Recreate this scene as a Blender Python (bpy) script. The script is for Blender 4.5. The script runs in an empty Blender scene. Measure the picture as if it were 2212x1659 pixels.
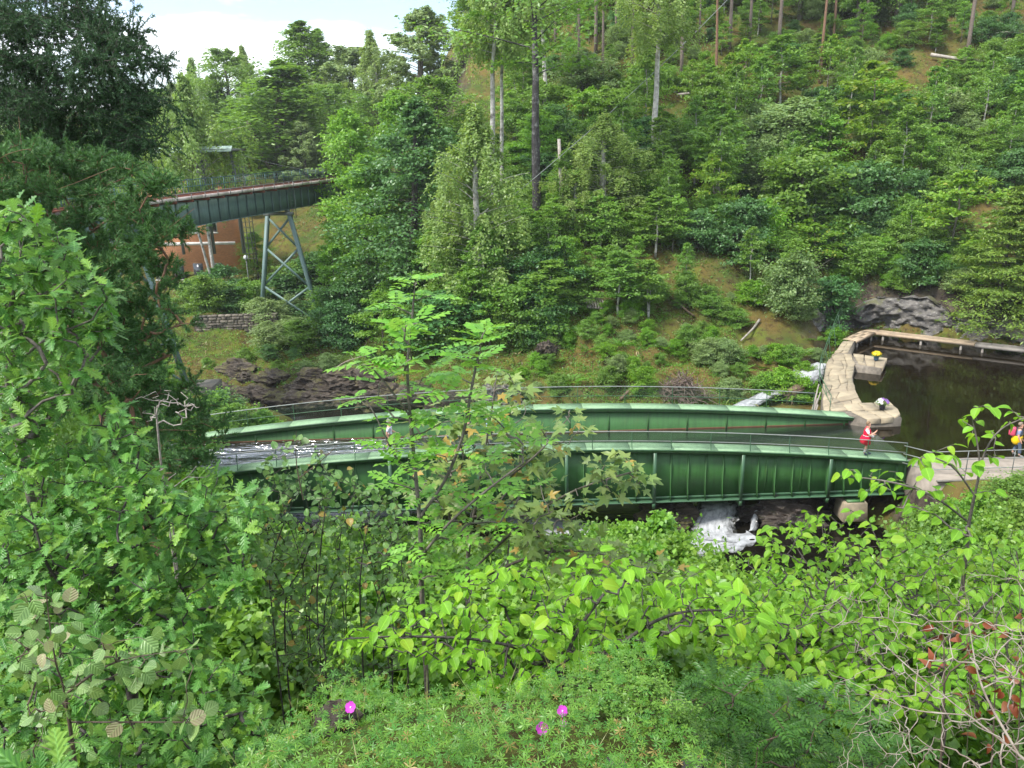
import bpy, math, random
import numpy as np
from mathutils import Vector, Matrix

random.seed(11)
rng = np.random.default_rng(11)
scene = bpy.context.scene
COL = scene.collection

# ---------------------------------------------------------------- camera
PITCH, ROLL, FOC = math.radians(17.0), math.radians(1.7), 1662.0
FWD = np.array([0, math.cos(PITCH), -math.sin(PITCH)])
_U = np.array([0, math.sin(PITCH), math.cos(PITCH)])
_X = np.array([1.0, 0, 0])
CR = math.cos(ROLL) * _X - math.sin(ROLL) * _U
CU = math.sin(ROLL) * _X + math.cos(ROLL) * _U
cam_d = bpy.data.cameras.new("camera")
cam_d.sensor_fit = 'HORIZONTAL'
cam_d.sensor_width = 36.0
cam_d.lens = 36.0 * FOC / 2212.0
cam_d.clip_start = 0.05
cam_d.clip_end = 3000
cam = bpy.data.objects.new("camera", cam_d)
COL.objects.link(cam)
cam.matrix_world = Matrix(((CR[0], CU[0], -FWD[0], 0), (CR[1], CU[1], -FWD[1], 0), (CR[2], CU[2], -FWD[2], 0), (0, 0, 0, 1)))
scene.camera = cam

# ---------------------------------------------------------------- sky and sun (bright, thinly clouded)
SUN_EL, SUN_AZ = math.radians(52), math.radians(-118)      # azimuth from +Y towards +X
sd = Vector((math.cos(SUN_EL) * math.sin(SUN_AZ), math.cos(SUN_EL) * math.cos(SUN_AZ), math.sin(SUN_EL)))
sun_d = bpy.data.lights.new("sun", 'SUN')
sun_d.energy = 2.3
sun_d.angle = math.radians(10)
sun_d.color = (1.0, 0.96, 0.9)
sun = bpy.data.objects.new("sun", sun_d)
COL.objects.link(sun)
sun.rotation_euler = sd.to_track_quat('Z', 'Y').to_euler()
sun.location = (-60, 20, 80)

world = bpy.data.worlds.new("World")
scene.world = world
world.use_nodes = True
wn, wl = world.node_tree.nodes, world.node_tree.links
for n in list(wn): wn.remove(n)
w_out = wn.new('ShaderNodeOutputWorld')
w_bg = wn.new('ShaderNodeBackground')
w_sky = wn.new('ShaderNodeTexSky')
w_sky.sky_type = 'NISHITA'
w_sky.sun_disc = False
w_sky.sun_elevation = SUN_EL
w_sky.sun_rotation = SUN_AZ
w_sky.altitude = 50
w_tc = wn.new('ShaderNodeTexCoord')
w_map = wn.new('ShaderNodeMapping')
w_map.inputs['Scale'].default_value = (1.2, 1.2, 5.0)
w_map.inputs['Location'].default_value = (3.1, 2.2, 1.35)
w_noi = wn.new('ShaderNodeTexNoise')
w_noi.inputs['Scale'].default_value = 2.2
w_noi.inputs['Detail'].default_value = 6
w_noi.inputs['Roughness'].default_value = 0.55
w_rmp = wn.new('ShaderNodeValToRGB')
w_rmp.color_ramp.elements[0].position = 0.44
w_rmp.color_ramp.elements[0].color = (0.0, 0.0, 0.0, 1)
w_rmp.color_ramp.elements[1].position = 0.62
w_rmp.color_ramp.elements[1].color = (1, 1, 1, 1)
w_mix = wn.new('ShaderNodeMix')
w_mix.data_type = 'RGBA'
w_mix.inputs[7].default_value = (9.6, 9.9, 10.2, 1)      # sunlit thin cloud
wl.new(w_tc.outputs['Generated'], w_map.inputs['Vector'])
wl.new(w_map.outputs[0], w_noi.inputs['Vector'])
wl.new(w_noi.outputs['Fac'], w_rmp.inputs['Fac'])
wl.new(w_rmp.outputs['Color'], w_mix.inputs[0])
wl.new(w_sky.outputs['Color'], w_mix.inputs[6])
wl.new(w_mix.outputs[2], w_bg.inputs['Color'])
w_bg.inputs['Strength'].default_value = 0.108
wl.new(w_bg.outputs[0], w_out.inputs['Surface'])

scene.view_settings.view_transform = 'Standard'
scene.view_settings.look = 'None'
scene.view_settings.gamma = 1.0
scene.view_settings.use_curve_mapping = False
scene.view_settings.exposure = 1.45
scene.render.engine = 'CYCLES'
cy = scene.cycles
cy.max_bounces = 7
cy.diffuse_bounces = 4
cy.glossy_bounces = 3
cy.transmission_bounces = 5
cy.transparent_max_bounces = 12
cy.caustics_reflective = False
cy.caustics_refractive = False
cy.use_denoising = True
scene.render.use_persistent_data = False

# ---------------------------------------------------------------- picture rays -> places
def ray(u, v):
    return FWD + (u - 1106) / FOC * CR - (v - 829.5) / FOC * CU
def at(u, v, y):
    d = ray(u, v)
    return d * (y / d[1])
def atz(u, v, z):
    d = ray(u, v)
    return d * (z / d[2])
def proj(p):
    p = np.asarray(p, float)
    z = p @ FWD
    return np.stack([1106 + FOC * (p @ CR) / z, 829.5 - FOC * (p @ CU) / z, z], -1)

# ---------------------------------------------------------------- objects
def tag(o, label=None, cat=None, group=None, kind=None):
    if label: o["label"] = label
    if cat: o["category"] = cat
    if group: o["group"] = group
    if kind: o["kind"] = kind
    return o
def empty(name, loc=(0, 0, 0), rz=0.0, label=None, cat=None, group=None, parent=None):
    o = bpy.data.objects.new(name, None)
    COL.objects.link(o)
    o.location = [float(c) for c in loc]
    o.rotation_euler = (0, 0, rz)
    o.empty_display_size = 0.1
    if parent: o.parent = parent
    return tag(o, label, cat, group)
def obj(name, me, mat=None, parent=None, loc=None):
    if mat is not None and len(me.materials) == 0: me.materials.append(mat)
    o = bpy.data.objects.new(name, me)
    COL.objects.link(o)
    if parent: o.parent = parent
    if loc is not None: o.location = [float(c) for c in loc]
    return o
def copy_tree(o, parent=None):
    c = o.copy()
    COL.objects.link(c)
    c.parent = parent
    for ch in CHILDREN(o): copy_tree(ch, c)
    return c
def CHILDREN(o):
    return list(o.children)

# ---------------------------------------------------------------- meshes
def mesh(name, V, F, uv=None, smooth=False, midx=None):
    """V (n,3); F one (m,k) array or a list of such arrays; uv per vertex (n,2)."""
    me = bpy.data.meshes.new(name)
    V = np.asarray(V, np.float32)
    if not isinstance(F, list): F = [F]
    F = [np.asarray(f, np.int32) for f in F if len(f)]
    me.vertices.add(len(V))
    me.vertices.foreach_set("co", V.ravel())
    loops = np.concatenate([f.ravel() for f in F])
    tot = np.concatenate([np.full(len(f), f.shape[1], np.int32) for f in F])
    start = np.concatenate([[0], np.cumsum(tot)[:-1]]).astype(np.int32)
    me.loops.add(len(loops))
    me.loops.foreach_set("vertex_index", loops)
    me.polygons.add(len(tot))
    me.polygons.foreach_set("loop_start", start)
    me.polygons.foreach_set("loop_total", tot)
    if smooth: me.polygons.foreach_set("use_smooth", np.ones(len(tot), bool))
    if midx is not None: me.polygons.foreach_set("material_index", np.asarray(midx, np.int32))
    if uv is not None:
        l = me.uv_layers.new(name="UVMap")
        l.data.foreach_set("uv", np.asarray(uv, np.float32)[loops].ravel())
    me.update(calc_edges=True)
    return me
class MB:
    """collects pieces of ONE part"""
    def __init__(s): s.V, s.F, s.n, s.UV = [], {}, 0, []
    def add(s, V, F, uv=None):
        V = np.asarray(V, float)
        for f in (F if isinstance(F, list) else [F]):
            f = np.asarray(f, int)
            if len(f): s.F.setdefault(f.shape[1], []).append(f + s.n)
        s.V.append(V); s.n += len(V)
        s.UV.append(np.zeros((len(V), 2)) if uv is None else uv)
        return s
    def box(s, lo, hi):
        lo, hi = np.minimum(lo, hi), np.maximum(lo, hi)
        V = np.array([[(lo, hi)[i][0], (lo, hi)[j][1], (lo, hi)[k][2]] for i in (0, 1) for j in (0, 1) for k in (0, 1)])
        return s.add(V, BOXF)
    def bar(s, a, b, w, h=None, up=(0, 0, 1)):
        """square bar from a to b, w wide and h high"""
        a, b = np.asarray(a, float), np.asarray(b, float)
        h = w if h is None else h
        d = b - a; d = d / np.linalg.norm(d)
        x = np.cross(d, up)
        if np.linalg.norm(x) < 1e-4: x = np.cross(d, (1, 0, 0))
        x = x / np.linalg.norm(x); z = np.cross(x, d)
        V = np.array([p + x * w / 2 * i + z * h / 2 * k for p in (a, b) for i in (-1, 1) for k in (-1, 1)])
        return s.add(V, BOXF)
    def tube(s, P, R, n=6, cap=True):
        V, F = tube(P, R, n)
        m = len(V)
        s.add(V, F)
        if cap:
            k = len(P) * n
            s.F.setdefault(n, []).append(np.array([list(range(n))[::-1], list(range(k - n, k))]) + s.n - m)
        return s
    def build(s, name, mat=None, parent=None, smooth=False, origin=None, uv=False):
        V = np.concatenate(s.V)
        if origin is not None: V = V - np.asarray(origin)
        me = mesh(name, V, [np.concatenate(f) for f in s.F.values()], np.concatenate(s.UV) if uv else None, smooth)
        return obj(name, me, mat, parent)
BOXF = np.array([[0, 1, 3, 2], [4, 6, 7, 5], [0, 4, 5, 1], [2, 3, 7, 6], [0, 2, 6, 4], [1, 5, 7, 3]])
def box(name, lo, hi, mat, parent=None, bevel=0.0):
    o = MB().box(lo, hi).build(name, mat, parent)
    if bevel: bev(o, bevel)
    return o
def bev(o, w, seg=1):
    m = o.modifiers.new("bevel", 'BEVEL'); m.width = w; m.segments = seg; m.limit_method = 'ANGLE'
def unit(v):
    v = np.asarray(v, float)
    return v / np.maximum(np.linalg.norm(v, axis=-1, keepdims=True), 1e-9)
def tube(P, R, n=6):
    P = np.asarray(P, float); k = len(P)
    R = np.broadcast_to(np.asarray(R, float), (k,))
    T = unit(np.gradient(P, axis=0))
    ref = np.array([0, 0, 1.0]) if abs(T[:, 2]).mean() < 0.8 else np.array([1.0, 0, 0])
    A = unit(np.cross(T, ref)); B = np.cross(A, T)
    an = np.arange(n) * 2 * math.pi / n
    V = P[:, None] + R[:, None, None] * (A[:, None] * np.cos(an)[None, :, None] + B[:, None] * np.sin(an)[None, :, None])
    i = np.arange(k - 1)[:, None] * n; j = np.arange(n)[None]; j2 = (j + 1) % n
    F = np.stack([i + j, i + j2, i + n + j2, i + n + j], -1).reshape(-1, 4)
    return V.reshape(-1, 3), F
def interp_path(P, step):
    P = np.asarray(P, float)
    d = np.concatenate([[0], np.cumsum(np.linalg.norm(np.diff(P, axis=0), axis=1))])
    t = np.linspace(0, d[-1], max(2, int(round(d[-1] / step)) + 1))
    return np.stack([np.interp(t, d, P[:, i]) for i in range(P.shape[1])], -1)
def smooth_path(P, n):
    """Catmull-Rom through P"""
    P = np.asarray(P, float)
    Q = np.concatenate([[2 * P[0] - P[1]], P, [2 * P[-1] - P[-2]]])
    out = []
    for i in range(len(P) - 1):
        a, b, c, d = Q[i:i + 4]
        t = np.linspace(0, 1, n, endpoint=False)[:, None]
        out.append(0.5 * (2 * b + (c - a) * t + (2 * a - 5 * b + 4 * c - d) * t ** 2 + (3 * b - a - 3 * c + d) * t ** 3))
    out.append(P[-1:])
    return np.concatenate(out)
# ---------------------------------------------------------------- materials
def new_mat(name):
    m = bpy.data.materials.new(name); m.use_nodes = True
    n, l = m.node_tree.nodes, m.node_tree.links
    b = n['Principled BSDF']
    return m, n, l, b
def rgba(c): return (c[0], c[1], c[2], 1)
def mixc(n, l, fac, a, b, blend='MIX'):
    m = n.new('ShaderNodeMix'); m.data_type = 'RGBA'; m.blend_type = blend
    for s, x in ((0, fac), (6, a), (7, b)):
        if hasattr(x, 'is_linked'): l.new(x, m.inputs[s])
        elif s == 0: m.inputs[0].default_value = x
        else: m.inputs[s].default_value = rgba(x)
    return m.outputs[2]
def math_n(n, l, op, a, b=None, c=None, clamp=False):
    m = n.new('ShaderNodeMath'); m.operation = op; m.use_clamp = clamp
    for i, x in enumerate((a, b, c)):
        if x is None: continue
        if hasattr(x, 'is_linked'): l.new(x, m.inputs[i])
        else: m.inputs[i].default_value = x
    return m.outputs[0]
def noise(n, l, scale, detail=4, vec=None, rough=0.55, dist=0.0):
    t = n.new('ShaderNodeTexNoise')
    t.inputs['Scale'].default_value = scale; t.inputs['Detail'].default_value = detail
    t.inputs['Roughness'].default_value = rough; t.inputs['Distortion'].default_value = dist
    if vec is not None: l.new(vec, t.inputs['Vector'])
    return t.outputs['Fac']
def ramp(n, l, fac, stops):
    r = n.new('ShaderNodeValToRGB'); e = r.color_ramp.elements
    while len(e) < len(stops): e.new(0.5)
    for k, (p, c) in enumerate(stops):
        e[k].position = p
        e[k].color = rgba(c) if hasattr(c, '__len__') else (c, c, c, 1)
    l.new(fac, r.inputs[0])
    return r.outputs[0]
def bump(n, l, b, h, strength=0.4, dist=0.05):
    u = n.new('ShaderNodeBump'); u.inputs['Strength'].default_value = strength; u.inputs['Distance'].default_value = dist
    l.new(h, u.inputs['Height']); l.new(u.outputs[0], b.inputs['Normal'])
def surf(name, c1, c2, scale=3.0, rough=0.7, bstr=0.3, bdist=0.02, bscale=None, spec=0.4, metal=0.0, c3=None, lo=0.35, hi=0.65, obvar=0.0, world=True):
    """two-tone weathered surface"""
    m, n, l, b = new_mat(name)
    vec = None
    if world:
        g = n.new('ShaderNodeNewGeometry'); vec = g.outputs['Position']
    f = ramp(n, l, noise(n, l, scale, 5, vec), [(lo, 0.0), (hi, 1.0)])
    c = mixc(n, l, f, c1, c2)
    if c3 is not None:
        f3 = ramp(n, l, noise(n, l, scale * 0.37, 6, vec, 0.65), [(0.52, 0.0), (0.68, 1.0)])
        c = mixc(n, l, f3, c, c3)
    if obvar:
        o = n.new('ShaderNodeObjectInfo')
        k = math_n(n, l, 'MULTIPLY_ADD', o.outputs['Random'], obvar * 2, 1 - obvar)
        hv = n.new('ShaderNodeHueSaturation'); l.new(c, hv.inputs['Color']); l.new(k, hv.inputs['Value']); c = hv.outputs[0]
    l.new(c, b.inputs['Base Color'])
    b.inputs['Roughness'].default_value = rough; b.inputs['Metallic'].default_value = metal
    b.inputs['Specular IOR Level'].default_value = spec
    if bstr: bump(n, l, b, noise(n, l, bscale or scale * 4, 6, vec, 0.6), bstr, bdist)
    return m
def leaf(name, c1, c2, c3=None, p3=0.0, trans=0.3, tcol=None, rough=0.4, veins=0, spec=0.45, under=None, objv=0.5, dark=0.55):
    """leaf: each leaf (mesh island or object) has its own tint between c1 and c2, a share p3 of them c3"""
    m, n, l, b = new_mat(name)
    g = n.new('ShaderNodeNewGeometry'); o = n.new('ShaderNodeObjectInfo')
    rnd = math_n(n, l, 'FRACT', math_n(n, l, 'ADD', g.outputs['Random Per Island'], o.outputs['Random']))
    c = mixc(n, l, rnd, c1, c2)
    # whole plant a little lighter, darker, yellower than the next
    hv = n.new('ShaderNodeHueSaturation')
    l.new(c, hv.inputs['Color'])
    l.new(math_n(n, l, 'MULTIPLY_ADD', o.outputs['Random'], 0.036 * objv, 0.5 - 0.018 * objv), hv.inputs['Hue'])
    r2 = math_n(n, l, 'FRACT', math_n(n, l, 'MULTIPLY', o.outputs['Random'], 7.31))
    l.new(math_n(n, l, 'MULTIPLY_ADD', r2, 0.5 * objv, 1 - 0.25 * objv), hv.inputs['Value'])
    c = hv.outputs[0]
    if c3 is not None:
        r3 = math_n(n, l, 'FRACT', math_n(n, l, 'MULTIPLY', rnd, 37.7))
        c = mixc(n, l, math_n(n, l, 'LESS_THAN', r3, p3), c, c3)
    if under is not None: c = mixc(n, l, math_n(n, l, 'MULTIPLY', g.outputs['Backfacing'], 0.75), c, under)
    if veins:
        uv = n.new('ShaderNodeUVMap'); sp = n.new('ShaderNodeSeparateXYZ'); l.new(uv.outputs[0], sp.inputs[0])
        ax = math_n(n, l, 'ABSOLUTE', math_n(n, l, 'SUBTRACT', sp.outputs[0], 0.5))
        w = math_n(n, l, 'SINE', math_n(n, l, 'MULTIPLY', math_n(n, l, 'SUBTRACT', sp.outputs[1], math_n(n, l, 'MULTIPLY', ax, 0.8)), veins * 6.283))
        side = math_n(n, l, 'POWER', math_n(n, l, 'MULTIPLY_ADD', w, 0.5, 0.5), 5.0)
        mid = math_n(n, l, 'LESS_THAN', ax, 0.035)
        v = math_n(n, l, 'MAXIMUM', math_n(n, l, 'MULTIPLY', side, 0.5), mid)
        c = mixc(n, l, math_n(n, l, 'MULTIPLY', v, 0.4), c, [min(1, x * 1.8 + 0.03) for x in c2])
        bump(n, l, b, math_n(n, l, 'MULTIPLY', w, -1.0), 0.35, 0.004)
    l.new(c, b.inputs['Base Color'])
    b.inputs['Roughness'].default_value = rough
    b.inputs['Specular IOR Level'].default_value = spec
    t = n.new('ShaderNodeBsdfTranslucent')
    l.new(mixc(n, l, 0.5, c, tcol if tcol is not None else [c2[0] * 1.7, c2[1] * 1.7, c2[2] * 0.6]), t.inputs['Color'])
    mx = n.new('ShaderNodeMixShader'); mx.inputs[0].default_value = trans
    l.new(b.outputs[0], mx.inputs[1]); l.new(t.outputs[0], mx.inputs[2])
    l.new(mx.outputs[0], n['Material Output'].inputs['Surface'])
    return m
def paint(name, c, rough=0.5, rust=0.0, dirt=0.3):
    m, n, l, b = new_mat(name)
    g = n.new('ShaderNodeNewGeometry')
    f = ramp(n, l, noise(n, l, 1.4, 7, g.outputs['Position'], 0.62), [(0.35, 0.0), (0.75, 1.0)])
    col = mixc(n, l, math_n(n, l, 'MULTIPLY', f, dirt), c, [c[0] * 0.6 + .01, c[1] * 0.6 + .01, c[2] * 0.6])
    if rust:
        mp = n.new('ShaderNodeMapping'); mp.inputs['Scale'].default_value = (9, 9, 1.2); l.new(g.outputs['Position'], mp.inputs['Vector'])
        f2 = ramp(n, l, noise(n, l, 1.0, 6, mp.outputs[0], 0.6), [(0.62, 0.0), (0.78, 1.0)])
        col = mixc(n, l, math_n(n, l, 'MULTIPLY', f2, rust), col, (0.16, 0.065, 0.025))
        mq = n.new('ShaderNodeMapping'); mq.inputs['Scale'].default_value = (5, 5, .5); l.new(g.outputs['Position'], mq.inputs['Vector'])
        f3 = ramp(n, l, noise(n, l, 1.0, 7, mq.outputs[0], .65), [(.45, 0.0), (.72, 1.0)])
        col = mixc(n, l, math_n(n, l, 'MULTIPLY', f3, .55), col, [x * .35 + .006 for x in c])
        f4 = ramp(n, l, noise(n, l, 6.0, 5, g.outputs['Position'], .7), [(.6, 0.0), (.75, 1.0)])
        col = mixc(n, l, math_n(n, l, 'MULTIPLY', f4, .3), col, [min(1, x * 1.5 + .03) for x in c])
    l.new(col, b.inputs['Base Color'])
    b.inputs['Roughness'].default_value = rough
    b.inputs['Specular IOR Level'].default_value = 0.4
    bump(n, l, b, noise(n, l, 2.0, 3, g.outputs['Position']), 0.12, 0.02)
    return m
def flat(name, c, rough=0.7, spec=0.3):
    m, n, l, b = new_mat(name)
    b.inputs['Base Color'].default_value = rgba(c); b.inputs['Roughness'].default_value = rough; b.inputs['Specular IOR Level'].default_value = spec
    g = n.new('ShaderNodeNewGeometry')
    l.new(mixc(n, l, noise(n, l, 25, 3, g.outputs['Position']), [x * 0.85 for x in c], [min(1, x * 1.12) for x in c]), b.inputs['Base Color'])
    return m
M = {}
M['bark_grey'] = surf('bark_grey', (.17, .15, .125), (.085, .075, .06), 14, .9, .6, .02)
M['bark_dark'] = surf('bark_dark', (.045, .04, .036), (.085, .075, .065), 9, .9, .7, .03)
M['bark_black'] = surf('bark_black', (.025, .022, .022), (.06, .055, .055), 5, .9, .7, .03, c3=(.2, .2, .19))
M['bark_birch'] = surf('bark_birch', (.55, .53, .49), (.3, .28, .25), 4, .8, .3, .02, c3=(.06, .055, .05))
M['bark_pine'] = surf('bark_pine', (.24, .125, .07), (.13, .085, .06), 9, .9, .7, .03)
M['bark_pine_low'] = surf('bark_pine_low', (.2, .155, .125), (.11, .09, .075), 9, .9, .7, .03)
M['twig'] = surf('twig', (.12, .085, .06), (.07, .055, .04), 30, .85, .2, .004)
M['twig_grey'] = surf('twig_grey', (.34, .31, .27), (.2, .175, .15), 30, .85, .3, .004)
M['twig_dead'] = surf('twig_dead', (.33, .29, .24), (.17, .13, .10), 18, .85, .3, .004)
M['twig_brush'] = surf('twig_brush', (.2, .155, .125), (.1, .07, .055), 5, .9, .3, .01, obvar=.35)
M['log_pale'] = surf('log_pale', (0.370, 0.340, 0.296), (0.222, 0.192, 0.155), 4, .8, .4, .02)
M['log_brown'] = surf('log_brown', (0.185, 0.126, 0.081), (0.104, 0.074, 0.052), 4, .85, .4, .02)

M['green'] = paint('green_paint', (.048, .15, .04), .5, .3, .5)
M['green_rail'] = paint('green_rail_paint', (0.052, 0.126, 0.063), .4, .3, .3)
M['rail_top'] = paint('worn_rail_steel', (0.244, 0.266, 0.244), .4, .1, .3)
M['green_walk'] = paint('walkway_green', (.22, .36, .2), .6, .06, .4)
M['rust_strip'] = paint('rusty_strip', (0.118, 0.056, 0.026), .8, .3, .5)
M['teal'] = paint('viaduct_paint', (0.126, 0.200, 0.181), .5, .25, .4)
M['teal_light'] = paint('trestle_paint', (.15, .23, .215), .5, .2, .35)
M['teal_rail'] = paint('teal_rail', (.05, .13, .125), .5, .1, .3)
M['grey_steel'] = paint('grey_steel', (0.163, 0.178, 0.170), .5, .2, .3)
M['roof_green'] = paint('roof_green', (.42, .55, .47), .55, .05, .3)
M['rust_red'] = surf('rust_red', (0.200, 0.063, 0.033), (0.126, 0.044, 0.030), 5, .85, .2, .01)
M['pale_board'] = surf('pale_board', (.55, .49, .44), (.42, .35, .31), 3, .8, .1, .01)
M['concrete'] = surf('concrete', (.15, .142, .12), (.095, .09, .075), 1.3, .9, .4, .03, c3=(.05, .046, .036))
M['path'] = surf('path_gravel', (.3, .26, .215), (.22, .19, .155), 2.5, .95, .35, .015, 22)
M['stone_pave'] = surf('stone_pave', (.36, .30, .2), (.25, .205, .14), 1.1, .9, .7, .04, 6, c3=(.15, .135, .095), obvar=.14)
M['stone_wall'] = surf('stone_wall', (0.200, 0.174, 0.137), (0.118, 0.100, 0.078), 3.5, .9, .6, .04, c3=(0.067, 0.063, 0.052), obvar=.3)
M['wood_new'] = surf('wood_new', (0.414, 0.318, 0.215), (0.333, 0.252, 0.170), 3, .8, .2, .01, obvar=.08)
M['wood_old'] = surf('wood_old', (0.266, 0.244, 0.215), (0.200, 0.178, 0.155), 3, .85, .25, .01, obvar=.12)
def rockmat(name, a, b_, c_, moss, mossamt=.5):
    m, n, l, b = new_mat(name)
    g = n.new('ShaderNodeNewGeometry')
    p = g.outputs['Position']
    mp = n.new('ShaderNodeMapping'); mp.inputs['Rotation'].default_value = (.4, .5, .3); mp.inputs['Scale'].default_value = (1, 1, 2.6); l.new(p, mp.inputs['Vector'])
    q = mp.outputs[0]
    f = ramp(n, l, noise(n, l, 1.1, 8, q, .68), [(.36, 0.0), (.62, 1.0)])
    c = mixc(n, l, f, a, b_)
    f = ramp(n, l, noise(n, l, 3.4, 8, q, .7, .6), [(.54, 0.0), (.64, 1.0)])
    c = mixc(n, l, f, c, c_)
    sx = n.new('ShaderNodeSeparateXYZ'); l.new(g.outputs['Normal'], sx.inputs[0])
    up = math_n(n, l, 'MULTIPLY', sx.outputs[2], ramp(n, l, noise(n, l, .9, 6, p, .65), [(.42, 0.0), (.6, 1.0)]))
    c = mixc(n, l, math_n(n, l, 'MULTIPLY', ramp(n, l, up, [(.25, 0.0), (.6, 1.0)]), mossamt), c, moss)
    l.new(c, b.inputs['Base Color']); b.inputs['Roughness'].default_value = .8
    bump(n, l, b, noise(n, l, 2.2, 10, q, .72, .4), 1.0, .16)
    return m
M['rock'] = rockmat('rock_brown', (.085, .064, .044), (.034, .026, .019), (.13, .108, .085), (.1, .095, .018), .6)
M['rock_wet'] = rockmat('rock_wet', (.075, .055, .042), (.028, .023, .02), (.15, .125, .11), (.06, .07, .02), .35)
M['rock_wet'].node_tree.nodes['Principled BSDF'].inputs['Roughness'].default_value = .38
M['rock_pale'] = rockmat('rock_pale', (.2, .185, .165), (.075, .07, .066), (.33, .31, .28), (.1, .105, .018), .6)

def terrain_mat():
    m, n, l, b = new_mat('forest_floor')
    g = n.new('ShaderNodeNewGeometry'); p = g.outputs['Position']
    c = mixc(n, l, ramp(n, l, noise(n, l, .22, 6, p, .6), [(.38, 0.0), (.6, 1.0)]), (.055, .09, .018), (.13, .095, .03))
    c = mixc(n, l, ramp(n, l, noise(n, l, .5, 7, p, .65), [(.5, 0.0), (.66, 1.0)]), c, (.11, .14, .022))
    c = mixc(n, l, ramp(n, l, noise(n, l, 1.7, 8, p, .7), [(.5, 0.0), (.65, 1.0)]), c, (.055, .036, .02))
    sx = n.new('ShaderNodeSeparateXYZ'); l.new(g.outputs['Normal'], sx.inputs[0])
    st = ramp(n, l, sx.outputs[2], [(.5, 1.0), (.72, 0.0)])
    rk = mixc(n, l, ramp(n, l, noise(n, l, 1.5, 8, p, .7), [(.4, 0.0), (.6, 1.0)]), (.1, .08, .06), (.035, .028, .024))
    c = mixc(n, l, st, c, rk)
    l.new(c, b.inputs['Base Color']); b.inputs['Roughness'].default_value = .95; b.inputs['Specular IOR Level'].default_value = .1
    bump(n, l, b, noise(n, l, 3, 9, p, .7), .9, .15)
    return m
M['floor'] = terrain_mat()
def water_mat(name, deep, wave, wscale, rough=.03, refl=1.0, ior=1.36, dist=.06, gust=None):
    """dark peaty water: mirror at the angle of view, brown below"""
    m, n, l, b = new_mat(name)
    g = n.new('ShaderNodeNewGeometry'); p = g.outputs['Position']
    mp = n.new('ShaderNodeMapping'); mp.inputs['Scale'].default_value = (.55, 1.6, 1); l.new(p, mp.inputs['Vector'])
    c = mixc(n, l, noise(n, l, .35, 3, p), [x * .5 for x in deep], [x * 1.5 for x in deep])
    l.new(c, b.inputs['Base Color']); b.inputs['Roughness'].default_value = rough
    b.inputs['IOR'].default_value = ior; b.inputs['Specular IOR Level'].default_value = .5 * refl
    h = noise(n, l, wscale, 4, mp.outputs[0], .55)
    if gust:            # wind ripples fade along the canal
        sx = n.new('ShaderNodeSeparateXYZ'); l.new(p, sx.inputs[0])
        mr = n.new('ShaderNodeMapRange'); l.new(sx.outputs[0], mr.inputs[0])
        for i, v in enumerate(gust): mr.inputs[i + 1].default_value = v
        h = math_n(n, l, 'MULTIPLY', h, mr.outputs[0])
    bump(n, l, b, h, wave, dist)
    return m
M['pond'] = water_mat('pond_water', (.009, .0065, .003), .05, 1.6)
M['canal'] = water_mat('canal_water', (.01, .012, .007), 1.0, 1.0, .2, 1.0, 5.0, .6, (-7.0, 1.0, 1.0, .05))
M['river'] = water_mat('river_water', (.007, .006, .004), .8, 1.8, .06, 1.0, 1.6)
def foam_mat():
    m, n, l, b = new_mat('white_water')
    uv = n.new('ShaderNodeUVMap'); sp = n.new('ShaderNodeSeparateXYZ'); l.new(uv.outputs[0], sp.inputs[0])
    mp = n.new('ShaderNodeMapping'); mp.inputs['Scale'].default_value = (4.0, 1.1, 1); l.new(uv.outputs[0], mp.inputs['Vector'])
    g = n.new('ShaderNodeNewGeometry')
    ed = math_n(n, l, 'POWER', math_n(n, l, 'ABSOLUTE', sp.outputs[0]), 2.0)
    f = math_n(n, l, 'ADD', math_n(n, l, 'MULTIPLY', noise(n, l, 1.0, 8, mp.outputs[0], .72, .6), .62), math_n(n, l, 'MULTIPLY', noise(n, l, 3.5, 7, g.outputs['Position'], .75), .38))
    f = math_n(n, l, 'SUBTRACT', f, math_n(n, l, 'MULTIPLY', ed, .2))
    w = ramp(n, l, f, [(.32, 0.0), (.42, .5), (.55, 1.0)])
    l.new(mixc(n, l, w, (.02, .02, .016), (.43, .445, .455)), b.inputs['Base Color'])
    l.new(ramp(n, l, w, [(0.0, .12), (.6, .8)]), b.inputs['Roughness'])
    b.inputs['Specular IOR Level'].default_value = .4
    bump(n, l, b, f, .25, .05)
    return m
M['foam'] = foam_mat()
ORDN = ['first', 'second', 'third', 'fourth', 'fifth', 'sixth', 'seventh', 'eighth', 'ninth', 'tenth', 'eleventh']
# ---------------------------------------------------------------- terrain
_lat = np.random.default_rng(5).random((64, 64))
def vnoise(x, y):
    x, y = np.asarray(x, float), np.asarray(y, float)
    i, j = np.floor(x).astype(int), np.floor(y).astype(int)
    fx, fy = x - i, y - j
    fx, fy = fx * fx * (3 - 2 * fx), fy * fy * (3 - 2 * fy)
    L = lambda a, b: _lat[a % 64, b % 64]
    return (L(i, j) * (1 - fx) + L(i + 1, j) * fx) * (1 - fy) + (L(i, j + 1) * (1 - fx) + L(i + 1, j + 1) * fx) * fy
def fbm(x, y, o=4):
    s, a = 0, 1.0
    for k in range(o):
        s = s + a * (vnoise(x * 2 ** k + 7.3 * k, y * 2 ** k + 3.1 * k) - .5); a *= .5
    return s
W = -14.62                      # canal and pond water
RIV = -18.0                     # river water
NEAR = [(-60, 6), (-10, -.6), (0, -1.55), (1.6, -1.74), (2.5, -2.06), (2.9, -2.5), (3.5, -3.5), (5, -5.3), (8, -7.8), (12, -10.4), (20, -14.4)]
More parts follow.
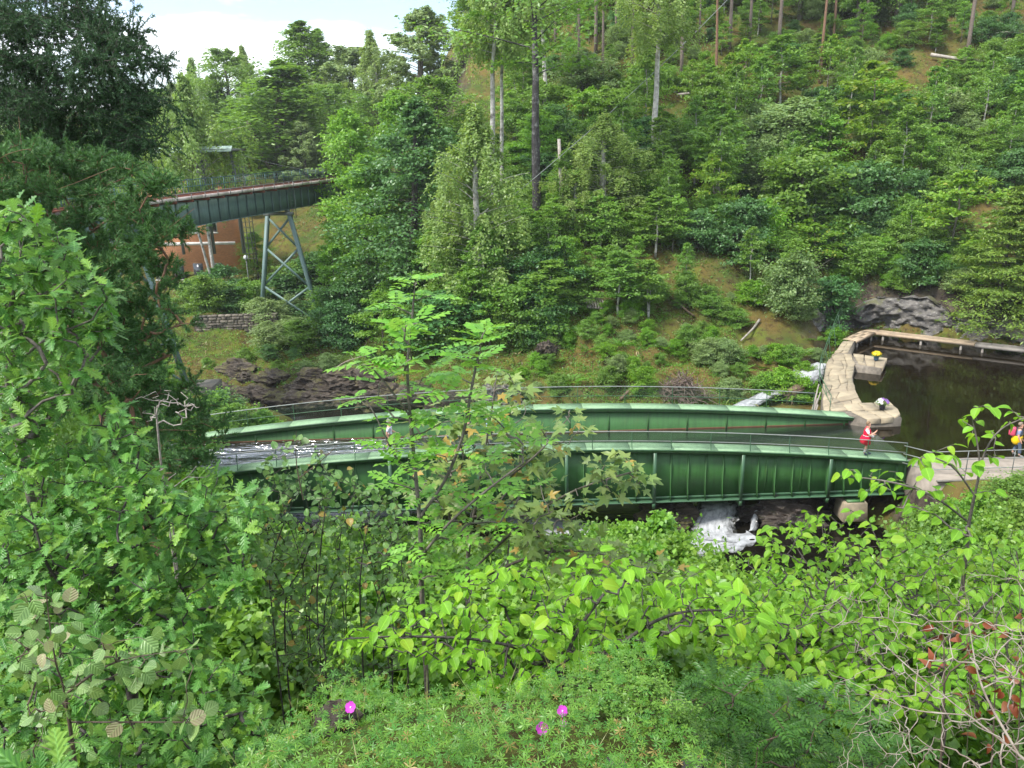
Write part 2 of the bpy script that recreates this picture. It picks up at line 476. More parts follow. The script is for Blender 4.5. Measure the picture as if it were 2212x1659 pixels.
COLS = [
 (-400, [(-60, 10), (0, 0), (45, -12), (53, -18.8), (60, -18.8), (64, -15), (100, -5), (200, 12), (700, 40)]),
 (-60, [(-60, 6), (-10, -2), (5, -7), (20, -13), (45, -14.6), (52, -16), (54, -18.8), (59, -18.8), (63, -16), (75, -14.6), (96, -13.5), (110, -8), (150, 1), (300, 16), (700, 40)]),
 (-30, [(-60, 6), (-10, -1.2), (0, -2.6), (8, -8), (20, -13), (30, -14.4), (47, -14.7), (53.5, -15.6), (56, -18.8), (58.5, -18.8), (60.5, -16.6), (68, -15.9), (70.5, -14.6), (80, -14.8), (96, -14.2), (108, -8), (150, 3), (300, 20), (700, 50)]),
 (-20, [(-60, 6), (-10, -1), (0, -2.1), (5, -5), (12, -9.5), (22, -13.5), (30, -14.4), (46, -14.9), (51.5, -16), (54, -18.8), (56.3, -18.8), (58.5, -16.6), (66, -16.2), (75, -15.8), (88, -13.5), (104, -7), (150, 4), (300, 26), (700, 60)]),
 (-12, NEAR[:-1] + [(20, -14), (28, -17.5), (31, -18.8), (54, -18.8), (56.5, -16.8), (62, -15.8), (74, -13.4), (100, -3.5), (150, 12), (300, 45), (700, 90)]),
 (-3, NEAR + [(27, -18), (29, -18.8), (48, -18.8), (50, -17), (54, -15), (62, -11.5), (75, -5), (100, 6), (150, 27), (300, 88), (700, 130)]),
 (6, NEAR + [(27, -18), (29, -18.8), (44.5, -18.8), (46.5, -17), (50, -14.9), (55, -13), (62, -9.3), (75, -2.5), (100, 10.5), (150, 35), (300, 105), (700, 150)]),
 (12, NEAR + [(27, -17.5), (30, -18.8), (34, -18.6), (37, -17.8), (46, -16.6), (49, -16.2), (52, -14.6), (58, -11.6), (70, -4.8), (100, 12), (150, 38), (300, 110), (700, 160)]),
 (17.5, NEAR + [(24, -16), (29, -17.6), (32.5, -18.2), (36, -17.5), (49, -16), (51, -15.1), (53, -14.4), (58, -12), (70, -5), (100, 12), (150, 38), (300, 112), (700, 160)]),
 (19.5, NEAR[:-1] + [(20, -13.4), (26, -14.5), (33.3, -14.75), (34, -17), (49, -16.5), (51.5, -15), (53.5, -14.3), (58, -12.2), (70, -5), (100, 12), (150, 38), (300, 112), (700, 160)]),
 *[(x, NEAR[:-1] + [(20, -13.2), (26, -14.5), (33.3, -14.75), (34.2, -16.8), (yb - .6, -16.8), (yb, -14.5), (yb + 2.4, -14.4), (yb + 4.8, -10.9 + .06 * (x - 28)), (70, -6 + .12 * (x - 28)), (100, 12), (150, 38), (300, 112), (700, 160)])
   for x, yb in ((22, 52.6), (24, 55.4), (26, 57.7), (28, 58.4), (30, 56.8), (32, 54.9), (34, 53.1), (36, 51.3), (40, 48.2))],
 (60, [(-60, 8), (-10, 0), (0, -2), (8, -6), (20, -12), (30, -14.4), (33, -14.75), (34.5, -16.8), (33.9, -16.8), (36, -14), (40, -10.5), (60, -5), (100, 14), (150, 38), (300, 112), (700, 160)]),
 (400, [(-60, 20), (0, 5), (30, -5), (60, 5), (100, 20), (150, 40), (300, 112), (700, 160)]),
]
COLS = [(x, np.array(sorted(p))) for x, p in COLS]
CX = np.array([c[0] for c in COLS], float)
def ground(x, y, rough=True):
    x, y = np.broadcast_arrays(np.asarray(x, float), np.asarray(y, float))
    Z = np.stack([np.interp(y, p[:, 0], p[:, 1]) for _, p in COLS])
    k = np.clip(np.searchsorted(CX, x) - 1, 0, len(CX) - 2)
    t = (x - CX[k]) / (CX[k + 1] - CX[k]); t = t * t * (3 - 2 * t)
    z = np.take_along_axis(Z, k[None], 0)[0] * (1 - t) + np.take_along_axis(Z, k[None] + 1, 0)[0] * t
    # the canal west of the aqueduct
    cut = np.clip((-16.6 - x) / .5, 0, 1) * np.clip((y - 33.7) / .3, 0, 1) * np.clip((39.0 - y) / .3, 0, 1)
    z = z * (1 - cut) + np.minimum(z, -16.8) * cut
    hump = np.clip((np.abs(x + .12) - .62) / .9, 0, 1) * np.clip((y - .7) / 1.0, 0, 1) * np.clip((9 - y) / 5, 0, 1)
    z = z - 1.25 * hump
    if rough:
        far = np.clip((y - 44) / 12, 0, 1)
        steep = np.clip(1 - np.abs(y - 52) / 14, 0, 1)
        keep = np.where((x > 18) & (y > 25) & (y < 61), .12, 1.0)
        z = z + keep * (fbm(x * 3.1, y * 3.1, 3) * .13 * np.clip((6 - y) / 2, 0, 1) + fbm(x * .35, y * .35) * (.22 + .9 * far) + fbm(x * .09 + 9, y * .09, 3) * 2.6 * np.clip((y - 60) / 20, 0, 1) + fbm(x * .9, y * .9, 4) * (.12 + .75 * steep))
    return z
gx = np.concatenate([[-400, -300, -220, -160, -120, -95], np.arange(-78, 62, .55), [64, 70, 80, 95, 120, 160, 220, 300, 400]])
gy = np.concatenate([[-60, -30, -15], np.arange(-8, 66, .42), np.arange(66, 160, 1.3), [165, 175, 190, 210, 240, 280, 330, 400, 500, 700]])
GX, GY = np.meshgrid(gx, gy)
GZ = ground(GX, GY)
nx, ny = len(gx), len(gy)
ii = (np.arange(ny - 1)[:, None] * nx + np.arange(nx - 1)[None]).ravel()
terr = obj('terrain', mesh('terrain', np.stack([GX, GY, GZ], -1).reshape(-1, 3), np.stack([ii, ii + 1, ii + nx + 1, ii + nx], -1), smooth=True), M['floor'])
tag(terr, 'wooded gorge ground rising to the hillside', kind='structure')

def sheet(name, x0, x1, y0, y1, z, mat, label, step=2.0):
    xs, ys = np.linspace(x0, x1, int((x1 - x0) / step) + 2), np.linspace(y0, y1, int((y1 - y0) / step) + 2)
    X, Y = np.meshgrid(xs, ys); k = len(xs)
    i = (np.arange(len(ys) - 1)[:, None] * k + np.arange(k - 1)[None]).ravel()
    o = obj(name, mesh(name, np.stack([X, Y, X * 0 + z], -1).reshape(-1, 3), np.stack([i, i + 1, i + k + 1, i + k], -1)), mat)
    return tag(o, label, kind='structure')
sheet('river', -120, 19, 27, 64, RIV, M['river'], 'dark river running under the aqueduct')
sheet('canal_basin', -60, -16.9, 33.5, 39.2, W, M['canal'], 'canal water west of the aqueduct reflecting the sky')
pond = MB().add([[18.705, 33.8, W], [60, 33.0, W], [60, 42, W], [36, 51.6, W], [28.4, 58, W], [26, 56.4, W], [22.6, 50.6, W], [20.9, 47, W], [19.2, 42.9, W], [18.705, 38.6, W]], [np.array([[0, 1, 2, 3, 4, 5, 6, 7, 8, 9]])]).build('pond', M['pond'])
tag(pond, 'still dark brown pond behind the stone dam', kind='structure')

# rocks: blocky, broken shapes
def rock_mesh(name, size, seed, cuts=9, sub=5, rough=.15):
    import bmesh
    bm = bmesh.new(); bmesh.ops.create_icosphere(bm, subdivisions=sub, radius=1.0)
    V = np.array([v.co for v in bm.verts]); r = np.random.default_rng(seed)
    for _ in range(cuts):
        d = unit(r.normal(size=3)); h = r.uniform(.55, .85)
        over = np.maximum(V @ d - h, 0); V = V - over[:, None] * d * .92
    ph = r.uniform(0, 50, 3)
    sdir = unit(np.array([.35, .25, 1.0]) + r.normal(0, .15, 3)); q = V @ sdir * 4.5 + fbm(V[:, 0] * 2 + ph[0], V[:, 1] * 2, 3) * 1.2
    V = V * (1 + .11 * ((q - np.floor(q)) - .5))[:, None]
    nse = fbm(V[:, 0] * 2.8 + ph[0] + V[:, 2] * 1.3, V[:, 1] * 2.8 + ph[1] + V[:, 2] * 1.7, 6)
    nse = nse - .35 * np.abs(fbm(V[:, 0] * 1.6 + ph[2], V[:, 2] * 3.2 + V[:, 1] + ph[0], 4))
    V = V * (1 + rough * 3 * nse[:, None]) * np.asarray(size)
    for v, c in zip(bm.verts, V): v.co = c
    me = bpy.data.meshes.new(name); bm.to_mesh(me); bm.free()
    return me
def rock(name, loc, size, seed, mat, label, rz=0.0, tilt=0.0, group=None, cat='rock', sub=5, cuts=9):
    o = obj(name, rock_mesh(name, size, seed, cuts, sub), mat, None, loc)
    o.rotation_euler = (tilt, tilt * .6, rz)
    return tag(o, label, cat, group)

def strip(name, P, widths, mat, label, nseg=6, nw=7, amp=.12, kind='structure'):
    """a ribbon of broken water along P"""
    Q = smooth_path(np.array([(*p, w) for p, w in zip(P, widths)], float), nseg)
    P3, Wd = Q[:, :3], Q[:, 3]
    T = np.gradient(P3, axis=0); S = unit(np.stack([T[:, 1], -T[:, 0], 0 * T[:, 0]], -1))
    s = np.linspace(-1, 1, nw)
    V = P3[:, None] + S[:, None] * (Wd[:, None] / 2 * s[None])[..., None]
    V[..., :2] += rng.normal(0, .09, (V.shape[0], nw, 2)) * (np.abs(s) > .9)[None, :, None]
    V[..., 2] += rng.normal(0, amp, V.shape[:2]) - .25 * np.abs(s)[None] ** 3 * .5
    k = len(P3); i = (np.arange(k - 1)[:, None] * nw + np.arange(nw - 1)[None]).ravel()
    o = obj(name, mesh(name, V.reshape(-1, 3), np.stack([i, i + 1, i + nw + 1, i + nw], -1), np.stack([np.broadcast_to(s[None], V.shape[:2]).ravel(), np.repeat(np.concatenate([[0], np.cumsum(np.linalg.norm(np.diff(P3, axis=0), axis=1))]), nw)], -1), True), mat)
    o.modifiers.new('s', 'SUBSURF').render_levels = 2
    return tag(o, label, kind=kind)
strip('rapids', [(21.6, 51.6, -14.9), (20.2, 50.2, -15.1), (18.6, 48.8, -15.5), (16.6, 47.9, -15.8)], [1.2, 2.2, 2.0, 1.2], M['foam'], 'white rapids spilling beside the stone dam', amp=.04)
strip('rapids', [(16.6, 47.9, -15.85), (14.4, 46.3, -16.2), (12.9, 44.4, -16.6), (11.6, 41, -17.0), (10.6, 37.5, -17.15), (10.2, 35.6, -17.2)], [1.2, 1.7, 1.6, 1.8, 1.8, 1.6], M['foam'], 'white stream running down towards the aqueduct', amp=.05)
strip('waterfall', [(10.3, 36.0, -17.1), (10.0, 34.7, -17.25), (9.75, 34.1, -17.6), (9.5, 33.5, -17.93), (9.2, 32.5, -17.93)], [2.4, 2.1, 2.0, 2.5, 3.6], M['foam'], 'white waterfall under the green aqueduct', 7, 13, .03)
strip('waterfall', [(12.7, 35.6, -16.75), (12.2, 34.6, -16.9), (11.7, 34.05, -17.4), (11.3, 33.3, -17.94)], [.3, .25, .2, .3], M['foam'], 'thin white trickle of water over the dark rock', 7, 5, .03)
strip('rapids', [(11.3, 33.0, -17.97), (9.0, 32.2, -17.95), (6, 32.4, -17.95), (2.5, 34.2, -17.95), (0, 35.5, -17.96), (-3, 37.5, -17.98)], [1.6, 2.6, 2.2, 3.0, 3.0, 1.6], M['foam'], 'churning white pool below the waterfall', 7, 11, .05)
strip('rapids', [(-8, 44.5, -17.98), (-10, 46.5, -17.97), (-13, 48.5, -17.98)], [.7, 1.5, .6], M['foam'], 'white ripples on the river beyond the aqueduct', 5, 9, .03)

for k, (loc, size, mt, rz, tl, lab) in enumerate([
    ((14.1, 34.9, -18.2), (3.1, 1.9, 1.95), 'rock_wet', .3, .15, 'large dark wet rock right of the waterfall'),
    ((11.0, 35.0, -17.95), (.75, .8, .95), 'rock_wet', .8, .1, 'dark boulder between waterfall and trickle'),
    ((7.6, 34.6, -17.75), (1.5, 1.1, 1.05), 'rock', .1, .1, 'brown rock left of the waterfall'),
    ((17.2, 36.2, -18.0), (2.6, 1.8, 1.3), 'rock_wet', 1.0, 0, 'dark rock behind the stone bearing block'),
    ((-12.4, 55.6, -17.6), (2.6, 1.5, 1.1), 'rock', .2, .1, 'smooth grey brown rock at the river bend'),
    ((-8.2, 52.6, -17.2), (3.6, 2.0, 1.7), 'rock', .5, .2, 'mossy brown rock under fallen branches'),
    ((-3.6, 49.6, -17.3), (2.4, 1.5, 1.9), 'rock', .2, 0, 'grey rock outcrop behind the far railing'),
    ((-.6, 50.0, -16.6), (2.2, 1.6, 1.6), 'rock_pale', .6, 0, 'pale rocks on the moss behind the ash sapling'),
    ((2.7, 53.4, -14.2), (1.5, 1.0, 1.1), 'rock', .9, .3, 'cracked brown rock jutting from the fern bank'),
    ((22.9, 57.2, -12.9), (1.0, .7, .8), 'rock_pale', .4, .2, 'small pale rock above the dam end'),
  ]):
    rock('rock', loc, size, 40 + k, M[mt], lab, rz, tl, 'rocks of the gorge')

# footpath and abutment on the right bank
pth = MB()
pth.add([[18.75, 31.4, -14.66], [60, 30.8, -14.66], [60, 33.5, -14.66], [18.75, 33.95, -14.66], [18.75, 31.4, -15.2], [60, 30.8, -15.2], [60, 33.5, -17], [18.75, 33.95, -17]],
        np.array([[0, 1, 2, 3], [0, 4, 5, 1], [3, 2, 6, 7], [0, 3, 7, 4]]))
tag(pth.build('footpath', M['path']), 'pale gravel towpath at the right bank', kind='structure')
ab = empty('concrete_abutment', (19.4, 32.6, -18.5), 0, 'weathered grey concrete abutment at the right end of the aqueduct', 'abutment')
a = MB(); a.add([[-.75, -1.5, 0], [2.2, -1.6, 0], [2.2, .9, 0], [-.75, .9, 0], [-.55, -1.15, 3.8], [2.2, -1.25, 3.8], [2.2, .9, 3.8], [-.55, .9, 3.8]],
      np.array([[0, 1, 5, 4], [1, 2, 6, 5], [2, 3, 7, 6], [3, 0, 4, 7], [4, 5, 6, 7], [3, 2, 1, 0]]))
bev(a.build('pier', M['concrete'], ab), .05)
box('coping', (-.62, -1.32, 3.78), (2.2, .9, 3.835), M['concrete'], ab, .02)
bb = empty('bearing_block', (16.25, 33.75, -17.6), 0, 'square pale stone block under the aqueduct girder', 'stone block')
a = MB(); a.add([[-.62, -.55, 0], [.62, -.55, 0], [.62, .6, 0], [-.62, .6, 0], [-.56, -.48, .98], [.56, -.48, .98], [.56, .55, .98], [-.56, .55, .98]],
      np.array([[0, 1, 5, 4], [1, 2, 6, 5], [2, 3, 7, 6], [3, 0, 4, 7], [4, 5, 6, 7], [3, 2, 1, 0]]))
bev(a.build('block', M['stone_pave'], bb), .05)
box('bearing_plate', (-.4, -.42, .98), (.4, .3, 1.06), M['green'], bb)

# rock face behind the boardwalk
def rock_face(pts, H, label, seed):
    r = np.random.default_rng(seed); L = interp_path(np.array(pts, float), .16); nrm = unit(np.stack([-(np.gradient(L[:, 1])), np.gradient(L[:, 0])], -1))
    t = np.linspace(-.3, 1.25, 34); ss = np.arange(len(L)) * .16
    Hs = H * (.62 + .9 * (fbm(ss * .22 + seed, ss * 0 + 3, 4) + .25))
    S, Tt = np.meshgrid(ss, t, indexing='ij'); hz = Hs[:, None] * np.clip(t, -.3, 1)[None]
    back = np.where(Tt < 1, .18 * Tt + .32 * np.clip(Tt, 0, 1) ** 3, .5 + (Tt - 1) * 6)
    rough_ = fbm(S * .55 + seed, hz * .8 + 5, 5) * .9 - np.abs(fbm(S * 1.1 + hz * .7, hz * 1.6 - S * .3 + 9, 5)) * 1.1 + fbm(S * 3.1, hz * 3.1, 4) * .22
    off = back * H * .45 - rough_ * (Tt < 1.05) + .25
    P = np.concatenate([L[:, None] + nrm[:, None] * off[..., None], (-14.35 + hz + .25 * fbm(S * 1.3, Tt * 4, 4))[..., None]], -1)
    n1, n2 = S.shape; i = (np.arange(n1 - 1)[:, None] * n2 + np.arange(n2 - 1)[None]).ravel()
    o = obj('rock_outcrop', mesh('rock_outcrop', P.reshape(-1, 3), np.stack([i, i + n2, i + n2 + 1, i + 1], -1), smooth=False), M['rock_pale'])
    tag(o, label, 'rock face')
rock_face([(22.6, 55.2), (24.6, 57.4), (26.9, 59.2), (29.3, 58.3), (33.5, 54.5), (38, 50.9), (43, 47)], 1.9, 'cracked pale grey rock face rising behind the boardwalk', 4)

rb = np.random.default_rng(31)
BR = []
BANKR = ['broken dark brown rock of the far river bank', 'layered dark rock at the water line', 'jagged brown rock below the grassy ledge']
for k in range(33):
    t = (k % 20) / 19 + (.02 if k > 19 else 0); x = -24.5 + 15.5 * t + rb.normal(0, .3); y = np.interp(x, [-25, -20, -14.5, -9], [60.3, 58.4, 56.4, 55.0]) + rb.uniform(-.5, 1.3) - (1.5 if k > 19 else 0)
    sz = rb.uniform(.7, 1.35)
    BR.append((x, k, (x, y, -17.9 + (.75 * (k % 3) * sz * .8 if k < 20 else 0)), (sz * 1.5, sz * .9, sz * .8), rb.uniform(-.3, .3), rb.uniform(-.1, .25)))
seen_ = [0, 0, 0]
for x, k, loc, size, rz, tl in sorted(BR):
    rock('rock', loc, size, 200 + k, M['rock'], f'{BANKR[k % 3]}, {ORDN[seen_[k % 3]]} from the left', rz, tl, 'rocks of the far river bank', sub=4); seen_[k % 3] += 1
# ---------------------------------------------------------------- the green aqueduct
AX0, AX1 = -17.1, 18.6
def zf(x): return -13.2 - .00335 * (np.asarray(x, float) - .9) ** 2       # far walkway
def zn(x): return -13.5 - .0033 * (np.asarray(x, float) - .4) ** 2        # near walkway
def zb(x): return -16.36 + .0002 * (np.asarray(x, float) - .5) ** 2       # bottom edge
aq = empty('aqueduct', (.75, 36.4, -16.6), 0, 'riveted green steel canal aqueduct with two railed walkways', 'aqueduct')
AO = np.array([.75, 36.4, -16.6])
def prism_x(xs, sec):
    """sweep a y-z section (function of x giving k points) along x"""
    R = np.stack([np.concatenate([[[x]] * len(sec(x)), np.asarray(sec(x), float)], 1) for x in xs])
    k = R.shape[1]; n_ = len(xs)
    i = np.arange(n_ - 1)[:, None] * k; j = np.arange(k)[None]; j2 = (j + 1) % k
    F = np.stack([i + j, i + j2, i + k + j2, i + k + j], -1).reshape(-1, 4)
    caps = np.array([list(range(k))[::-1], list(range((n_ - 1) * k, n_ * k))])
    return R.reshape(-1, 3), F, caps
def sweep(name, x0, x1, sec, mat, parent, n_=14):
    V, F, c = prism_x(np.linspace(x0, x1, n_), sec)
    return MB().add(V, [F, c]).build(name, mat, parent, origin=AO)
def rect(y0, y1, za, zb_): return lambda x: [(y0, za(x)), (y1, za(x)), (y1, zb_(x)), (y0, zb_(x))]
YN0, YN1 = 33.42, 34.3          # near walkway
YF0, YF1 = 38.45, 39.32         # far walkway
def rib_sites(): return np.arange(AX0 + .45, AX1 - .2, .83)
# girder webs as riveted plates
ribs = rib_sites()
near_web = sweep('girder_web', AX0, AX1, lambda x: [(33.72, zn(x) - .05), (33.76, zn(x) - .05), (33.76, zb(x)), (33.72, zb(x))], M['green'], aq, 30)
far_web = sweep('girder_web', AX0, AX1, lambda x: [(38.62, zf(x) - .05), (38.68, zf(x) - .05), (38.68, zb(x)), (38.62, zb(x))], M['green'], aq, 30)
far_out = sweep('trough_floor', AX0, AX1, lambda x: [(33.75, zb(x) + .35), (38.65, zb(x) + .35), (38.65, zb(x) + .28), (33.75, zb(x) + .28)], M['green'], aq, 12)
# flanges
sweep('bottom_flange', AX0, AX1, lambda x: [(33.42, zb(x) + .02), (33.72, zb(x) + .02), (33.72, zb(x) - .03), (33.42, zb(x) - .03)], M['green_rail'], aq, 30)
sweep('bottom_angle', AX0, AX1, lambda x: [(33.695, zb(x) + .17), (33.72, zb(x) + .17), (33.72, zb(x) + .021), (33.695, zb(x) + .021)], M['green_rail'], aq, 30)
sweep('edge_beam', AX0, AX1, lambda x: [(33.42, zn(x) - .004), (33.49, zn(x) - .004), (33.49, zn(x) - .17), (33.42, zn(x) - .17)], M['green'], aq, 30)
sweep('edge_lip', AX0, AX1, lambda x: [(33.385, zn(x) - .012), (33.42, zn(x) - .012), (33.42, zn(x) - .05), (33.385, zn(x) - .05)], M['green_rail'], aq, 30)
sweep('edge_beam', AX0, AX1, lambda x: [(38.47, zf(x) - .006), (38.54, zf(x) - .006), (38.54, zf(x) - .2), (38.47, zf(x) - .2)], M['green'], aq, 30)
sweep('edge_lip', AX0, AX1, lambda x: [(38.43, zf(x) - .012), (38.47, zf(x) - .012), (38.47, zf(x) - .06), (38.43, zf(x) - .06)], M['green_rail'], aq, 30)
sweep('rust_line', AX0, AX1, lambda x: [(38.608, W + .07), (38.62, W + .07), (38.62, W - .05), (38.608, W - .05)], M['rust_strip'], aq, 10)
# walkway plates, one by one
def plates(y0, y1, zz, step, seed):
    r = np.random.default_rng(seed)
    xs = np.arange(AX0, AX1 - .2, step)
    for x in xs:
        x1 = min(x + step - .012, AX1)
        dz = r.uniform(0, .006)
        sweep('walkway_plate', x, x1, lambda q: [(y0, zz(q) + dz), (y1, zz(q) + dz), (y1, zz(q) - .004), (y0, zz(q) - .004)], M['green_walk'], aq, 3)
plates(YN0, YN1, zn, 2.05, 3)
plates(YF0, YF1, zf, 2.6, 4)
# web seams on the inner face of the far wall
for x in np.arange(AX0 + 1.2, AX1, 2.1):
    h = float(zf(x)) - .21 - (W - .1)
    if h > .05: MB().box((x - .05, 38.606, W - .1), (x + .05, 38.62, float(zf(x)) - .21)).build('seam_strip', M['green'], aq, origin=AO)
# ribs on the outer face: a plate standing off the web, flared to a gusset at the foot
riv = MB()
for i, x in enumerate(ribs):
    x = float(x); zt, z0 = float(zn(x)) - .17, float(zb(x)) + .02
    b = MB()
    P = [(33.72, zt), (33.72, z0), (33.46, z0), (33.60, z0 + .45), (33.64, z0 + .55), (33.64, zt)]
    V = [[x + s, y, z] for s in (-.014, .014) for y, z in P]
    k = len(P)
    b.add(V, [np.array([[j, (j + 1) % k, k + (j + 1) % k, k + j] for j in range(k)]), np.array([list(range(k))[::-1], list(range(k, 2 * k))])])
    b.box((x - .06, 33.708, z0 + .17), (x + .06, 33.72, zt))
    b.build('stiffener', M['green'], aq, origin=AO)
    for z in np.arange(z0 + .25, zt - .05, .095):
        for s in (-.042, .042): riv.add(np.array([[x + s + dx, 33.708 - h, z + dz] for dx, dz, h in ((-.014, 0, 0), (0, -.014, 0), (.014, 0, 0), (0, .014, 0), (0, 0, .014))]), np.array([[0, 1, 4], [1, 2, 4], [2, 3, 4], [3, 0, 4]]))
    if i % 2 == 0 and x > 10.6:
        xm = x + .415
        MB().box((xm - .05, 33.70, z0 + .2), (xm + .05, 33.72, float(zn(xm)) - .17)).build('cover_strip', M['green'], aq, origin=AO)
for x in np.arange(AX0 + .1, AX1 - .1, .13):
    z = float(zb(x)) + .12
    riv.add(np.array([[x + dx, 33.695 - h, z + dz] for dx, dz, h in ((-.014, 0, 0), (0, -.014, 0), (.014, 0, 0), (0, .014, 0), (0, 0, .014))]), np.array([[0, 1, 4], [1, 2, 4], [2, 3, 4], [3, 0, 4]]))
tag(riv.build('rivets', M['green'], aq, origin=AO), kind='stuff')
# tall outer struts every few panels, carried below the girder by a cross beam
for x in np.arange(-14.15, 18, 4.15):
    x = float(x); zt, z0 = float(zn(x)) - .17, float(zb(x))
    b = MB()
    b.box((x - .012, 33.46, z0 + .02), (x + .012, 33.71, zt))
    V = [[x + s, y, z] for s in (-.012, .012) for y, z in [(33.40, z0 + .02), (33.385, z0 - .2), (33.46, z0 - .32), (33.62, z0 - .38), (34.6, z0 - .38), (34.6, z0 - .03), (33.46, z0 - .03)]]
    b.add(V, [np.array([[j, (j + 1) % 7, 7 + (j + 1) % 7, 7 + j] for j in range(7)]), np.array([list(range(7))[::-1], list(range(7, 14))])])
    b.build('strut_plate', M['green'], aq, origin=AO)
    f = MB(); f.box((x - .075, 33.375, z0 - .06), (x + .075, 33.40, zt - .002))
    f.add([[x + s, y, z] for s in (-.075, .075) for y, z in [(33.375, z0 - .06), (33.40, z0 - .06), (33.485, z0 - .33), (33.46, z0 - .345)]],
          [np.array([[0, 1, 5, 4], [1, 2, 6, 5], [2, 3, 7, 6], [3, 0, 4, 7]]), np.array([[3, 2, 1, 0], [4, 5, 6, 7]])])
    f.build('strut_flange', M['green_rail'], aq, origin=AO)
# railings
def railing(yb, yt, zz, post_x, h, foot, parent, wire=True, x_end=None):
    rl = empty('railing', (0, 0, 0), 0, parent=parent)
    for x in post_x:
        x = float(x); z = float(zz(x))
        P = [(x, yb, z - .02), (x, yb + foot * .45, z + .06), (x, yb + foot * .9, z + .22), (x, yt, z + .5), (x, yt, z + h)]
        MB().tube(smooth_path(P, 4), .021, 6).build('post', M['green_rail'], rl, True, origin=AO)
    xs = np.linspace(post_x[0], post_x[-1] if x_end is None else x_end, 40)
    MB().tube(np.stack([xs, xs * 0 + yt, zz(xs) + h], -1), .026, 6).build('top_rail', M['rail_top'], rl, True, origin=AO)
    MB().tube(np.stack([xs, xs * 0 + yt, zz(xs) + h * .44], -1), .019, 6).build('mid_rail', M['rail_top'] if foot > 0 else M['green_rail'], rl, True, origin=AO)
    if wire:
        mb = MB(); s = .075; z0_, z1_ = .06, h - .05
        hh = z1_ - z0_
        for x in np.arange(post_x[0], post_x[-1] - hh, s):
            for sg in (0, 1):
                a, c = (x, x + hh) if sg == 0 else (x + hh, x)
                mb.bar((a, yt + .022 + .004 * sg, float(zz(a)) + z0_), (c, yt + .022 + .004 * sg, float(zz(c)) + z1_), .0028)
        tag(mb.build('wire_mesh', M['green_rail'], rl, origin=AO), kind='stuff')
    return rl
railing(33.44, 33.56, zn, np.linspace(AX0 + .4, AX1 - .12, 20), .84, .1, aq)
railing(39.30, 39.30, zf, np.arange(AX0 + .2, AX1 - .6, 2.55), .95, 0.0, aq)
# water in the trough
tr = sheet('canal_trough_water', AX0 + .21, 18.7, 33.77, 38.6, W, M['canal'], 'dark canal water inside the aqueduct trough', .8)
# railing along the path beyond the aqueduct
rp = empty('path_railing', (21.6, 31.9, -14.66), 0, 'thin steel three bar railing along the towpath', 'railing')
RO = np.array([21.6, 31.9, -14.66])
for x in (18.7, 20.4, 22.5, 24.6, 26.7):
    MB().tube([(x, 31.95, -14.66), (x, 31.95, -13.55)], .02, 6).build('post', M['grey_steel'], rp, origin=RO)
for z, nm in ((-13.55, 'top_rail'), (-13.95, 'mid_rail'), (-14.4, 'low_rail')):
    P = [(18.1, 33.1, z - .12), (18.7, 31.95, z), (26.7, 31.95, z)]
    MB().tube(P, .022, 6).build(nm, M['rail_top'], rp, origin=RO)
# ---------------------------------------------------------------- stone dam with two jetties
TOP = -14.12
dam = empty('stone_dam', (20.3, 44, -17.5), 0, 'curved dam of pale flat paving stones with two short jetties', 'dam')
DO = np.array([20.3, 44, -17.5])
Lft = np.array([(16.9, 39.4), (17.9, 42.2), (18.7, 44.2), (20.4, 48.0), (21.3, 49.7), (22.2, 51.2)])
Rgt = np.array([(19.55, 40.7), (20.15, 42.9), (20.7, 44.4), (21.5, 46.4), (22.3, 47.9), (23.4, 50.95)])
def cell_grid(A, B, n_len, n_wid, jit, seed):
    """paving between two edge curves: grid of corners, jittered inside"""
    r = np.random.default_rng(seed)
    t = np.linspace(0, 1, n_len + 1); s = np.linspace(0, 1, n_wid + 1)
    def ev(P):
        d = np.concatenate([[0], np.cumsum(np.linalg.norm(np.diff(P, axis=0), axis=1))]); d /= d[-1]
        return np.stack([np.interp(t, d, P[:, i]) for i in (0, 1)], -1)
    a, b = ev(A), ev(B)
    G = a[:, None] * (1 - s)[None, :, None] + b[:, None] * s[None, :, None]
    J = r.normal(0, jit, G.shape); J[:, 0] *= .3; J[:, -1] *= .3; J[0] = 0; J[-1] = 0
    return G + J
def stones(G, top, parent, mat, O, gap=.034, seed=0, depth=.16, name='paving_stone', dz=.025):
    r = np.random.default_rng(seed)
    for i in range(G.shape[0] - 1):
        j = 0
        while j < G.shape[1] - 1:
            w = 2 if (r.random() < .25 and j < G.shape[1] - 2) else 1
            q = np.array([G[i, j], G[i, j + w], G[i + 1, j + w], G[i + 1, j]])
            c = q.mean(0); q = c + (q - c) * (1 - gap / max(.2, np.linalg.norm(q[0] - q[2]) / 2))
            z = top + r.uniform(-dz, dz); ti = r.normal(0, .008, 4)
            inner = c + (q - c) * .93
            V = np.concatenate([np.c_[q, np.full(4, top - depth)], np.c_[q, z + ti - .02], np.c_[inner, z + ti]])
            F = np.array([[0, 1, 5, 4], [1, 2, 6, 5], [2, 3, 7, 6], [3, 0, 4, 7], [4, 5, 9, 8], [5, 6, 10, 9], [6, 7, 11, 10], [7, 4, 8, 11], [8, 9, 10, 11]])
            MB().add(V, F).build(name, mat, parent, origin=O)
            j += w
def prism(poly, z0, z1, name, mat, parent, O):
    P = np.asarray(poly, float); k = len(P)
    V = np.concatenate([np.c_[P, np.full(k, z0)], np.c_[P, np.full(k, z1)]])
    return MB().add(V, [np.array([[i, (i + 1) % k, k + (i + 1) % k, k + i] for i in range(k)]), np.array([list(range(k))[::-1], list(range(k, 2 * k))])]).build(name, mat, parent, origin=O)
core = np.concatenate([Lft * .985 + Rgt * .015, (Rgt * .985 + Lft * .015)[::-1]])
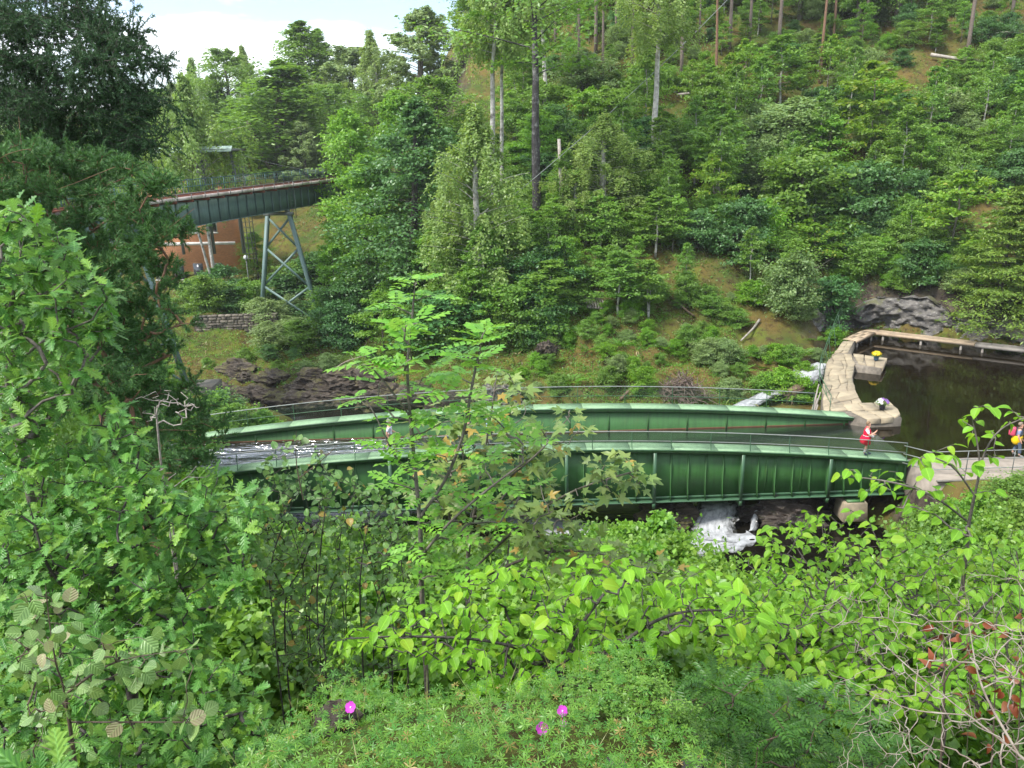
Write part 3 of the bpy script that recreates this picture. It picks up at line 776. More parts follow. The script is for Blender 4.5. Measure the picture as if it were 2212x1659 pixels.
prism(core, -18.6, TOP - .05, 'core_wall', M['stone_wall'], dam, DO)
stones(cell_grid(Lft, Rgt, 13, 4, .13, 1), TOP, dam, M['stone_pave'], DO, seed=2)
J1 = (np.array([(18.5, 39.0), (18.52, 38.05)]), None)
# near jetty
nA, nB = np.array([(17.2, 39.45), (18.6, 38.0)]), None
near_L = np.array([(18.62, 37.95), (20.55, 38.05)]); near_R = np.array([(17.35, 40.0), (21.05, 40.6)])
prism([(17.0, 39.42), (18.66, 38.0), (20.5, 38.1), (20.95, 40.55), (17.4, 40.2)], -16.8, TOP - .05, 'core_wall', M['stone_wall'], dam, DO)
stones(cell_grid(np.array([(18.62, 37.95), (20.2, 38.02), (20.62, 38.5)]), np.array([(18.3, 39.3), (20.0, 39.3), (20.9, 39.35)]), 3, 2, .06, 5), TOP + .02, dam, M['stone_pave'], DO, seed=6, depth=.3)
stones(cell_grid(np.array([(17.3, 39.45), (19.0, 39.38), (20.95, 39.4)]), np.array([(17.5, 40.55), (19.2, 40.62), (21.08, 40.7)]), 4, 2, .06, 7), TOP + .02, dam, M['stone_pave'], DO, seed=8, depth=.3)
# far jetty
prism([(22.3, 48.3), (23.75, 47.4), (25.05, 49.5), (23.0, 50.9)], -16.8, TOP - .05, 'core_wall', M['stone_wall'], dam, DO)
stones(cell_grid(np.array([(22.75, 48.4), (23.85, 47.35)]), np.array([(23.45, 50.95), (25.2, 49.55)]), 3, 3, .05, 9), TOP + .02, dam, M['stone_pave'], DO, seed=10, depth=.28)
# steps up to the boardwalk
stones(cell_grid(np.array([(22.3, 51.25), (24.2, 54.3)]), np.array([(23.2, 51.15), (24.95, 54.1)]), 5, 2, .05, 11), TOP + .06, dam, M['stone_pave'], DO, seed=12, depth=.5)
prism([(22.3, 51.1), (23.3, 51.0), (25.0, 54.1), (24.2, 54.4)], -17.5, TOP - .02, 'core_wall', M['stone_wall'], dam, DO)
# boardwalk
bw = empty('boardwalk', (29, 55, -14.3), 0, 'wooden boardwalk along the pond below the pale rocks', 'boardwalk')
BO = np.array([29, 55, -14.3])
def planks(A, B, wid, n_, mat, step, seed, top=-14.05):
    """planks run the length from A to B, laid side by side over width wid (towards +n)"""
    A, B = np.array(A, float), np.array(B, float); d = unit(B - A); nrm = np.array([-d[1], d[0]])
    L = np.linalg.norm(B - A); r = np.random.default_rng(seed); w = wid / n_
    for k in range(n_):
        cuts = [0] + [c for c in np.arange(step * (.4 + .3 * (k % 2)), L - .3, step)] + [L]
        for a, b in zip(cuts[:-1], cuts[1:]):
            z = top + r.uniform(-.006, .006)
            q = [A + d * (a + .004) + nrm * (w * k + .006), A + d * (b - .004) + nrm * (w * k + .006), A + d * (b - .004) + nrm * (w * (k + 1) - .006), A + d * (a + .004) + nrm * (w * (k + 1) - .006)]
            V = [[*p, z - .05] for p in q] + [[*p, z] for p in q]
            MB().add(V, np.array([[0, 1, 5, 4], [1, 2, 6, 5], [2, 3, 7, 6], [3, 0, 4, 7], [4, 5, 6, 7], [3, 2, 1, 0]])).build('plank', mat, bw, origin=BO)
    f = [A - nrm * .03, B - nrm * .03, B, A]
    V = [[*p, top - .2] for p in f] + [[*p, top - .006] for p in f]
    MB().add(V, np.array([[0, 1, 5, 4], [1, 2, 6, 5], [2, 3, 7, 6], [3, 0, 4, 7], [4, 5, 6, 7], [3, 2, 1, 0]])).build('fascia_board', mat, bw, origin=BO)
    for s in np.arange(.5, L, 2.6):
        p = A + d * s + nrm * .1
        MB().box((p[0] - .06, p[1] - .06, -17), (p[0] + .06, p[1] + .06, top - .06)).build('post', M['wood_old'], bw, origin=BO)
planks((25.05, 54.1), (27.55, 56.55), .98, 4, M['wood_new'], 3.6, 1)
planks((27.62, 56.5), (32.6, 52.3), .98, 4, M['wood_new'], 3.0, 2)
planks((32.62, 52.28), (41.0, 45.6), .98, 5, M['wood_old'], 2.4, 3, -14.08)
prism([(27.55, 56.55), (27.62, 56.5), (28.28, 57.24), (27.9, 57.7), (26.86, 57.24)], -14.2, -14.055, 'corner_board', M['wood_new'], bw, BO)
# bent green railing on the spill side of the dam
dr = empty('dam_railing', (20, 47, -14.2), 0, 'bent green tube railing leaning over the spillway side of the dam', 'railing')
GO = np.array([20, 47, -14.2])
rp_ = np.array([(17.3, 39.6), (18.1, 42.0), (18.9, 44.4), (20.2, 47.6), (21.2, 49.6), (22.1, 51.4), (23.3, 53.4), (24.6, 55.6), (25.6, 57.4)])
hh_ = np.array([.9, .75, .75, .8, .95, 1.25, 1.6, 1.9, 2.0]) - 14.2
out_ = np.array([0, -.15, -.3, -.3, -.25, -.2, -.3, -.4, -.4])
for dzz, rr, nm in ((0, .022, 'top_rail'), (-.42, .018, 'mid_rail')):
    MB().tube(smooth_path(np.c_[rp_[:, 0] + out_, rp_[:, 1], hh_ + dzz], 5), rr, 6).build(nm, M['green_rail'], dr, True, origin=GO)
for i in range(len(rp_)):
    MB().tube([(rp_[i, 0], rp_[i, 1], -15.2), (rp_[i, 0], rp_[i, 1], -14.2), (rp_[i, 0] + out_[i], rp_[i, 1], hh_[i])], .02, 6).build('post', M['green_rail'], dr, origin=GO)
# wooden stakes leaning on the outer foot of the dam
for k in range(7):
    x, y = 16.6 + .22 * k + rng.normal(0, .05), 40.1 + .5 * k
    o = MB().tube([(0, 0, 0), (.5 + rng.normal(0, .1), .25, 2.2 + rng.uniform(-.3, .4))], [.05, .035], 6).build('wooden_stake', M['twig_grey'])
    o.location = (x - .25, y, -16.3)
    tag(o, ('lowest', 'second', 'third', 'fourth', 'fifth', 'sixth', 'uppermost')[k] + ' grey wooden stake leaning against the outer foot of the dam', 'stake', 'stakes leaning on the dam')
# flower pots
def pot_flowers(name, loc, potcol, heads, label, n_, rad, hgt):
    e = empty(name, loc, 0, label, 'flower pot', None)
    P = MB(); P.tube([(0, 0, 0), (0, 0, .02), (0, 0, .26), (0, 0, .3)], [.12, .13, .175, .185], 14)
    P.build('pot', flat('pot_' + name, potcol, .5), e, True)
    r = np.random.default_rng(int(abs(loc[0]) * 10))
    lm = MB()
    for _ in range(260):
        d = unit(r.normal(size=3) * [1, 1, .7]); d[2] = abs(d[2]) * .8 - .12
        c = np.array([0, 0, .34]) + d * rad * r.uniform(.55, .95)
        a, b_ = unit(r.normal(size=3)), unit(r.normal(size=3))
        lm.add([c, c + a * .07 + b_ * .02, c + a * .11, c + a * .07 - b_ * .02], np.array([[0, 1, 2, 3]]))
    tag(lm.build('foliage', M['leaf_mid'], e), kind='stuff')
    for i in range(n_):
        d = unit(r.normal(size=3)); d[2] = abs(d[2]); d = unit(d + [0, 0, .25])
        c = np.array([0, 0, hgt]) + d * rad * r.uniform(.85, 1.05) * np.array([1, 1, .8])
        x = unit(np.cross(d, [.3, .9, .1])); y = np.cross(d, x)
        s = r.uniform(.045, .065); an = np.arange(10) * math.pi / 5
        V = [c + d * .01] + [c + (x * math.cos(q) + y * math.sin(q)) * s * (1 if k % 2 else .75) - d * .012 for k, q in enumerate(an)]
        MB().add(V, np.array([[0, 1 + k, 1 + (k + 1) % 10] for k in range(10)])).build('flower', heads(c, r), e)
# ---------------------------------------------------------------- railway viaduct on trestles
VA, VB = np.array([-27.9, 47.5]), np.array([-17.6, 85.0])
vd = unit(VB - VA); vn = np.array([vd[1], -vd[0]])        # vn points right of the track, towards us
VL = np.linalg.norm(VB - VA)
def vz(s): return -3.0 + .013 * s                         # deck edge height along the track
def vp(s, off, z):
    p = VA + vd * s + vn * off
    return np.array([p[0], p[1], vz(s) + z])
vi = empty('railway_viaduct', (*VA, -16), 0, 'pale teal steel railway viaduct on trestle legs above the river', 'viaduct')
VO = np.array([*VA, -16])
def vbox(name, s0, s1, o0, o1, z0, z1, mat, parent):
    V = [vp(s, o, z) for s in (s0, s1) for o in (o0, o1) for z in (z0, z1)]
    return MB().add(V, BOXF).build(name, mat, parent, origin=VO)
for off in (.95, -.95):
    vbox('girder', 0, VL, off - .03, off + .03, -2.05, -.3, M['teal'], vi)
    vbox('bottom_flange', 0, VL, off - .22, off + .22, -2.1, -2.055, M['teal'], vi)
    vbox('top_flange', 0, VL, off - .22, off + .22, -.3, -.24, M['teal'], vi)
for s in np.arange(.4, VL, 1.28):
    vbox('stiffener', s - .02, s + .02, .98, 1.15, -2.05, -.3, M['teal_light'] if False else M['teal'], vi)
for s in np.arange(.2, VL, 1.9):
    vbox('cross_beam', s - .12, s + .12, -1.9, 1.88, -.237, -.03, M['rust_red'], vi)
vbox('deck', 0, VL, -1.75, 1.6, -.028, .04, M['bark_dark'], vi)
vbox('red_board', 0, VL, 1.62, 1.72, -.026, .24, M['rust_red'], vi)
for s in np.arange(0, VL - .2, 3.2):
    vbox('fascia_board', s, min(VL, s + 3.17), 1.74, 1.92, -.026, .2, M['pale_board'], vi)
for off in (-.72, .72): vbox('rail', 0, VL, off - .035, off + .035, .09, .24, M['rust_red'], vi)
for s in np.arange(.2, VL, .65): vbox('sleeper', s - .12, s + .12, -1.25, 1.25, .041, .089, M['bark_dark'], vi)
def vrail(off, h, step, mat, bars):
    rl = empty('railing', (0, 0, 0), 0, parent=vi)
    for s in np.arange(.2, VL, step): MB().bar(vp(s, off, 0), vp(s, off, h), .04).build('post', mat, rl, origin=VO)
    for z in bars: MB().bar(vp(0, off, z), vp(VL, off, z), .05).build('rail_bar', mat, rl, origin=VO)
vrail(-1.85, 1.15, 1.6, M['teal_rail'], (1.15, .62))
vrail(1.95, .42, 1.6, M['grey_steel'], (.42,))
rl = [o for o in vi.children if o.name.startswith('railing')][0]
for s in np.arange(.45, VL, .32): MB().bar(vp(s, -1.85, .08), vp(s, -1.85, 1.12), .018).build('baluster', M['teal_rail'], rl, origin=VO)
def trestle(s, zfoot, name='trestle'):
    t = empty(name, (0, 0, 0), 0, parent=vi)
    zt = -2.55; H = vz(s) + zt - zfoot
    half = lambda z: 1.12 + .205 * (zt - z)                # half width grows downwards
    zb_ = zfoot - vz(s)
    for sg in (-1, 1):
        MB().bar(vp(s, sg * half(zt), zt), vp(s, sg * half(zb_), zb_), .34, .3, (*vd, 0)).build('leg', M['teal_light'], t, origin=VO)
        p = vp(s, sg * half(zb_), zb_)
        box('footing', p - VO - [.6, .6, 1.2], p - VO + [.6, .6, .05], M['concrete'], t)
    MB().bar(vp(s, -1.5, zt + .1), vp(s, 1.5, zt + .1), .34, .3, (0, 0, 1)).build('cap_beam', M['grey_steel'], t, origin=VO)
    for off in (-.95, .95): MB().bar(vp(s, off, zt + .25), vp(s, off, -2.1), .4, .4, (1, 0, 0)).build('bearing', M['grey_steel'], t, origin=VO)
    zz = [zt - .2, zt - 3.0, zt - 6.6, zb_ + .3]
    for a, b in zip(zz[:-1], zz[1:]):
        MB().bar(vp(s - .06, -half(a), a), vp(s - .06, half(b), b), .2, .07, (*vd, 0)).build('brace', M['teal'], t, origin=VO)
        MB().bar(vp(s + .06, half(a), a), vp(s + .06, -half(b), b), .2, .07, (*vd, 0)).build('brace', M['teal'], t, origin=VO)
    MB().bar(vp(s, -half(zb_ + .25), zb_ + .25), vp(s, half(zb_ + .25), zb_ + .25), .18, .12, (*vd, 0)).build('tie_beam', M['teal'], t, origin=VO)
    # inspection ladder
    for o in (1.25, 1.65): MB().bar(vp(s + .3, o, -2.9), vp(s + .3, o, .4), .04).build('ladder_rail', M['grey_steel'], t, origin=VO)
    for z in np.arange(-2.8, .3, .3): MB().bar(vp(s + .3, 1.25, z), vp(s + .3, 1.65, z), .025).build('rung', M['grey_steel'], t, origin=VO)
s1 = (72.5 - VA[1]) / vd[1]; s2 = (53.5 - VA[1]) / vd[1]
trestle(s1, -15.7); trestle(s2, -15.6)
o = box('concrete_slab', (-24.6, 52.6, -16.9), (-21.4, 54.6, -15.62), M['concrete'], None, .04)
tag(o, 'flat concrete slab beside the river under the trestle foot', 'slab')

# dry stone retaining wall across the river
sw = empty('stone_wall', (-24.5, 69.4, -15.6), .05, 'dry stone retaining wall above the grassy river bank', 'wall')
r = np.random.default_rng(8)
z = 0.0
while z < 1.75:
    h = r.uniform(.16, .3); x = -4.4 + r.uniform(0, .3)
    while x < 3.0:
        w = r.uniform(.28, .75)
        q = [(x + .02, 0), (x + w - .02, 0), (x + w - .02 + r.normal(0, .03), h - .02), (x + .02 + r.normal(0, .03), h - .02 + r.normal(0, .015))]
        d = r.uniform(-.05, .05); c = np.mean(q, 0)
        V = [[p[0], .35, z + p[1]] for p in q] + [[p[0], d, z + p[1]] for p in q] + [[c[0] + (p[0] - c[0]) * .8, d - .035, z + c[1] + (p[1] - c[1]) * .8] for p in q]
        MB().add(V, np.array([[0, 1, 5, 4], [1, 2, 6, 5], [2, 3, 7, 6], [3, 0, 4, 7], [4, 5, 9, 8], [5, 6, 10, 9], [6, 7, 11, 10], [7, 4, 8, 11], [8, 9, 10, 11]])).build('stone', M['stone_wall'], sw)
        x += w
    z += h
box('backing', (-4.5, .2, -.8), (3.1, .8, 1.75), M['rock_wet'], sw)

# brick building behind the trestle
def brick_mat():
    m, n, l, b = new_mat('red_brick')
    t = n.new('ShaderNodeTexCoord')
    mp = n.new('ShaderNodeMapping'); mp.inputs['Rotation'].default_value = (math.radians(90), 0, 0)
    l.new(t.outputs['Object'], mp.inputs['Vector'])
    br = n.new('ShaderNodeTexBrick'); l.new(mp.outputs[0], br.inputs['Vector'])
    br.inputs['Color1'].default_value = (.72, .28, .12, 1); br.inputs['Color2'].default_value = (.58, .21, .09, 1); br.inputs['Mortar'].default_value = (.45, .3, .2, 1)
    br.inputs['Scale'].default_value = 1.0; br.inputs['Brick Width'].default_value = .26; br.inputs['Row Height'].default_value = .085; br.inputs['Mortar Size'].default_value = .012
    l.new(br.outputs['Color'], b.inputs['Base Color']); b.inputs['Roughness'].default_value = .9
    bump(n, l, b, br.outputs['Fac'], -.4, .01)
    return m
M['brick'] = brick_mat()
M['white_band'] = surf('white_band', (.62, .6, .56), (.5, .48, .45), 2, .8, .1)
M['window_dark'] = flat('window_glass', (.03, .035, .04), .1, .6)
BC = at(470, 520, 92)
bd = empty('brick_building', (BC[0], 92, -13), -.12, 'orange brick building with a pale band behind the trestle', 'building')
bx0, bx1, bh = -9.0, 2.1, 10.6
box('wall', (bx0, 0, 0), (bx1, 2.2, bh), M['brick'], bd)
zb1 = float(at(500, 525, 92)[2] + 13)
box('stone_band', (bx0 - .05, -.06, zb1 - .16), (bx1 + .05, 0, zb1 + .2), M['white_band'], bd)
box('roof', (bx0 - .4, -.4, bh), (bx1 + .4, 2.6, bh + .35), M['grey_steel'], bd)
for cx in np.arange(bx0 + 1.2, bx1 - .5, 2.45):
    for zc in (zb1 - 4.2, zb1 + 1.3):
        w = empty('window', (cx, 0, zc), 0, parent=bd)
        box('frame', (-.62, -.05, 0), (.62, -.003, 1.9), M['white_band'] if zc > zb1 else M['bark_dark'], w)
        box('pane', (-.53, -.075, .08), (.53, -.052, 1.82), M['window_dark'], w)
        box('sill', (-.7, -.16, -.12), (.7, -.004, -.005), M['white_band'], w)
# globe lamp
lp = at(402 * 1.0 + 122 - 0, 556, 84)
lp = at(531, 556, 84)
ll = empty('lamp_post', (lp[0], 84, -15), 0, 'white globe lamp on a thin post before the brick building', 'lamp')
MB().tube([(0, 0, 0), (0, 0, lp[2] + 15 - .2)], .06, 8).build('pole', M['grey_steel'], ll)
import bmesh as _bm
def ball(name, c, rad, mat, parent, seg=16, sc=(1, 1, 1)):
    bm = _bm.new(); _bm.ops.create_uvsphere(bm, u_segments=seg, v_segments=seg // 2 + 2, radius=rad)
    me = bpy.data.meshes.new(name); bm.to_mesh(me); bm.free(); me.polygons.foreach_set('use_smooth', np.ones(len(me.polygons), bool))
    o = obj(name, me, mat, parent, c); o.scale = sc
    return o
ball('globe', (0, 0, lp[2] + 15), .26, flat('globe_white', (.8, .8, .78), .3), ll)
# canopy with ladder tower beyond the viaduct
cp = at(495, 345, 84)
cn = empty('platform_canopy', (cp[0], 84, -6), -.1, 'flat green roofed canopy on grey posts beyond the viaduct', 'canopy')
zc = float(at(470, 322, 84)[2] + 6)
box('roof', (-7.2, -1.6, zc - .25), (1.0, 1.8, zc), M['grey_steel'], cn)
a = MB(); a.add([[-7.3, -1.78, zc - .3], [1.1, -1.78, zc - .3], [1.1, -1.3, zc + .28], [-7.3, -1.3, zc + .28], [-7.3, 1.9, zc + .3], [1.1, 1.9, zc + .3], [-7.3, -1.7, zc - .3], [1.1, -1.7, zc - .3], [1.1, -1.25, zc + .2], [-7.3, -1.25, zc + .2]],
      np.array([[0, 1, 2, 3], [3, 2, 5, 4], [6, 9, 8, 7], [0, 6, 7, 1]]))
a.build('roof_sheet', M['roof_green'], cn)
for x in np.arange(-7, 1.1, .6): MB().bar((x, -1.79, zc - .29), (x, -1.31, zc + .285), .03).build('roof_seam', M['roof_green'], cn)
for x in (-6.5, -3, .3): box('post', (x - .12, -.12, -4), (x + .12, .12, zc - .26), M['grey_steel'], cn)
for x in (.75, 1.55):
    for y in (-.5, .3): MB().bar((x, y, -5), (x, y, zc - 1.6), .07).build('tower_post', M['grey_steel'], cn)
for z in np.arange(-4.5, zc - 1.5, .55):
    MB().bar((.75, -.5, z), (1.55, -.5, z), .05).build('tower_rung', M['grey_steel'], cn)
    MB().bar((1.55, -.5, z), (1.55, .3, z), .05).build('tower_rung', M['grey_steel'], cn)
# cables
def cable(a, b, sag, label, rad=.02, mat='rail_top'):
    t = np.linspace(0, 1, 24)[:, None]
    P = np.asarray(a) * (1 - t) + np.asarray(b) * t; P[:, 2] -= sag * 4 * (t * (1 - t))[:, 0]
    o = MB().tube(P - P[0], rad, 5).build('cable', M[mat]); o.location = P[0]
    tag(o, label, 'cable')
cable(at(1072, 452, 60), at(1590, -20, 84), .6, 'straight pale cable slanting up the wooded hillside', .028)
cable(at(508, 330, 84), at(720, 372, 95), .4, 'thin dark wire from the canopy to the trees', .03, 'grey_steel')
# ---------------------------------------------------------------- leaves
def frames(D, N):
    Y = unit(D); X = unit(np.cross(Y, N)); Z = np.cross(X, Y)
    return np.stack([X, Y, Z], -1)                       # columns
def scatter(T, P, D, N, S):
    """copies of one leaf template T=(V,F,uv) at P, along D, facing N, size S"""
    V, F, uv = T
    R = frames(D, N); S = np.asarray(S, float)
    if S.ndim == 1: S = np.stack([S] * 3, -1)
    W_ = np.einsum('nij,nkj->nki', R, V[None] * S[:, None]) + np.asarray(P)[:, None]
    n_, k = len(P), len(V)
    Fs = (F[None] + (np.arange(n_) * k)[:, None, None]).reshape(-1, F.shape[1])
    return W_.reshape(-1, 3), Fs, np.tile(uv, (n_, 1))
def tmpl(V, F, uv=None):
    V = np.asarray(V, float); F = np.asarray(F, int)
    return V, F, (np.c_[V[:, 0] * .9 + .5, V[:, 1]] if uv is None else np.asarray(uv, float))
RHOMB = tmpl([[0, 0, 0], [.32, .5, .1], [0, 1, -.05], [-.32, .5, .1]], [[0, 1, 2], [0, 2, 3]])
def strip_leaf(ts, ws, fold=.25, curl=.25, shift=None, wav=0.0, seed=0):
    """blade of rows (left edge, midrib, right edge)"""
    r = np.random.default_rng(seed)
    V, F, uv = [], [], []
    for i, (t, w) in enumerate(zip(ts, ws)):
        z = -curl * t * t
        sh = 0 if shift is None else shift[i]
        a, b = (r.normal(0, wav, 2) if wav else (0, 0))
        V += [[-w, t + sh, z + fold * w + a], [0, t, z], [w, t + sh, z + fold * w + b]]
        wm = max(ws)
        uv += [[.5 - .5 * w / wm, t], [.5, t], [.5 + .5 * w / wm, t]]
    for i in range(len(ts) - 1):
        k = 3 * i
        F += [[k, k + 1, k + 4], [k, k + 4, k + 3], [k + 1, k + 2, k + 5], [k + 1, k + 5, k + 4]]
    return tmpl(V, F, uv)
def oak_leaf(seed, curl=.2):
    ts = [0, .08, .2, .28, .40, .47, .58, .66, .77, .85, .93, 1.0]
    ws = [.012, .04, .17, .075, .27, .105, .34, .13, .28, .11, .14, .02]
    sh = [0, 0, .02, 0, .04, -.01, .04, 0, .03, 0, .01, 0]
    return strip_leaf(ts, ws, .18, curl, sh, .02, seed)
def ovate(seed, wmax=.34, curl=.3, fold=.3, tip=.12):
    ts = [0, .07, .2, .38, .56, .72, .86, 1.0]
    ws = [.0, .55, .9, 1.0, .93, .7, .36, .0]
    return strip_leaf(ts, [w * wmax for w in ws], fold, curl, [0, .02, .03, .03, .02, .02, .01, 0], .012, seed)
def round_leaf(seed, curl=.12):
    ts = [0, .06, .22, .45, .68, .86, 1.0]
    ws = [.02, .26, .42, .47, .40, .22, .0]
    return strip_leaf(ts, ws, .12, curl, None, .015, seed)
def small_leaf(seed, w=.3): return strip_leaf([0, .25, .6, 1.0], [.0, w * .85, w, .0], .25, .2, None, 0, seed)
def maple_leaf(seed):
    r = np.random.default_rng(seed)
    pts = [(0, 0)]
    lobes = [(-115, .42), (-62, .72), (0, 1.0), (62, .72), (115, .42)]
    out = []
    for k, (a, L) in enumerate(lobes):
        for da, q in ((-17, .62), (-7, .78), (0, 1.0), (7, .78), (17, .62)):
            out.append((a + da, L * q * r.uniform(.93, 1.05)))
        if k < 4: out.append(((a + lobes[k + 1][0]) / 2, .36))
    c = np.array([0, .18, 0.0])
    V = [c]; uv = [[.5, .2]]
    for a, L in out:
        a = math.radians(a); x, y = math.sin(a) * L * .72, math.cos(a) * L * .8
        V.append([x, .18 + y, -.16 * L * L + r.normal(0, .015)]); uv.append([.5 + x * .6, .2 + y])
    n_ = len(out)
    F = [[0, 1 + i + 1, 1 + i] for i in range(n_ - 1)]
    # petiole
    V += [[-.012, .18, 0], [.012, .18, 0], [0, -.35, .05]]; uv += [[.5, 0]] * 3
    F.append([n_ + 1, n_ + 3, n_ + 2])
    return tmpl(V, F, uv)
def compound(seed, pairs=6, wid=.1, ln=.27, curl=.3):
    """feathered leaf: rachis with leaflets"""
    r = np.random.default_rng(seed)
    V, F, uv = [], [], []
    def zc(t): return .12 * t - curl * t * t
    rows = np.linspace(0, 1, 5)
    for t in rows: V += [[-.006, t, zc(t)], [.006, t, zc(t)]]; uv += [[.5, .5]] * 2
    for i in range(4): k = 2 * i; F += [[k, k + 1, k + 3], [k, k + 3, k + 2]]
    sites = [(t, s) for t in np.linspace(.26, .9, pairs) for s in (-1, 1)] + [(.98, 0)]
    for t, s in sites:
        L = ln * (1 - .5 * abs(t - .55)) * r.uniform(.9, 1.1)
        d = np.array([s * .92, .42 + .2 * r.normal() * .3, -.12 + r.normal(0, .06)]) if s else np.array([0, 1, -.2])
        d = d / np.linalg.norm(d); n_ = np.array([0, 0, 1.0]); x = np.cross(d, n_)
        b = np.array([0, t, zc(t)]); k = len(V)
        w = wid * L / ln * .5
        V += list(map(list, [b, b + d * L * .45 + x * w - n_ * .0, b + d * L - n_ * .03, b + d * L * .45 - x * w]))
        V[k + 1][2] += .02; V[k + 3][2] += .02
        uv += [[.5, 0], [1, .5], [.5, 1], [0, .5]]
        F += [[k, k + 1, k + 2], [k, k + 2, k + 3]]
    return tmpl(V, F, uv)
def palm_leaf(seed, lobes=6):
    """deeply cut little leaf of the cranesbill"""
    r = np.random.default_rng(seed); V, F, uv = [[0, 0, 0]], [], [[.5, 0]]
    for a in np.linspace(-125, 125, lobes):
        a = math.radians(a); d = np.array([math.sin(a), math.cos(a)]); p = np.array([d[1], -d[0]])
        L = r.uniform(.8, 1.0); k = len(V)
        for q in (d * L * .6 + p * .11, d * L, d * L * .6 - p * .11): V.append([q[0], q[1], r.uniform(-.12, .08)]); uv.append([.5, .5])
        F += [[0, k, k + 1], [0, k + 1, k + 2]]
    return tmpl(V, F, uv)

# ---------------------------------------------------------------- leaf colours
M['leaf_mid'] = leaf('leaf_mid', (0.100, 0.208, 0.037), (0.199, 0.343, 0.052), trans=0.38)
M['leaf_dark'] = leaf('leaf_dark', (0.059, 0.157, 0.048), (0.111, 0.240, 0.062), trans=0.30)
M['leaf_ash'] = leaf('leaf_ash', (0.109, 0.246, 0.037), (0.233, 0.412, 0.054), trans=0.40)
M['leaf_birch'] = leaf('leaf_birch', (0.186, 0.292, 0.081), (0.306, 0.419, 0.107), trans=0.40)
M['leaf_birch_yellow'] = leaf('leaf_birch_yellow', (0.158, 0.263, 0.053), (0.242, 0.347, 0.079), trans=0.43)
M['leaf_grey'] = leaf('leaf_grey', (0.152, 0.245, 0.086), (0.254, 0.350, 0.120), trans=0.33)
M['leaf_bright'] = leaf('leaf_bright', (0.109, 0.274, 0.027), (0.237, 0.418, 0.042), trans=0.45)
M['leaf_lime'] = leaf('leaf_lime', (.13, .26, .025), (.2, .33, .035), c3=(.27, .3, .04), p3=.08, trans=.4)
M['leaf_orange'] = leaf('leaf_orange', (0.800, 0.392, 0.027), (0.960, 0.522, 0.054), trans=.3, tcol=(0.960, 0.435, 0.041))
M['needle_pine'] = leaf('needle_pine', (.034, .1, .034), (.11, .235, .065), trans=.18, rough=.55, spec=.25, objv=.2)
M['needle_spruce'] = leaf('needle_spruce', (.028, .07, .03), (.065, .135, .05), trans=.12, rough=.55, spec=.2, objv=.15)
M['needle_light'] = leaf('needle_light', (0.094, 0.188, 0.024), (0.189, 0.274, 0.036), trans=0.23, objv=.2)
M['fern'] = leaf('fern', (0.085, 0.216, 0.028), (0.171, 0.336, 0.044), c3=(0.183, 0.156, 0.044), p3=.06, trans=0.43)
M['bracken_brown'] = leaf('dry_grass', (.22, .19, .08), (.3, .24, .1), c3=(.14, .2, .04), p3=.4, trans=.2)
M['oak'] = leaf('oak_leaf', (0.060, 0.182, 0.034), (0.114, 0.265, 0.040), c3=(0.175, 0.329, 0.034), p3=.18, trans=.36, veins=6, under=(0.188, 0.282, 0.114), objv=.35)
M['aspen'] = leaf('aspen_leaf', (.13, .25, .07), (.21, .32, .1), c3=(.34, .29, .17), p3=.08, trans=.32, veins=5, under=(.3, .36, .22), objv=.3)
M['elm'] = leaf('elm_leaf', (0.140, 0.343, 0.014), (0.218, 0.446, 0.023), c3=(0.282, 0.435, 0.025), p3=.1, trans=.42, veins=10, under=(0.200, 0.343, 0.060), objv=.3)
M['elm_shaded'] = leaf('elm_leaf_shaded', (0.106, 0.271, 0.015), (0.187, 0.387, 0.022), c3=(0.237, 0.381, 0.026), p3=.12, trans=.42, veins=9, under=(0.187, 0.313, 0.053), objv=.3)  # darker copy of the elm leaf for the thicket, shade put into its colour
M['serviceberry'] = leaf('serviceberry_leaf', (.075, .175, .042), (.13, .245, .06), c3=(.34, .22, .05), p3=.07, trans=.3, veins=5, under=(.24, .32, .17), rough=.36, objv=.35)
M['rowan'] = leaf('rowan_leaf', (0.129, 0.325, 0.037), (0.215, 0.442, 0.049), trans=.38, under=(0.272, 0.403, 0.123), objv=.3)
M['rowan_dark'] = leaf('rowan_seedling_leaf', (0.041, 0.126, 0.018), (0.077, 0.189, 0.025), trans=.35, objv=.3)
M['maple'] = leaf('maple_leaf', (0.143, 0.231, 0.055), (0.220, 0.297, 0.077), c3=(.36, .25, .05), p3=.1, trans=.3, under=(0.264, 0.308, 0.132), objv=.35)
M['brown_leaf'] = leaf('withered_leaf', (.16, .04, .018), (.25, .075, .03), trans=.2, tcol=(.4, .12, .03), under=(.22, .1, .05))
M['cranesbill'] = leaf('cranesbill_leaf', (.06, .19, .022), (.17, .31, .03), c3=(.26, .2, .05), p3=.05, trans=.33)
M['grass'] = leaf('grass_blade', (.13, .2, .04), (.3, .28, .12), trans=.25)
M['ivy'] = leaf('low_herb', (.06, .15, .025), (.12, .21, .035), c3=(.15, .13, .05), p3=.1, trans=.3)

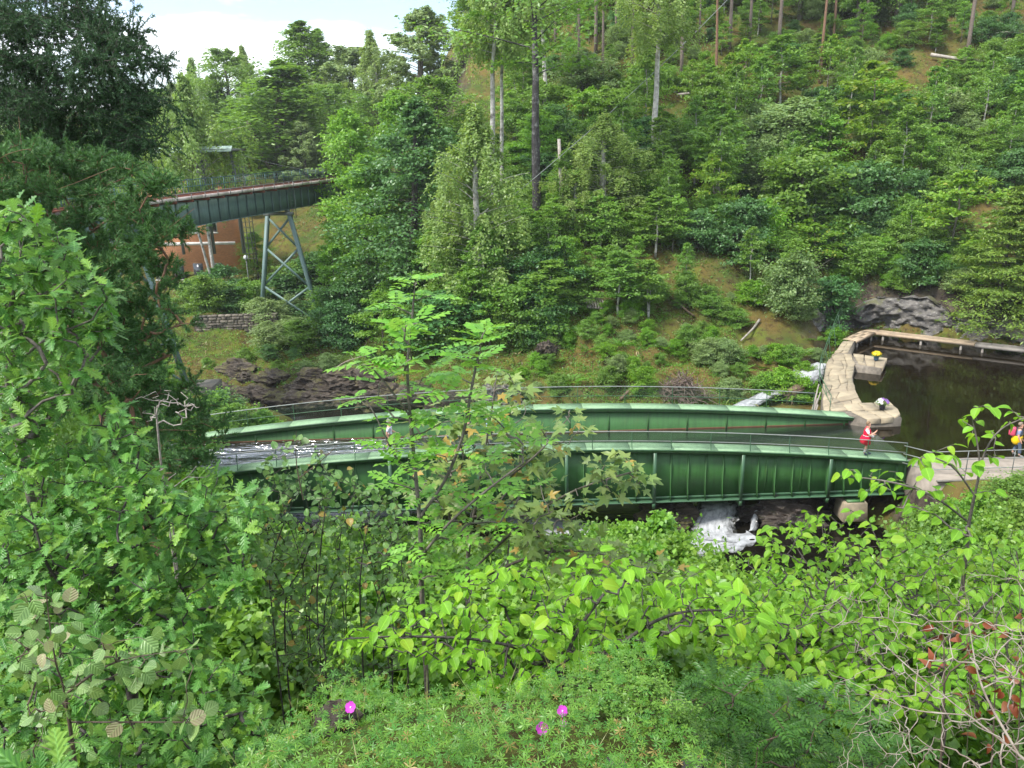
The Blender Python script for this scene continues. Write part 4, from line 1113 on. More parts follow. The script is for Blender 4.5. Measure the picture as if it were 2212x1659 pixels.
# ---------------------------------------------------------------- trees seen from afar
def grow(seed, H, r0, crown0, prof, nb, nt, nl, el, droop=.15, ls=.22, weep=0.0, flat=.3, twig=.42, lean=0.0, stems=1, gap=.0, vert=.45, nbt=5, lw=1.0, wob=.25, up=.9, tpow=1.0):
    """(wood, crown): branches leave the trunk in a spiral, carry twigs, twigs carry leaves"""
    r = np.random.default_rng(seed)
    wood = MB()
    tz = np.linspace(0, 1, 9)
    tx, ty = np.cumsum(r.normal(0, wob * .3, 9)) * tz + lean * tz ** 1.5 * H, np.cumsum(r.normal(0, wob * .3, 9)) * tz
    trunk = np.stack([tx, ty, tz * H * .98], -1)
    wood.tube(trunk, r0 * (1 - tz) ** .8 + .012 * H / 10, 7)
    for s in range(stems - 1):
        a = r.uniform(0, 6.28); d = np.array([math.cos(a), math.sin(a), 0]) * r.uniform(.08, .2) * H
        wood.tube(trunk[:7] * [1, 1, r.uniform(.7, .95)] + d[None] * (tz[:7, None] ** 1.2 + .05), (r0 * .7 * (1 - tz) ** .8 + .01 * H / 10)[:7], 5)
    t = crown0 + (1 - crown0) * ((np.arange(nb) + .5 + r.normal(0, .5, nb)) / nb).clip(0, .995) ** tpow
    phi = np.arange(nb) * 2.39996 + r.normal(0, .4, nb)
    L = np.array([prof((a - crown0) / (1 - crown0)) for a in t]) * r.uniform(.55, 1.28, nb)
    e = np.array([el((a - crown0) / (1 - crown0)) for a in t]) + r.normal(0, .12, nb)
    keep = r.random(nb) > gap
    t, phi, L, e = t[keep], phi[keep], L[keep], e[keep]; nb = len(t)
    base = np.stack([np.interp(t, tz, trunk[:, i]) for i in range(3)], -1)
    dh = np.stack([np.cos(phi), np.sin(phi), 0 * phi], -1)
    def bp(s, i=slice(None)):
        return base[i] + dh[i] * (L[i] * np.cos(e[i]) * s)[:, None] + np.array([0, 0, 1.0]) * (L[i] * np.sin(e[i]) * s - droop * L[i] * s * s)[:, None]
    for i in range(nb):
        ss = np.linspace(0, 1, nbt)
        P = np.stack([bp(s, slice(i, i + 1))[0] for s in ss])
        wood.tube(P, max(.012, .16 * r0 * (1.15 - t[i]) + .006 * L[i]) * (1.05 - ss * .85), 3, cap=False)
    s = r.uniform(.22, 1.0, (nb, nt)) ** .75
    B = np.stack([bp(s[:, j]) for j in range(nt)], 1)                       # nb,nt,3
    ta = phi[:, None] + r.choice([-1, 1], (nb, nt)) * r.uniform(.2, 1.25, (nb, nt))
    tl = twig * L[:, None] * (1.25 - .7 * s) * r.uniform(.6, 1.3, (nb, nt)) + .12 * ls
    td = np.stack([np.cos(ta), np.sin(ta), r.normal(.1, vert, (nb, nt))], -1)
    q = r.uniform(0, 1, (nb, nt, nl))
    P = B[:, :, None] + td[:, :, None] * (tl[..., None] * q)[..., None]
    P = P + r.normal(0, 1, P.shape) * np.array([1, 1, flat]) * (tl[..., None, None] * .28 + ls * .3)
    if weep:
        wl_ = weep * r.uniform(.3, 1.25, (nb, nt))[..., None] * r.uniform(0, 1, q.shape)
        P = B[:, :, None] + td[:, :, None] * (tl[..., None] * .35 * (1 - np.exp(-3 * wl_ / weep)))[..., None] + r.normal(0, .07, P.shape) + r.normal(0, .05, (nb, nt, 1, 3))
        P[..., 2] -= wl_
    outw = np.broadcast_to(dh[:, None, None], P.shape)
    N = unit(r.normal(0, .55, P.shape) + np.array([0, 0, up]) + outw * .45)
    D = unit(np.broadcast_to(td[:, :, None], P.shape) + r.normal(0, .7, P.shape) + np.array([0, 0, -.45 - (1.4 if weep else 0)]))
    P, N, D = P.reshape(-1, 3), N.reshape(-1, 3), D.reshape(-1, 3)
    P[:, 2] = np.maximum(P[:, 2], .03)
    S = ls * r.uniform(.65, 1.35, len(P)); S = np.stack([S * lw, S, S], -1)
    V, F, uv = scatter(RHOMB, P, D, N, S)
    return wood, V, F, uv
def dome(R, p=.65, a=.16, b=.84): return lambda t: R * max(.05, math.sin(math.pi * (a + b * t) / 1.03)) ** p
def cone(R, top=.12): return lambda t: R * ((1 - t) ** .85 + top * .3)
def lin(a, b): return lambda t: a + (b - a) * t
PROTO = {}
def proto(kind, variants, wood_mat, leaf_mat, **kw):
    out = []
    for s in variants:
        wd, V, F, uv = grow(s, **kw)
        wme = mesh(kind + '_wood', np.concatenate(wd.V), [np.concatenate(f) for f in wd.F.values()], None, True)
        wme.materials.append(M[wood_mat])
        cme = mesh(kind + '_crown', V, F, uv); cme.materials.append(M[leaf_mat])
        P = proj_box(V)
        out.append((wme, cme, kw['H'], P))
    PROTO[kind] = out
def proj_box(V): return np.percentile(np.hypot(V[:, 0], V[:, 1]), 92), V[:, 2].max()
D2 = math.radians
proto('broad', (1, 2, 3), 'bark_grey', 'leaf_mid', H=12, r0=.24, crown0=.12, prof=dome(3.0), nb=60, nt=10, nl=26, el=lin(.15, 1.0), ls=0.195, flat=.5, stems=2)
proto('ash', (4, 5), 'bark_grey', 'leaf_ash', H=12, r0=.22, crown0=.1, prof=dome(2.8, .6, .22), nb=60, nt=10, nl=26, el=lin(.3, 1.1), ls=0.195, flat=.5, stems=2)
proto('column', (6, 7), 'bark_grey', 'leaf_mid', H=16, r0=.25, crown0=.08, prof=dome(2.6, .8, .2), nb=76, nt=9, nl=22, el=lin(.7, 1.25), ls=0.211, flat=.5, stems=2)
proto('drooping', (8, 9), 'bark_dark', 'leaf_dark', H=14, r0=.28, crown0=.05, prof=dome(3.6, .8, .34, .7), nb=86, nt=11, nl=26, el=lin(-.05, .7), droop=.38, ls=0.211, flat=.35)
proto('birch', (10, 11), 'bark_birch', 'leaf_birch', H=13, r0=.17, crown0=.12, prof=dome(2.5, .7, .25), nb=62, nt=12, nl=31, el=lin(.45, 1.15), droop=.18, ls=0.133, weep=1.7, lw=.9)
proto('birch_tall', (12,), 'bark_birch', 'leaf_birch', H=17, r0=.13, crown0=.56, prof=dome(2.4, .7, .25), nb=56, nt=12, nl=29, el=lin(.4, 1.1), droop=.15, ls=0.140, weep=1.5, lw=.9, lean=-.06)
proto('birch_yellow', (13,), 'bark_birch', 'leaf_birch_yellow', H=13, r0=.09, crown0=.45, prof=dome(3.0, .75, .3), nb=72, nt=12, nl=31, el=lin(.4, 1.15), droop=.15, ls=0.148, weep=1.6, stems=2)
proto('greytree', (14, 15), 'bark_grey', 'leaf_grey', H=13, r0=.2, crown0=.08, prof=dome(2.6), nb=84, nt=11, nl=26, el=lin(.3, 1.1), ls=0.172, weep=.6, flat=.5)
proto('alder', (16,), 'bark_black', 'leaf_mid', H=19, r0=.2, crown0=.5, prof=dome(4.4, .7, .2), nb=30, nt=8, nl=29, el=lin(.25, 1.0), droop=.1, ls=0.187, flat=.22, gap=.05, nbt=7)
proto('bush', (20, 21, 22), 'bark_grey', 'leaf_mid', H=2.6, r0=.05, crown0=.02, prof=dome(1.25, .6, .25), nb=44, nt=8, nl=25, el=lin(.3, 1.2), ls=0.117, flat=.5, stems=4, wob=.12)
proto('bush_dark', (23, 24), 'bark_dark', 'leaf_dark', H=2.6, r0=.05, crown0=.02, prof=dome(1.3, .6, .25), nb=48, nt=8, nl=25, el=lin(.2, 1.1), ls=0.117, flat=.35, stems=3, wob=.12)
proto('bush_grey', (25,), 'bark_grey', 'leaf_grey', H=2.8, r0=.04, crown0=.02, prof=dome(1.3, .6, .3), nb=60, nt=8, nl=25, el=lin(.6, 1.3), ls=0.101, flat=.8, stems=5, wob=.12)
proto('bush_bright', (26, 27), 'twig', 'leaf_bright', H=2.2, r0=.04, crown0=.02, prof=dome(1.1, .55, .28), nb=44, nt=8, nl=25, el=lin(.25, 1.2), ls=0.109, flat=.4, stems=4, wob=.1)
proto('sapling', (28, 29), 'bark_grey', 'leaf_ash', H=5, r0=.055, crown0=.22, prof=dome(1.35, .7, .2), nb=26, nt=7, nl=25, el=lin(.1, .9), ls=0.148, flat=.35, vert=.3, wob=.2)
proto('sapling_lime', (30, 31), 'bark_grey', 'leaf_lime', H=4.5, r0=.05, crown0=.25, prof=dome(1.4, .7, .25), nb=20, nt=7, nl=25, el=lin(.05, .9), ls=0.156, flat=.3, vert=.3, wob=.2)
proto('sapling_thin', (32,), 'bark_birch', 'leaf_mid', H=6, r0=.05, crown0=.3, prof=dome(.95, .7, .2), nb=32, nt=6, nl=24, el=lin(.3, 1.0), ls=0.133, flat=.4, wob=.25)
proto('orange', (33,), 'twig', 'leaf_orange', H=2.6, r0=.03, crown0=.45, prof=dome(.8, .7, .3), nb=14, nt=6, nl=15, el=lin(.1, .9), ls=0.148, flat=.2, wob=.15)
proto('conifer', (34, 35), 'bark_dark', 'needle_light', H=8, r0=.13, crown0=.04, prof=cone(2.2), nb=110, nt=9, nl=19, el=lin(-.1, .6), droop=.12, ls=0.156, flat=.12, vert=.1, lw=.5)
proto('pine', (36, 37), 'bark_pine_low', 'needle_pine', H=21, r0=.24, crown0=.66, prof=dome(2.7, .6, .3), nb=36, nt=9, nl=37, el=lin(.1, 1.0), ls=0.172, flat=.35, lw=.4, twig=.4, wob=.3)
proto('pine_red', (38,), 'bark_pine', 'needle_pine', H=21, r0=.22, crown0=.64, prof=dome(2.6, .6, .3), nb=34, nt=9, nl=37, el=lin(.1, 1.0), ls=0.172, flat=.35, lw=.4, twig=.4, wob=.3, lean=.03)
proto('shrub_near', (40, 41), 'twig', 'leaf_mid', H=2.2, r0=.03, crown0=.02, prof=dome(1.1, .5, .3), nb=60, nt=9, nl=12, el=lin(.2, 1.2), ls=.085, flat=.6, stems=6, wob=.1, lw=1.3)
proto('shrub_near_ash', (42,), 'twig', 'leaf_ash', H=2.2, r0=.03, crown0=.02, prof=dome(1.1, .5, .3), nb=60, nt=9, nl=12, el=lin(.2, 1.2), ls=.085, flat=.6, stems=6, wob=.1, lw=1.3)
proto('rim_herb', (44, 45), 'twig', 'leaf_mid', H=.5, r0=.004, crown0=.02, prof=dome(.25, .5, .3), nb=40, nt=7, nl=8, el=lin(.2, 1.2), ls=.026, flat=.6, stems=5, wob=.02, lw=1.3)
PLACED = []
KINDTXT = {}
def put(kind, pos, height, width, name, desc, cat, rz=None, var=None, rec=True, tilt=None):
    pr = PROTO[kind]; k = random.randrange(len(pr)) if var is None else var % len(pr)
    wme, cme, H, (rad, top) = pr[k]
    e = empty(name, pos, random.uniform(0, 6.28) if rz is None else rz)
    sx = width / 2 / rad
    e.scale = (sx, sx, height / top)
    if tilt: e.rotation_euler = (tilt[0], tilt[1], e.rotation_euler[2])
    obj('trunk' if height > 3.2 else 'stems', wme, None, e)
    obj('crown' if height > 3.2 else 'foliage', cme, None, e)
    e["category"] = cat
    if rec: PLACED.append((e, desc, np.array([pos[0], pos[1], pos[2] + height * .5])))
    else: e["label"] = desc
    return e
def put_px(kind, u, vt, y, wpx, name, desc, cat, base_v=None, **k):
    """tree whose crown centre stands at column u, top at row vt, at distance y, width in picture units"""
    top = at(u, vt, y); x = top[0]
    if base_v is not None: x = at(u, base_v, y)[0]
    z = float(ground(x, y)) - .1
    dist = math.hypot(y, x) * .5 + .5 * y
    return put(kind, (x, y, z), max(.5, top[2] - z), wpx * y / FOC, name, desc, cat, **k)
# ---------------------------------------------------------------- trees one can tell apart
# left skyline and the trees behind the viaduct
T = [
 ('birch_yellow', 400, 150, 84.0, 200, 'birch_tree', 'yellow green weeping birch standing behind the viaduct railing'),
 ('broad', 480, 100, 141.5, 170, 'broadleaf_tree', 'dark green rounded tree on the skyline behind the yellow birch'),
 ('column', 585, 128, 119.6, 210, 'broadleaf_tree', 'broad fresh green tree rising straight above the viaduct deck'),
 ('column', 640, 42, 151.3, 130, 'broadleaf_tree', 'tall pointed tree forming the highest peak of the left skyline'),
 ('column', 692, 60, 156.2, 90, 'broadleaf_tree', 'slim pointed skyline tree beside the tallest peak'),
 ('greytree', 745, 100, 144.0, 190, 'broadleaf_tree', 'grey green rounded tree on the skyline right of the peaks'),
 ('birch', 403, 120, 156.2, 80, 'birch_tree', 'thin pale birch top showing above the yellow birch'),
 ('birch', 525, 92, 158.6, 80, 'birch_tree', 'airy birch top between two skyline trees'),
 ('birch', 805, 58, 136.6, 110, 'birch_tree', 'see-through weeping birch against the white sky'),
 ('greytree', 895, 15, 117.1, 190, 'broadleaf_tree', 'tall grey green willow like tree in the sky gap'),
 ('greytree', 655, 258, 113.5, 110, 'broadleaf_tree', 'small grey green tree just above the right end of the viaduct'),
 ('broad', 350, 190, 144.0, 160, 'broadleaf_tree', 'dark tree half hidden behind the spruce branches'),
 ('broad', 290, 230, 136.6, 160, 'broadleaf_tree', 'dark tree behind the pine at the far left'),
 ('broad', 560, 205, 131.8, 150, 'broadleaf_tree', 'mid green tree filling the gap left of the fresh green tree'),
 ('broad', 700, 175, 129.3, 150, 'broadleaf_tree', 'dark green tree below the skyline peaks'),
 ('broad', 810, 190, 122.0, 160, 'broadleaf_tree', 'dark green tree below the see-through birch'),
 # middle group beside the trestle
 ('ash', 750, 230, 78.0, 170, 'broadleaf_tree', 'light green ash at the right end of the viaduct deck'),
 ('ash', 790, 330, 72.0, 190, 'broadleaf_tree', 'leafy light green tree in front of the dark drooping one'),
 ('drooping', 868, 205, 68.0, 300, 'broadleaf_tree', 'very dark drooping tree in the middle of the picture'),
 ('ash', 850, 190, 82.0, 150, 'broadleaf_tree', 'yellowish green tree top behind the dark drooping tree'),
 ('broad', 945, 160, 84.0, 190, 'broadleaf_tree', 'round mid green tree left of the leaning birch trunks'),
 ('birch', 1015, 215, 60.0, 215, 'birch_tree', 'big weeping birch with hanging grey green strands in the centre'),
 ('birch', 965, 330, 63.0, 110, 'birch_tree', 'low side crown of the weeping birch with arching top'),
 ('birch', 1300, 240, 68.0, 190, 'birch_tree', 'grey green weeping birch on the slope right of the dead pole'),
 ('birch', 1240, 318, 66.0, 110, 'birch_tree', 'small weeping birch beside the dead pole'),
 ('birch_tall', 1425, -150, 74.0, 190, 'birch_tree', 'tall birch with white stem over the fallen pale log'),
 ('alder', 1148, -260, 68.0, 400, 'alder_tree', 'tall tree with speckled black trunk'),
 ('birch_tall', 1040, -210, 72.0, 190, 'birch_tree', 'tall leaning birch with curved white trunk'),
 ('birch_tall', 1066, -160, 74.0, 130, 'birch_tree', 'second white birch trunk beside the leaning birch'),
 ('birch_tall', 1174, -150, 86.0, 130, 'birch_tree', 'thin white birch behind the black trunked tree'),
 ('sapling_thin', 1040, 480, 58.0, 80, 'young_tree', 'thin young tree under the weeping birch'),
]
for i, (k, u, vt, y, w, nm, lab) in enumerate(T):
    bv = {1148: 420, 1040: 350, 1425: 330}.get(u)
    e = put_px(k, u, vt, y, w, nm, lab, 'tree', rec=False, var=i)
    if k == 'alder': e.rotation_euler[1] = -.02
# pines on the ridge, crowns above the picture
for i, (k, u, vb, w, lab) in enumerate([
  ('pine', 1471, 171, 120, 'thick grey pine trunk left of the orange one'), ('pine_red', 1546, 195, 120, 'pine with orange upper trunk above the fallen log'),
  ('pine', 1575, 109, 110, 'slim grey trunk right of the orange pine'), ('pine', 1617, 116, 100, 'thin grey trunk between two pines on the ridge'),
  ('pine', 1680, 123, 120, 'straight grey pine trunk at the ridge centre'), ('pine_red', 1770, 181, 120, 'leaning orange pine with a dead side branch'),
  ('pine_red', 1800, 92, 100, 'short showing orange trunk behind the leaning pine'), ('pine', 2088, 130, 120, 'lone pine trunk at the upper right'),
  ('pine', 1251, 205, 110, 'dark grey trunk right of the black trunked tree'), ('pine', 1287, 116, 110, 'grey pine trunk near the top edge left of centre'),
  ('pine', 1302, 198, 90, 'thin dark trunk beside the orange sapling'), ('pine', 1365, 150, 90, 'grey trunk behind the tall birch'),
  ('pine', 1640, 70, 100, 'far pine trunk on the ridge'), ('pine', 1870, 60, 110, 'far pine above the yellow green sapling'), ('pine', 1960, 50, 110, 'far pine on the right ridge'),
  ('pine', 2180, 70, 110, 'far pine at the right edge of the ridge'), ('pine', 1510, 95, 70, 'thin far trunk between the thick pine and the orange one'), ('pine_red', 1420, 90, 70, 'thin reddish trunk behind the tall birch crown'), ('pine', 1330, 110, 70, 'thin trunk left of the tall birch'), ('pine', 1200, 100, 100, 'far pine left of the ridge')]):
    # walk the ray to the ground
    ys = np.arange(60, 150, .5); P = np.stack([at(u, vb, y) for y in ys]); g = ground(P[:, 0], P[:, 1])
    j = int(np.argmax(P[:, 2] < g)) or 60
    p = P[j]
    put(k, (p[0], p[1], float(g[j]) - .2), 20 + 3 * random.random(), .62 * w * p[1] / FOC, 'pine_tree', lab, 'tree', rec=False)
# forest continuing above the frame, mirrored in the pond
for i in range(44):
    x = rng.uniform(-8, 95) if i < 30 else rng.uniform(28, 85); y = rng.uniform(104, 150) if i < 30 else rng.uniform(98, 116)
    put(('pine', 'broad', 'column')[i % 3], (x, y, float(ground(x, y)) - .2), rng.uniform(15, 22), rng.uniform(6, 9), 'forest_tree', 'forest tree high on the ridge', 'tree')
for i in range(34):
    x = rng.uniform(-95, -30); y = rng.uniform(100, 150)
    put(('broad', 'column', 'greytree')[i % 3], (x, y, float(ground(x, y)) - .2), rng.uniform(11, 15), rng.uniform(5, 7), 'forest_tree', 'forest tree far behind the railway', 'tree')
# dead pole
p = at(1214, 300, 66); z = float(ground(p[0], 66))
o = MB().tube([(0, 0, 0), (-.1, 0, (p[2] - z) * .5), (-.25, 0, p[2] - z)], [.2, .17, .13], 8).build('dead_tree', M['log_pale'], None, True); o.location = (p[0], 66, z)
tag(o, 'bare grey dead trunk standing on the slope', 'dead tree')
# fallen logs and dead branches on the slope
def hit(u, v, y0=44, y1=150):
    ys = np.arange(y0, y1, .25); P = np.stack([at(u, v, y) for y in ys]); g = ground(P[:, 0], P[:, 1])
    j = int(np.argmax(P[:, 2] < g)); j = j if P[j, 2] < g[j] else len(ys) - 1
    return np.array([P[j, 0], P[j, 1], g[j]])
def log(a, b, rad, mat, lab, lift=.15, twigs=0):
    A, B = hit(*a) + [0, 0, lift], hit(*b) + [0, 0, lift]
    if abs(A[1] - B[1]) > 12: B = at(b[0], b[1], A[1] + 3)
    m = (A + B) / 2 + rng.normal(0, .2, 3) + [0, 0, .25]
    e = empty('fallen_log', A, 0, lab, 'log')
    MB().tube(smooth_path([A, m, B], 5) - A, np.linspace(rad, rad * .55, 11), 7).build('stem', M[mat], e, True)
    for k in range(twigs):
        t = rng.uniform(.15, .95); p = A * (1 - t) + B * t; d = unit(rng.normal(0, 1, 3) * [1, .7, 1] + [0, 0, .7]) * rng.uniform(.5, 1.5)
        MB().tube(smooth_path([p, p + d * .5 + rng.normal(0, .12, 3), p + d], 3) - A, np.linspace(rad * .35, .012, 7), 4).build('branch', M[mat], e, True)
log((1345, 236), (1465, 205), .13, 'log_pale', 'pale fallen trunk leading up to the white birch stem', .3, 5)
log((1462, 214), (1690, 188), .15, 'log_pale', 'long pale log lying across the slope under the pines', .35, 6)
log((2010, 125), (2150, 140), .2, 'log_pale', 'broken white log at the upper right', .3, 4)
log((2120, 88), (2212, 82), .16, 'log_pale', 'short pale log at the right edge', .3, 0)
log((1715, 560), (1748, 632), .13, 'log_brown', 'brown broken trunk above the grassy bank', .3, 2)
log((1795, 720), (1850, 620), .06, 'log_brown', 'thin curved yellowish branch arching over the rocks', .5, 2)
log((1890, 585), (1960, 520), .07, 'twig_dead', 'tangle of pale dead branches above the pale rocks', .4, 9)
log((1760, 590), (1870, 560), .05, 'twig_dead', 'dead grey branches lying on the slope', .3, 9)
log((1500, 690), (1440, 645), .08, 'log_brown', 'rotten brown branch below the thin trees', .2, 3)
log((1340, 868), (1400, 850), .12, 'log_brown', 'dark rotten log at the foot of the bank', .1, 0)
log((700, 832), (800, 780), .06, 'twig_dead', 'dead pale branches fallen over the river rock', .5, 10)
log((720, 850), (790, 800), .05, 'twig_dead', 'second bundle of dead branches by the river rock', .5, 8)
log((1640, 700), (1600, 745), .1, 'log_pale', 'short pale stump on the grassy bank', .2, 0)
# weathered pallet on the slope
pp = hit(1285, 665)
pal = empty('wooden_pallet', pp + [0, -.2, .25], .2, 'grey wooden pallet lying among the shrubs', 'pallet'); pal.rotation_euler = (.6, .15, .2)
for k in range(7): box('slat', (-.75 + k * .22, -.6, .08), (-.6 + k * .22, .6, .11), M['wood_old'], pal)
for k in range(3): box('bearer', (-.78, -.58 + k * .52, 0), (.78, -.46 + k * .52, .079), M['wood_old'], pal)

# ---------------------------------------------------------------- named shrubs
for k, u, vt, vb, w, nm, lab in [
 ('bush_grey', 1700, 205, 340, 180, 'willow_bush', 'large grey green willow bush high on the slope'),
 ('bush_bright', 1648, 425, 545, 100, 'leafy_bush', 'bright green rounded bush in the middle of the slope'),
 ('bush_bright', 1390, 787, 850, 62, 'leafy_bush', 'bright green ball shaped bush beside the brush pile'),
 ('sapling_lime', 1880, 128, 330, 190, 'young_maple', 'yellow green layered young maple high on the right slope'),
 ('sapling_lime', 2050, 365, 560, 190, 'young_maple', 'yellow green young maple above the pond'),
 ('sapling_lime', 1540, 330, 500, 110, 'young_maple', 'yellow green sapling left of the bright bush'),
 ('sapling_lime', 1760, 470, 590, 110, 'young_maple', 'yellow green sapling right of the bright bush'),
 ('bush', 1740, 310, 490, 190, 'leafy_bush', 'wide mid green bush below the willow'),
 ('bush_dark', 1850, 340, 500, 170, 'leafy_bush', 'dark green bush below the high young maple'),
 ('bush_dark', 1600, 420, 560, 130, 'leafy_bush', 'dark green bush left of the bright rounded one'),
 ('bush_grey', 1700, 535, 680, 110, 'willow_bush', 'upright grey green willow bush above the grassy bank'),
 ('bush_dark', 1790, 590, 700, 120, 'leafy_bush', 'dark green bush by the upper end of the dam railing'),
 ('orange', 1252, 215, 275, 70, 'young_maple', 'sapling with orange autumn leaves'),
 ('sapling_thin', 1190, 560, 680, 110, 'young_tree', 'thin grey stemmed tree behind the sapling tops'),
 ('sapling_thin', 1335, 540, 690, 110, 'young_tree', 'pale thin trunk at the foot of the slope'),
 ('sapling_thin', 1400, 560, 690, 80, 'young_tree', 'slim young tree beside the pale thin trunk'),
 ('sapling_thin', 1545, 220, 440, 110, 'young_tree', 'thin light green tree below the long pale log'),
 ('conifer', 2150, 400, 700, 190, 'spruce_tree', 'light green spruce overhanging the pond at the right edge'),
 ('conifer', 2230, 330, 700, 220, 'spruce_tree', 'bright spruce cut by the right edge'),
 ('bush', 1060, 575, 690, 190, 'hazel_bush', 'layered hazel bush at the centre behind the ash sapling'),
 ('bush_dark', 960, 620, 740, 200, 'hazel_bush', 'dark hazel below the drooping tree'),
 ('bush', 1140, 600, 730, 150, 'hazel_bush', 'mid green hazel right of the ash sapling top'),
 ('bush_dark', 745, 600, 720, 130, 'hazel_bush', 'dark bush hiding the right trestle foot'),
 ('bush', 640, 690, 750, 100, 'leafy_bush', 'pale green bush between the trestle legs'),
 ('bush_grey', 590, 690, 745, 90, 'willow_bush', 'grey green bush just right of the stone wall'),
   ('bush_bright', 1690, 790, 862, 90, 'leafy_bush', 'fresh green bush in front of the spill stream'),
 ('bush', 1655, 800, 850, 70, 'leafy_bush', 'small green bush left of the spill stream'),
 ('bush_bright', 1735, 815, 868, 70, 'leafy_bush', 'bright low bush at the foot of the dam'),
 ]:
    p = hit(u, vb)
    top = at(u, vt, p[1])
    put(k, (p[0], p[1], p[2] - .15), max(.6, top[2] - p[2] + .15), w * p[1] / FOC, nm, lab, 'tree' if top[2] - p[2] > 3.2 else 'bush', rec=False)

# ---------------------------------------------------------------- shrubs of the slopes, each its own
def slope_shrubs(n_, umin, umax, vmin, vmax, kinds, hpx, name_desc, minsep, seed, y0=44):
    r = np.random.default_rng(seed); pts = []
    for _ in range(n_ * 14):
        if len(pts) >= n_: break
        u, v = r.uniform(umin, umax), r.uniform(vmin, vmax)
        if any(abs(u - a) < minsep and abs(v - b) < minsep * .6 for a, b in pts): continue
        # keep clear the mossy and grassy patches, the bank, the stone wall and the rocks
        if any(((u - a) / c) ** 2 + ((v - b) / d) ** 2 < 1 for a, b, c, d in CLEAR): continue
        p = hit(u, v, y0)
        if p[1] < 49 or p[1] > 124: continue
        pts.append((u, v))
        k = kinds[r.integers(len(kinds))]
        h = r.uniform(*hpx) * p[1] / FOC * (1.5 if k.startswith('sapling') else 1) * (1.15 if k == 'conifer' else 1)
        w = h * r.uniform(.8, 1.25) * (.62 if k.startswith('sapling') else .55 if k == 'conifer' else 1)
        put(k, (p[0], p[1], p[2] - .12), h, w, name_desc[0], k, 'bush' if h < 3.2 else 'tree')
CLEAR = [(470, 735, 110, 60), (1690, 725, 90, 38), (1475, 832, 62, 40), (1520, 605, 95, 42), (1990, 655, 70, 25), (2100, 700, 140, 40), (1260, 800, 60, 50), (470, 740, 90, 45), (1450, 290, 75, 42), (1990, 185, 85, 45), (1980, 260, 50, 35), (1620, 565, 70, 30), (1280, 440, 50, 30), (1470, 700, 80, 28), (1860, 440, 50, 25), (1600, 250, 60, 18), (1760, 620, 50, 40), (1880, 660, 80, 50), (1600, 560, 40, 20)]
slope_shrubs(135, 1080, 2230, 5, 215, ['bush', 'bush', 'bush_bright', 'sapling', 'bush_grey', 'bush_dark', 'sapling_thin'], (26, 60), ('ridge_shrub', ''), 40, 11)
slope_shrubs(92, 1080, 2230, 215, 430, ['bush', 'bush', 'bush_dark', 'bush_dark', 'bush_bright', 'bush_grey', 'sapling', 'sapling', 'sapling_thin', 'bush', 'sapling_lime'], (50, 105), ('slope_shrub', ''), 36, 1)
slope_shrubs(88, 1100, 2120, 420, 660, ['bush', 'bush', 'bush_dark', 'bush_dark', 'bush_bright', 'sapling', 'sapling', 'bush_grey', 'sapling_thin', 'bush'], (42, 95), ('slope_shrub', ''), 34, 2)
slope_shrubs(92, 1120, 1830, 640, 866, ['bush', 'bush_bright', 'bush', 'bush_bright', 'bush_grey'], (20, 58), ('low_shrub', ''), 26, 3)
slope_shrubs(34, 720, 1180, 560, 770, ['bush', 'bush_dark', 'bush_dark', 'sapling', 'bush'], (70, 120), ('bank_shrub', ''), 45, 4)
slope_shrubs(30, 420, 900, 640, 810, ['bush', 'bush_dark', 'bush_grey', 'bush'], (24, 48), ('bank_shrub', ''), 40, 5)
slope_shrubs(26, 900, 1300, 300, 560, ['sapling', 'bush', 'bush_dark', 'bush', 'ash'], (60, 110), ('slope_shrub', ''), 60, 6)
# shrubs standing behind the stone wall and round the trestle
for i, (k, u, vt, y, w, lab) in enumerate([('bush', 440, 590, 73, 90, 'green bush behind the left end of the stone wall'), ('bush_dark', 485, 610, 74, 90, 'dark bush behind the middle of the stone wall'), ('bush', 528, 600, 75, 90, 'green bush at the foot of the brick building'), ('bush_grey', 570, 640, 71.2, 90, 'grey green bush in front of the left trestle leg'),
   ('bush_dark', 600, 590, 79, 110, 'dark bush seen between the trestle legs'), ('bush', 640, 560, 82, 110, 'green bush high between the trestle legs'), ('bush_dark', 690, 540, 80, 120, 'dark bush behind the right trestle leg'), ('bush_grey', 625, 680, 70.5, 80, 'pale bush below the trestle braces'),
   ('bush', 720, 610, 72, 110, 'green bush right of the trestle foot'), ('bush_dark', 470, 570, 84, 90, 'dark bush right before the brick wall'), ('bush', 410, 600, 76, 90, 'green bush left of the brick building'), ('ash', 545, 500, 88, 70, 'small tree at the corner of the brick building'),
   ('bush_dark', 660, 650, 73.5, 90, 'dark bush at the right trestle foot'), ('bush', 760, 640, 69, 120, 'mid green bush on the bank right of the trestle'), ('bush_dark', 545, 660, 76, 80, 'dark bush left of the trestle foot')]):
    p = at(u, vt, y); z = float(ground(p[0], y)) - .1
    put(k, (p[0], y, z), max(.6, p[2] - z), w * y / FOC, 'bank_bush', lab, 'tree' if k == 'ash' else 'bush', rec=False)
# trees closing the view behind the ridge trunks
for i in range(46):
    u = 1180 + i * 23 + random.uniform(-12, 12); y = random.uniform(108, 132); p = at(u, 60, y); z = float(ground(p[0], y))
    put(('broad', 'ash', 'greytree', 'broad', 'drooping')[i % 5], (p[0], y, z - .2), random.uniform(6.5, 11), random.uniform(4.5, 7), 'ridge_tree', ('broad', 'ash', 'grey', 'broad', 'dark')[i % 5] + ' ridge', 'tree')
slope_shrubs(34, 1800, 2120, 560, 690, ['bush', 'bush_dark', 'bush_bright', 'bush', 'sapling'], (18, 46), ('rock_shrub', ''), 22, 17)
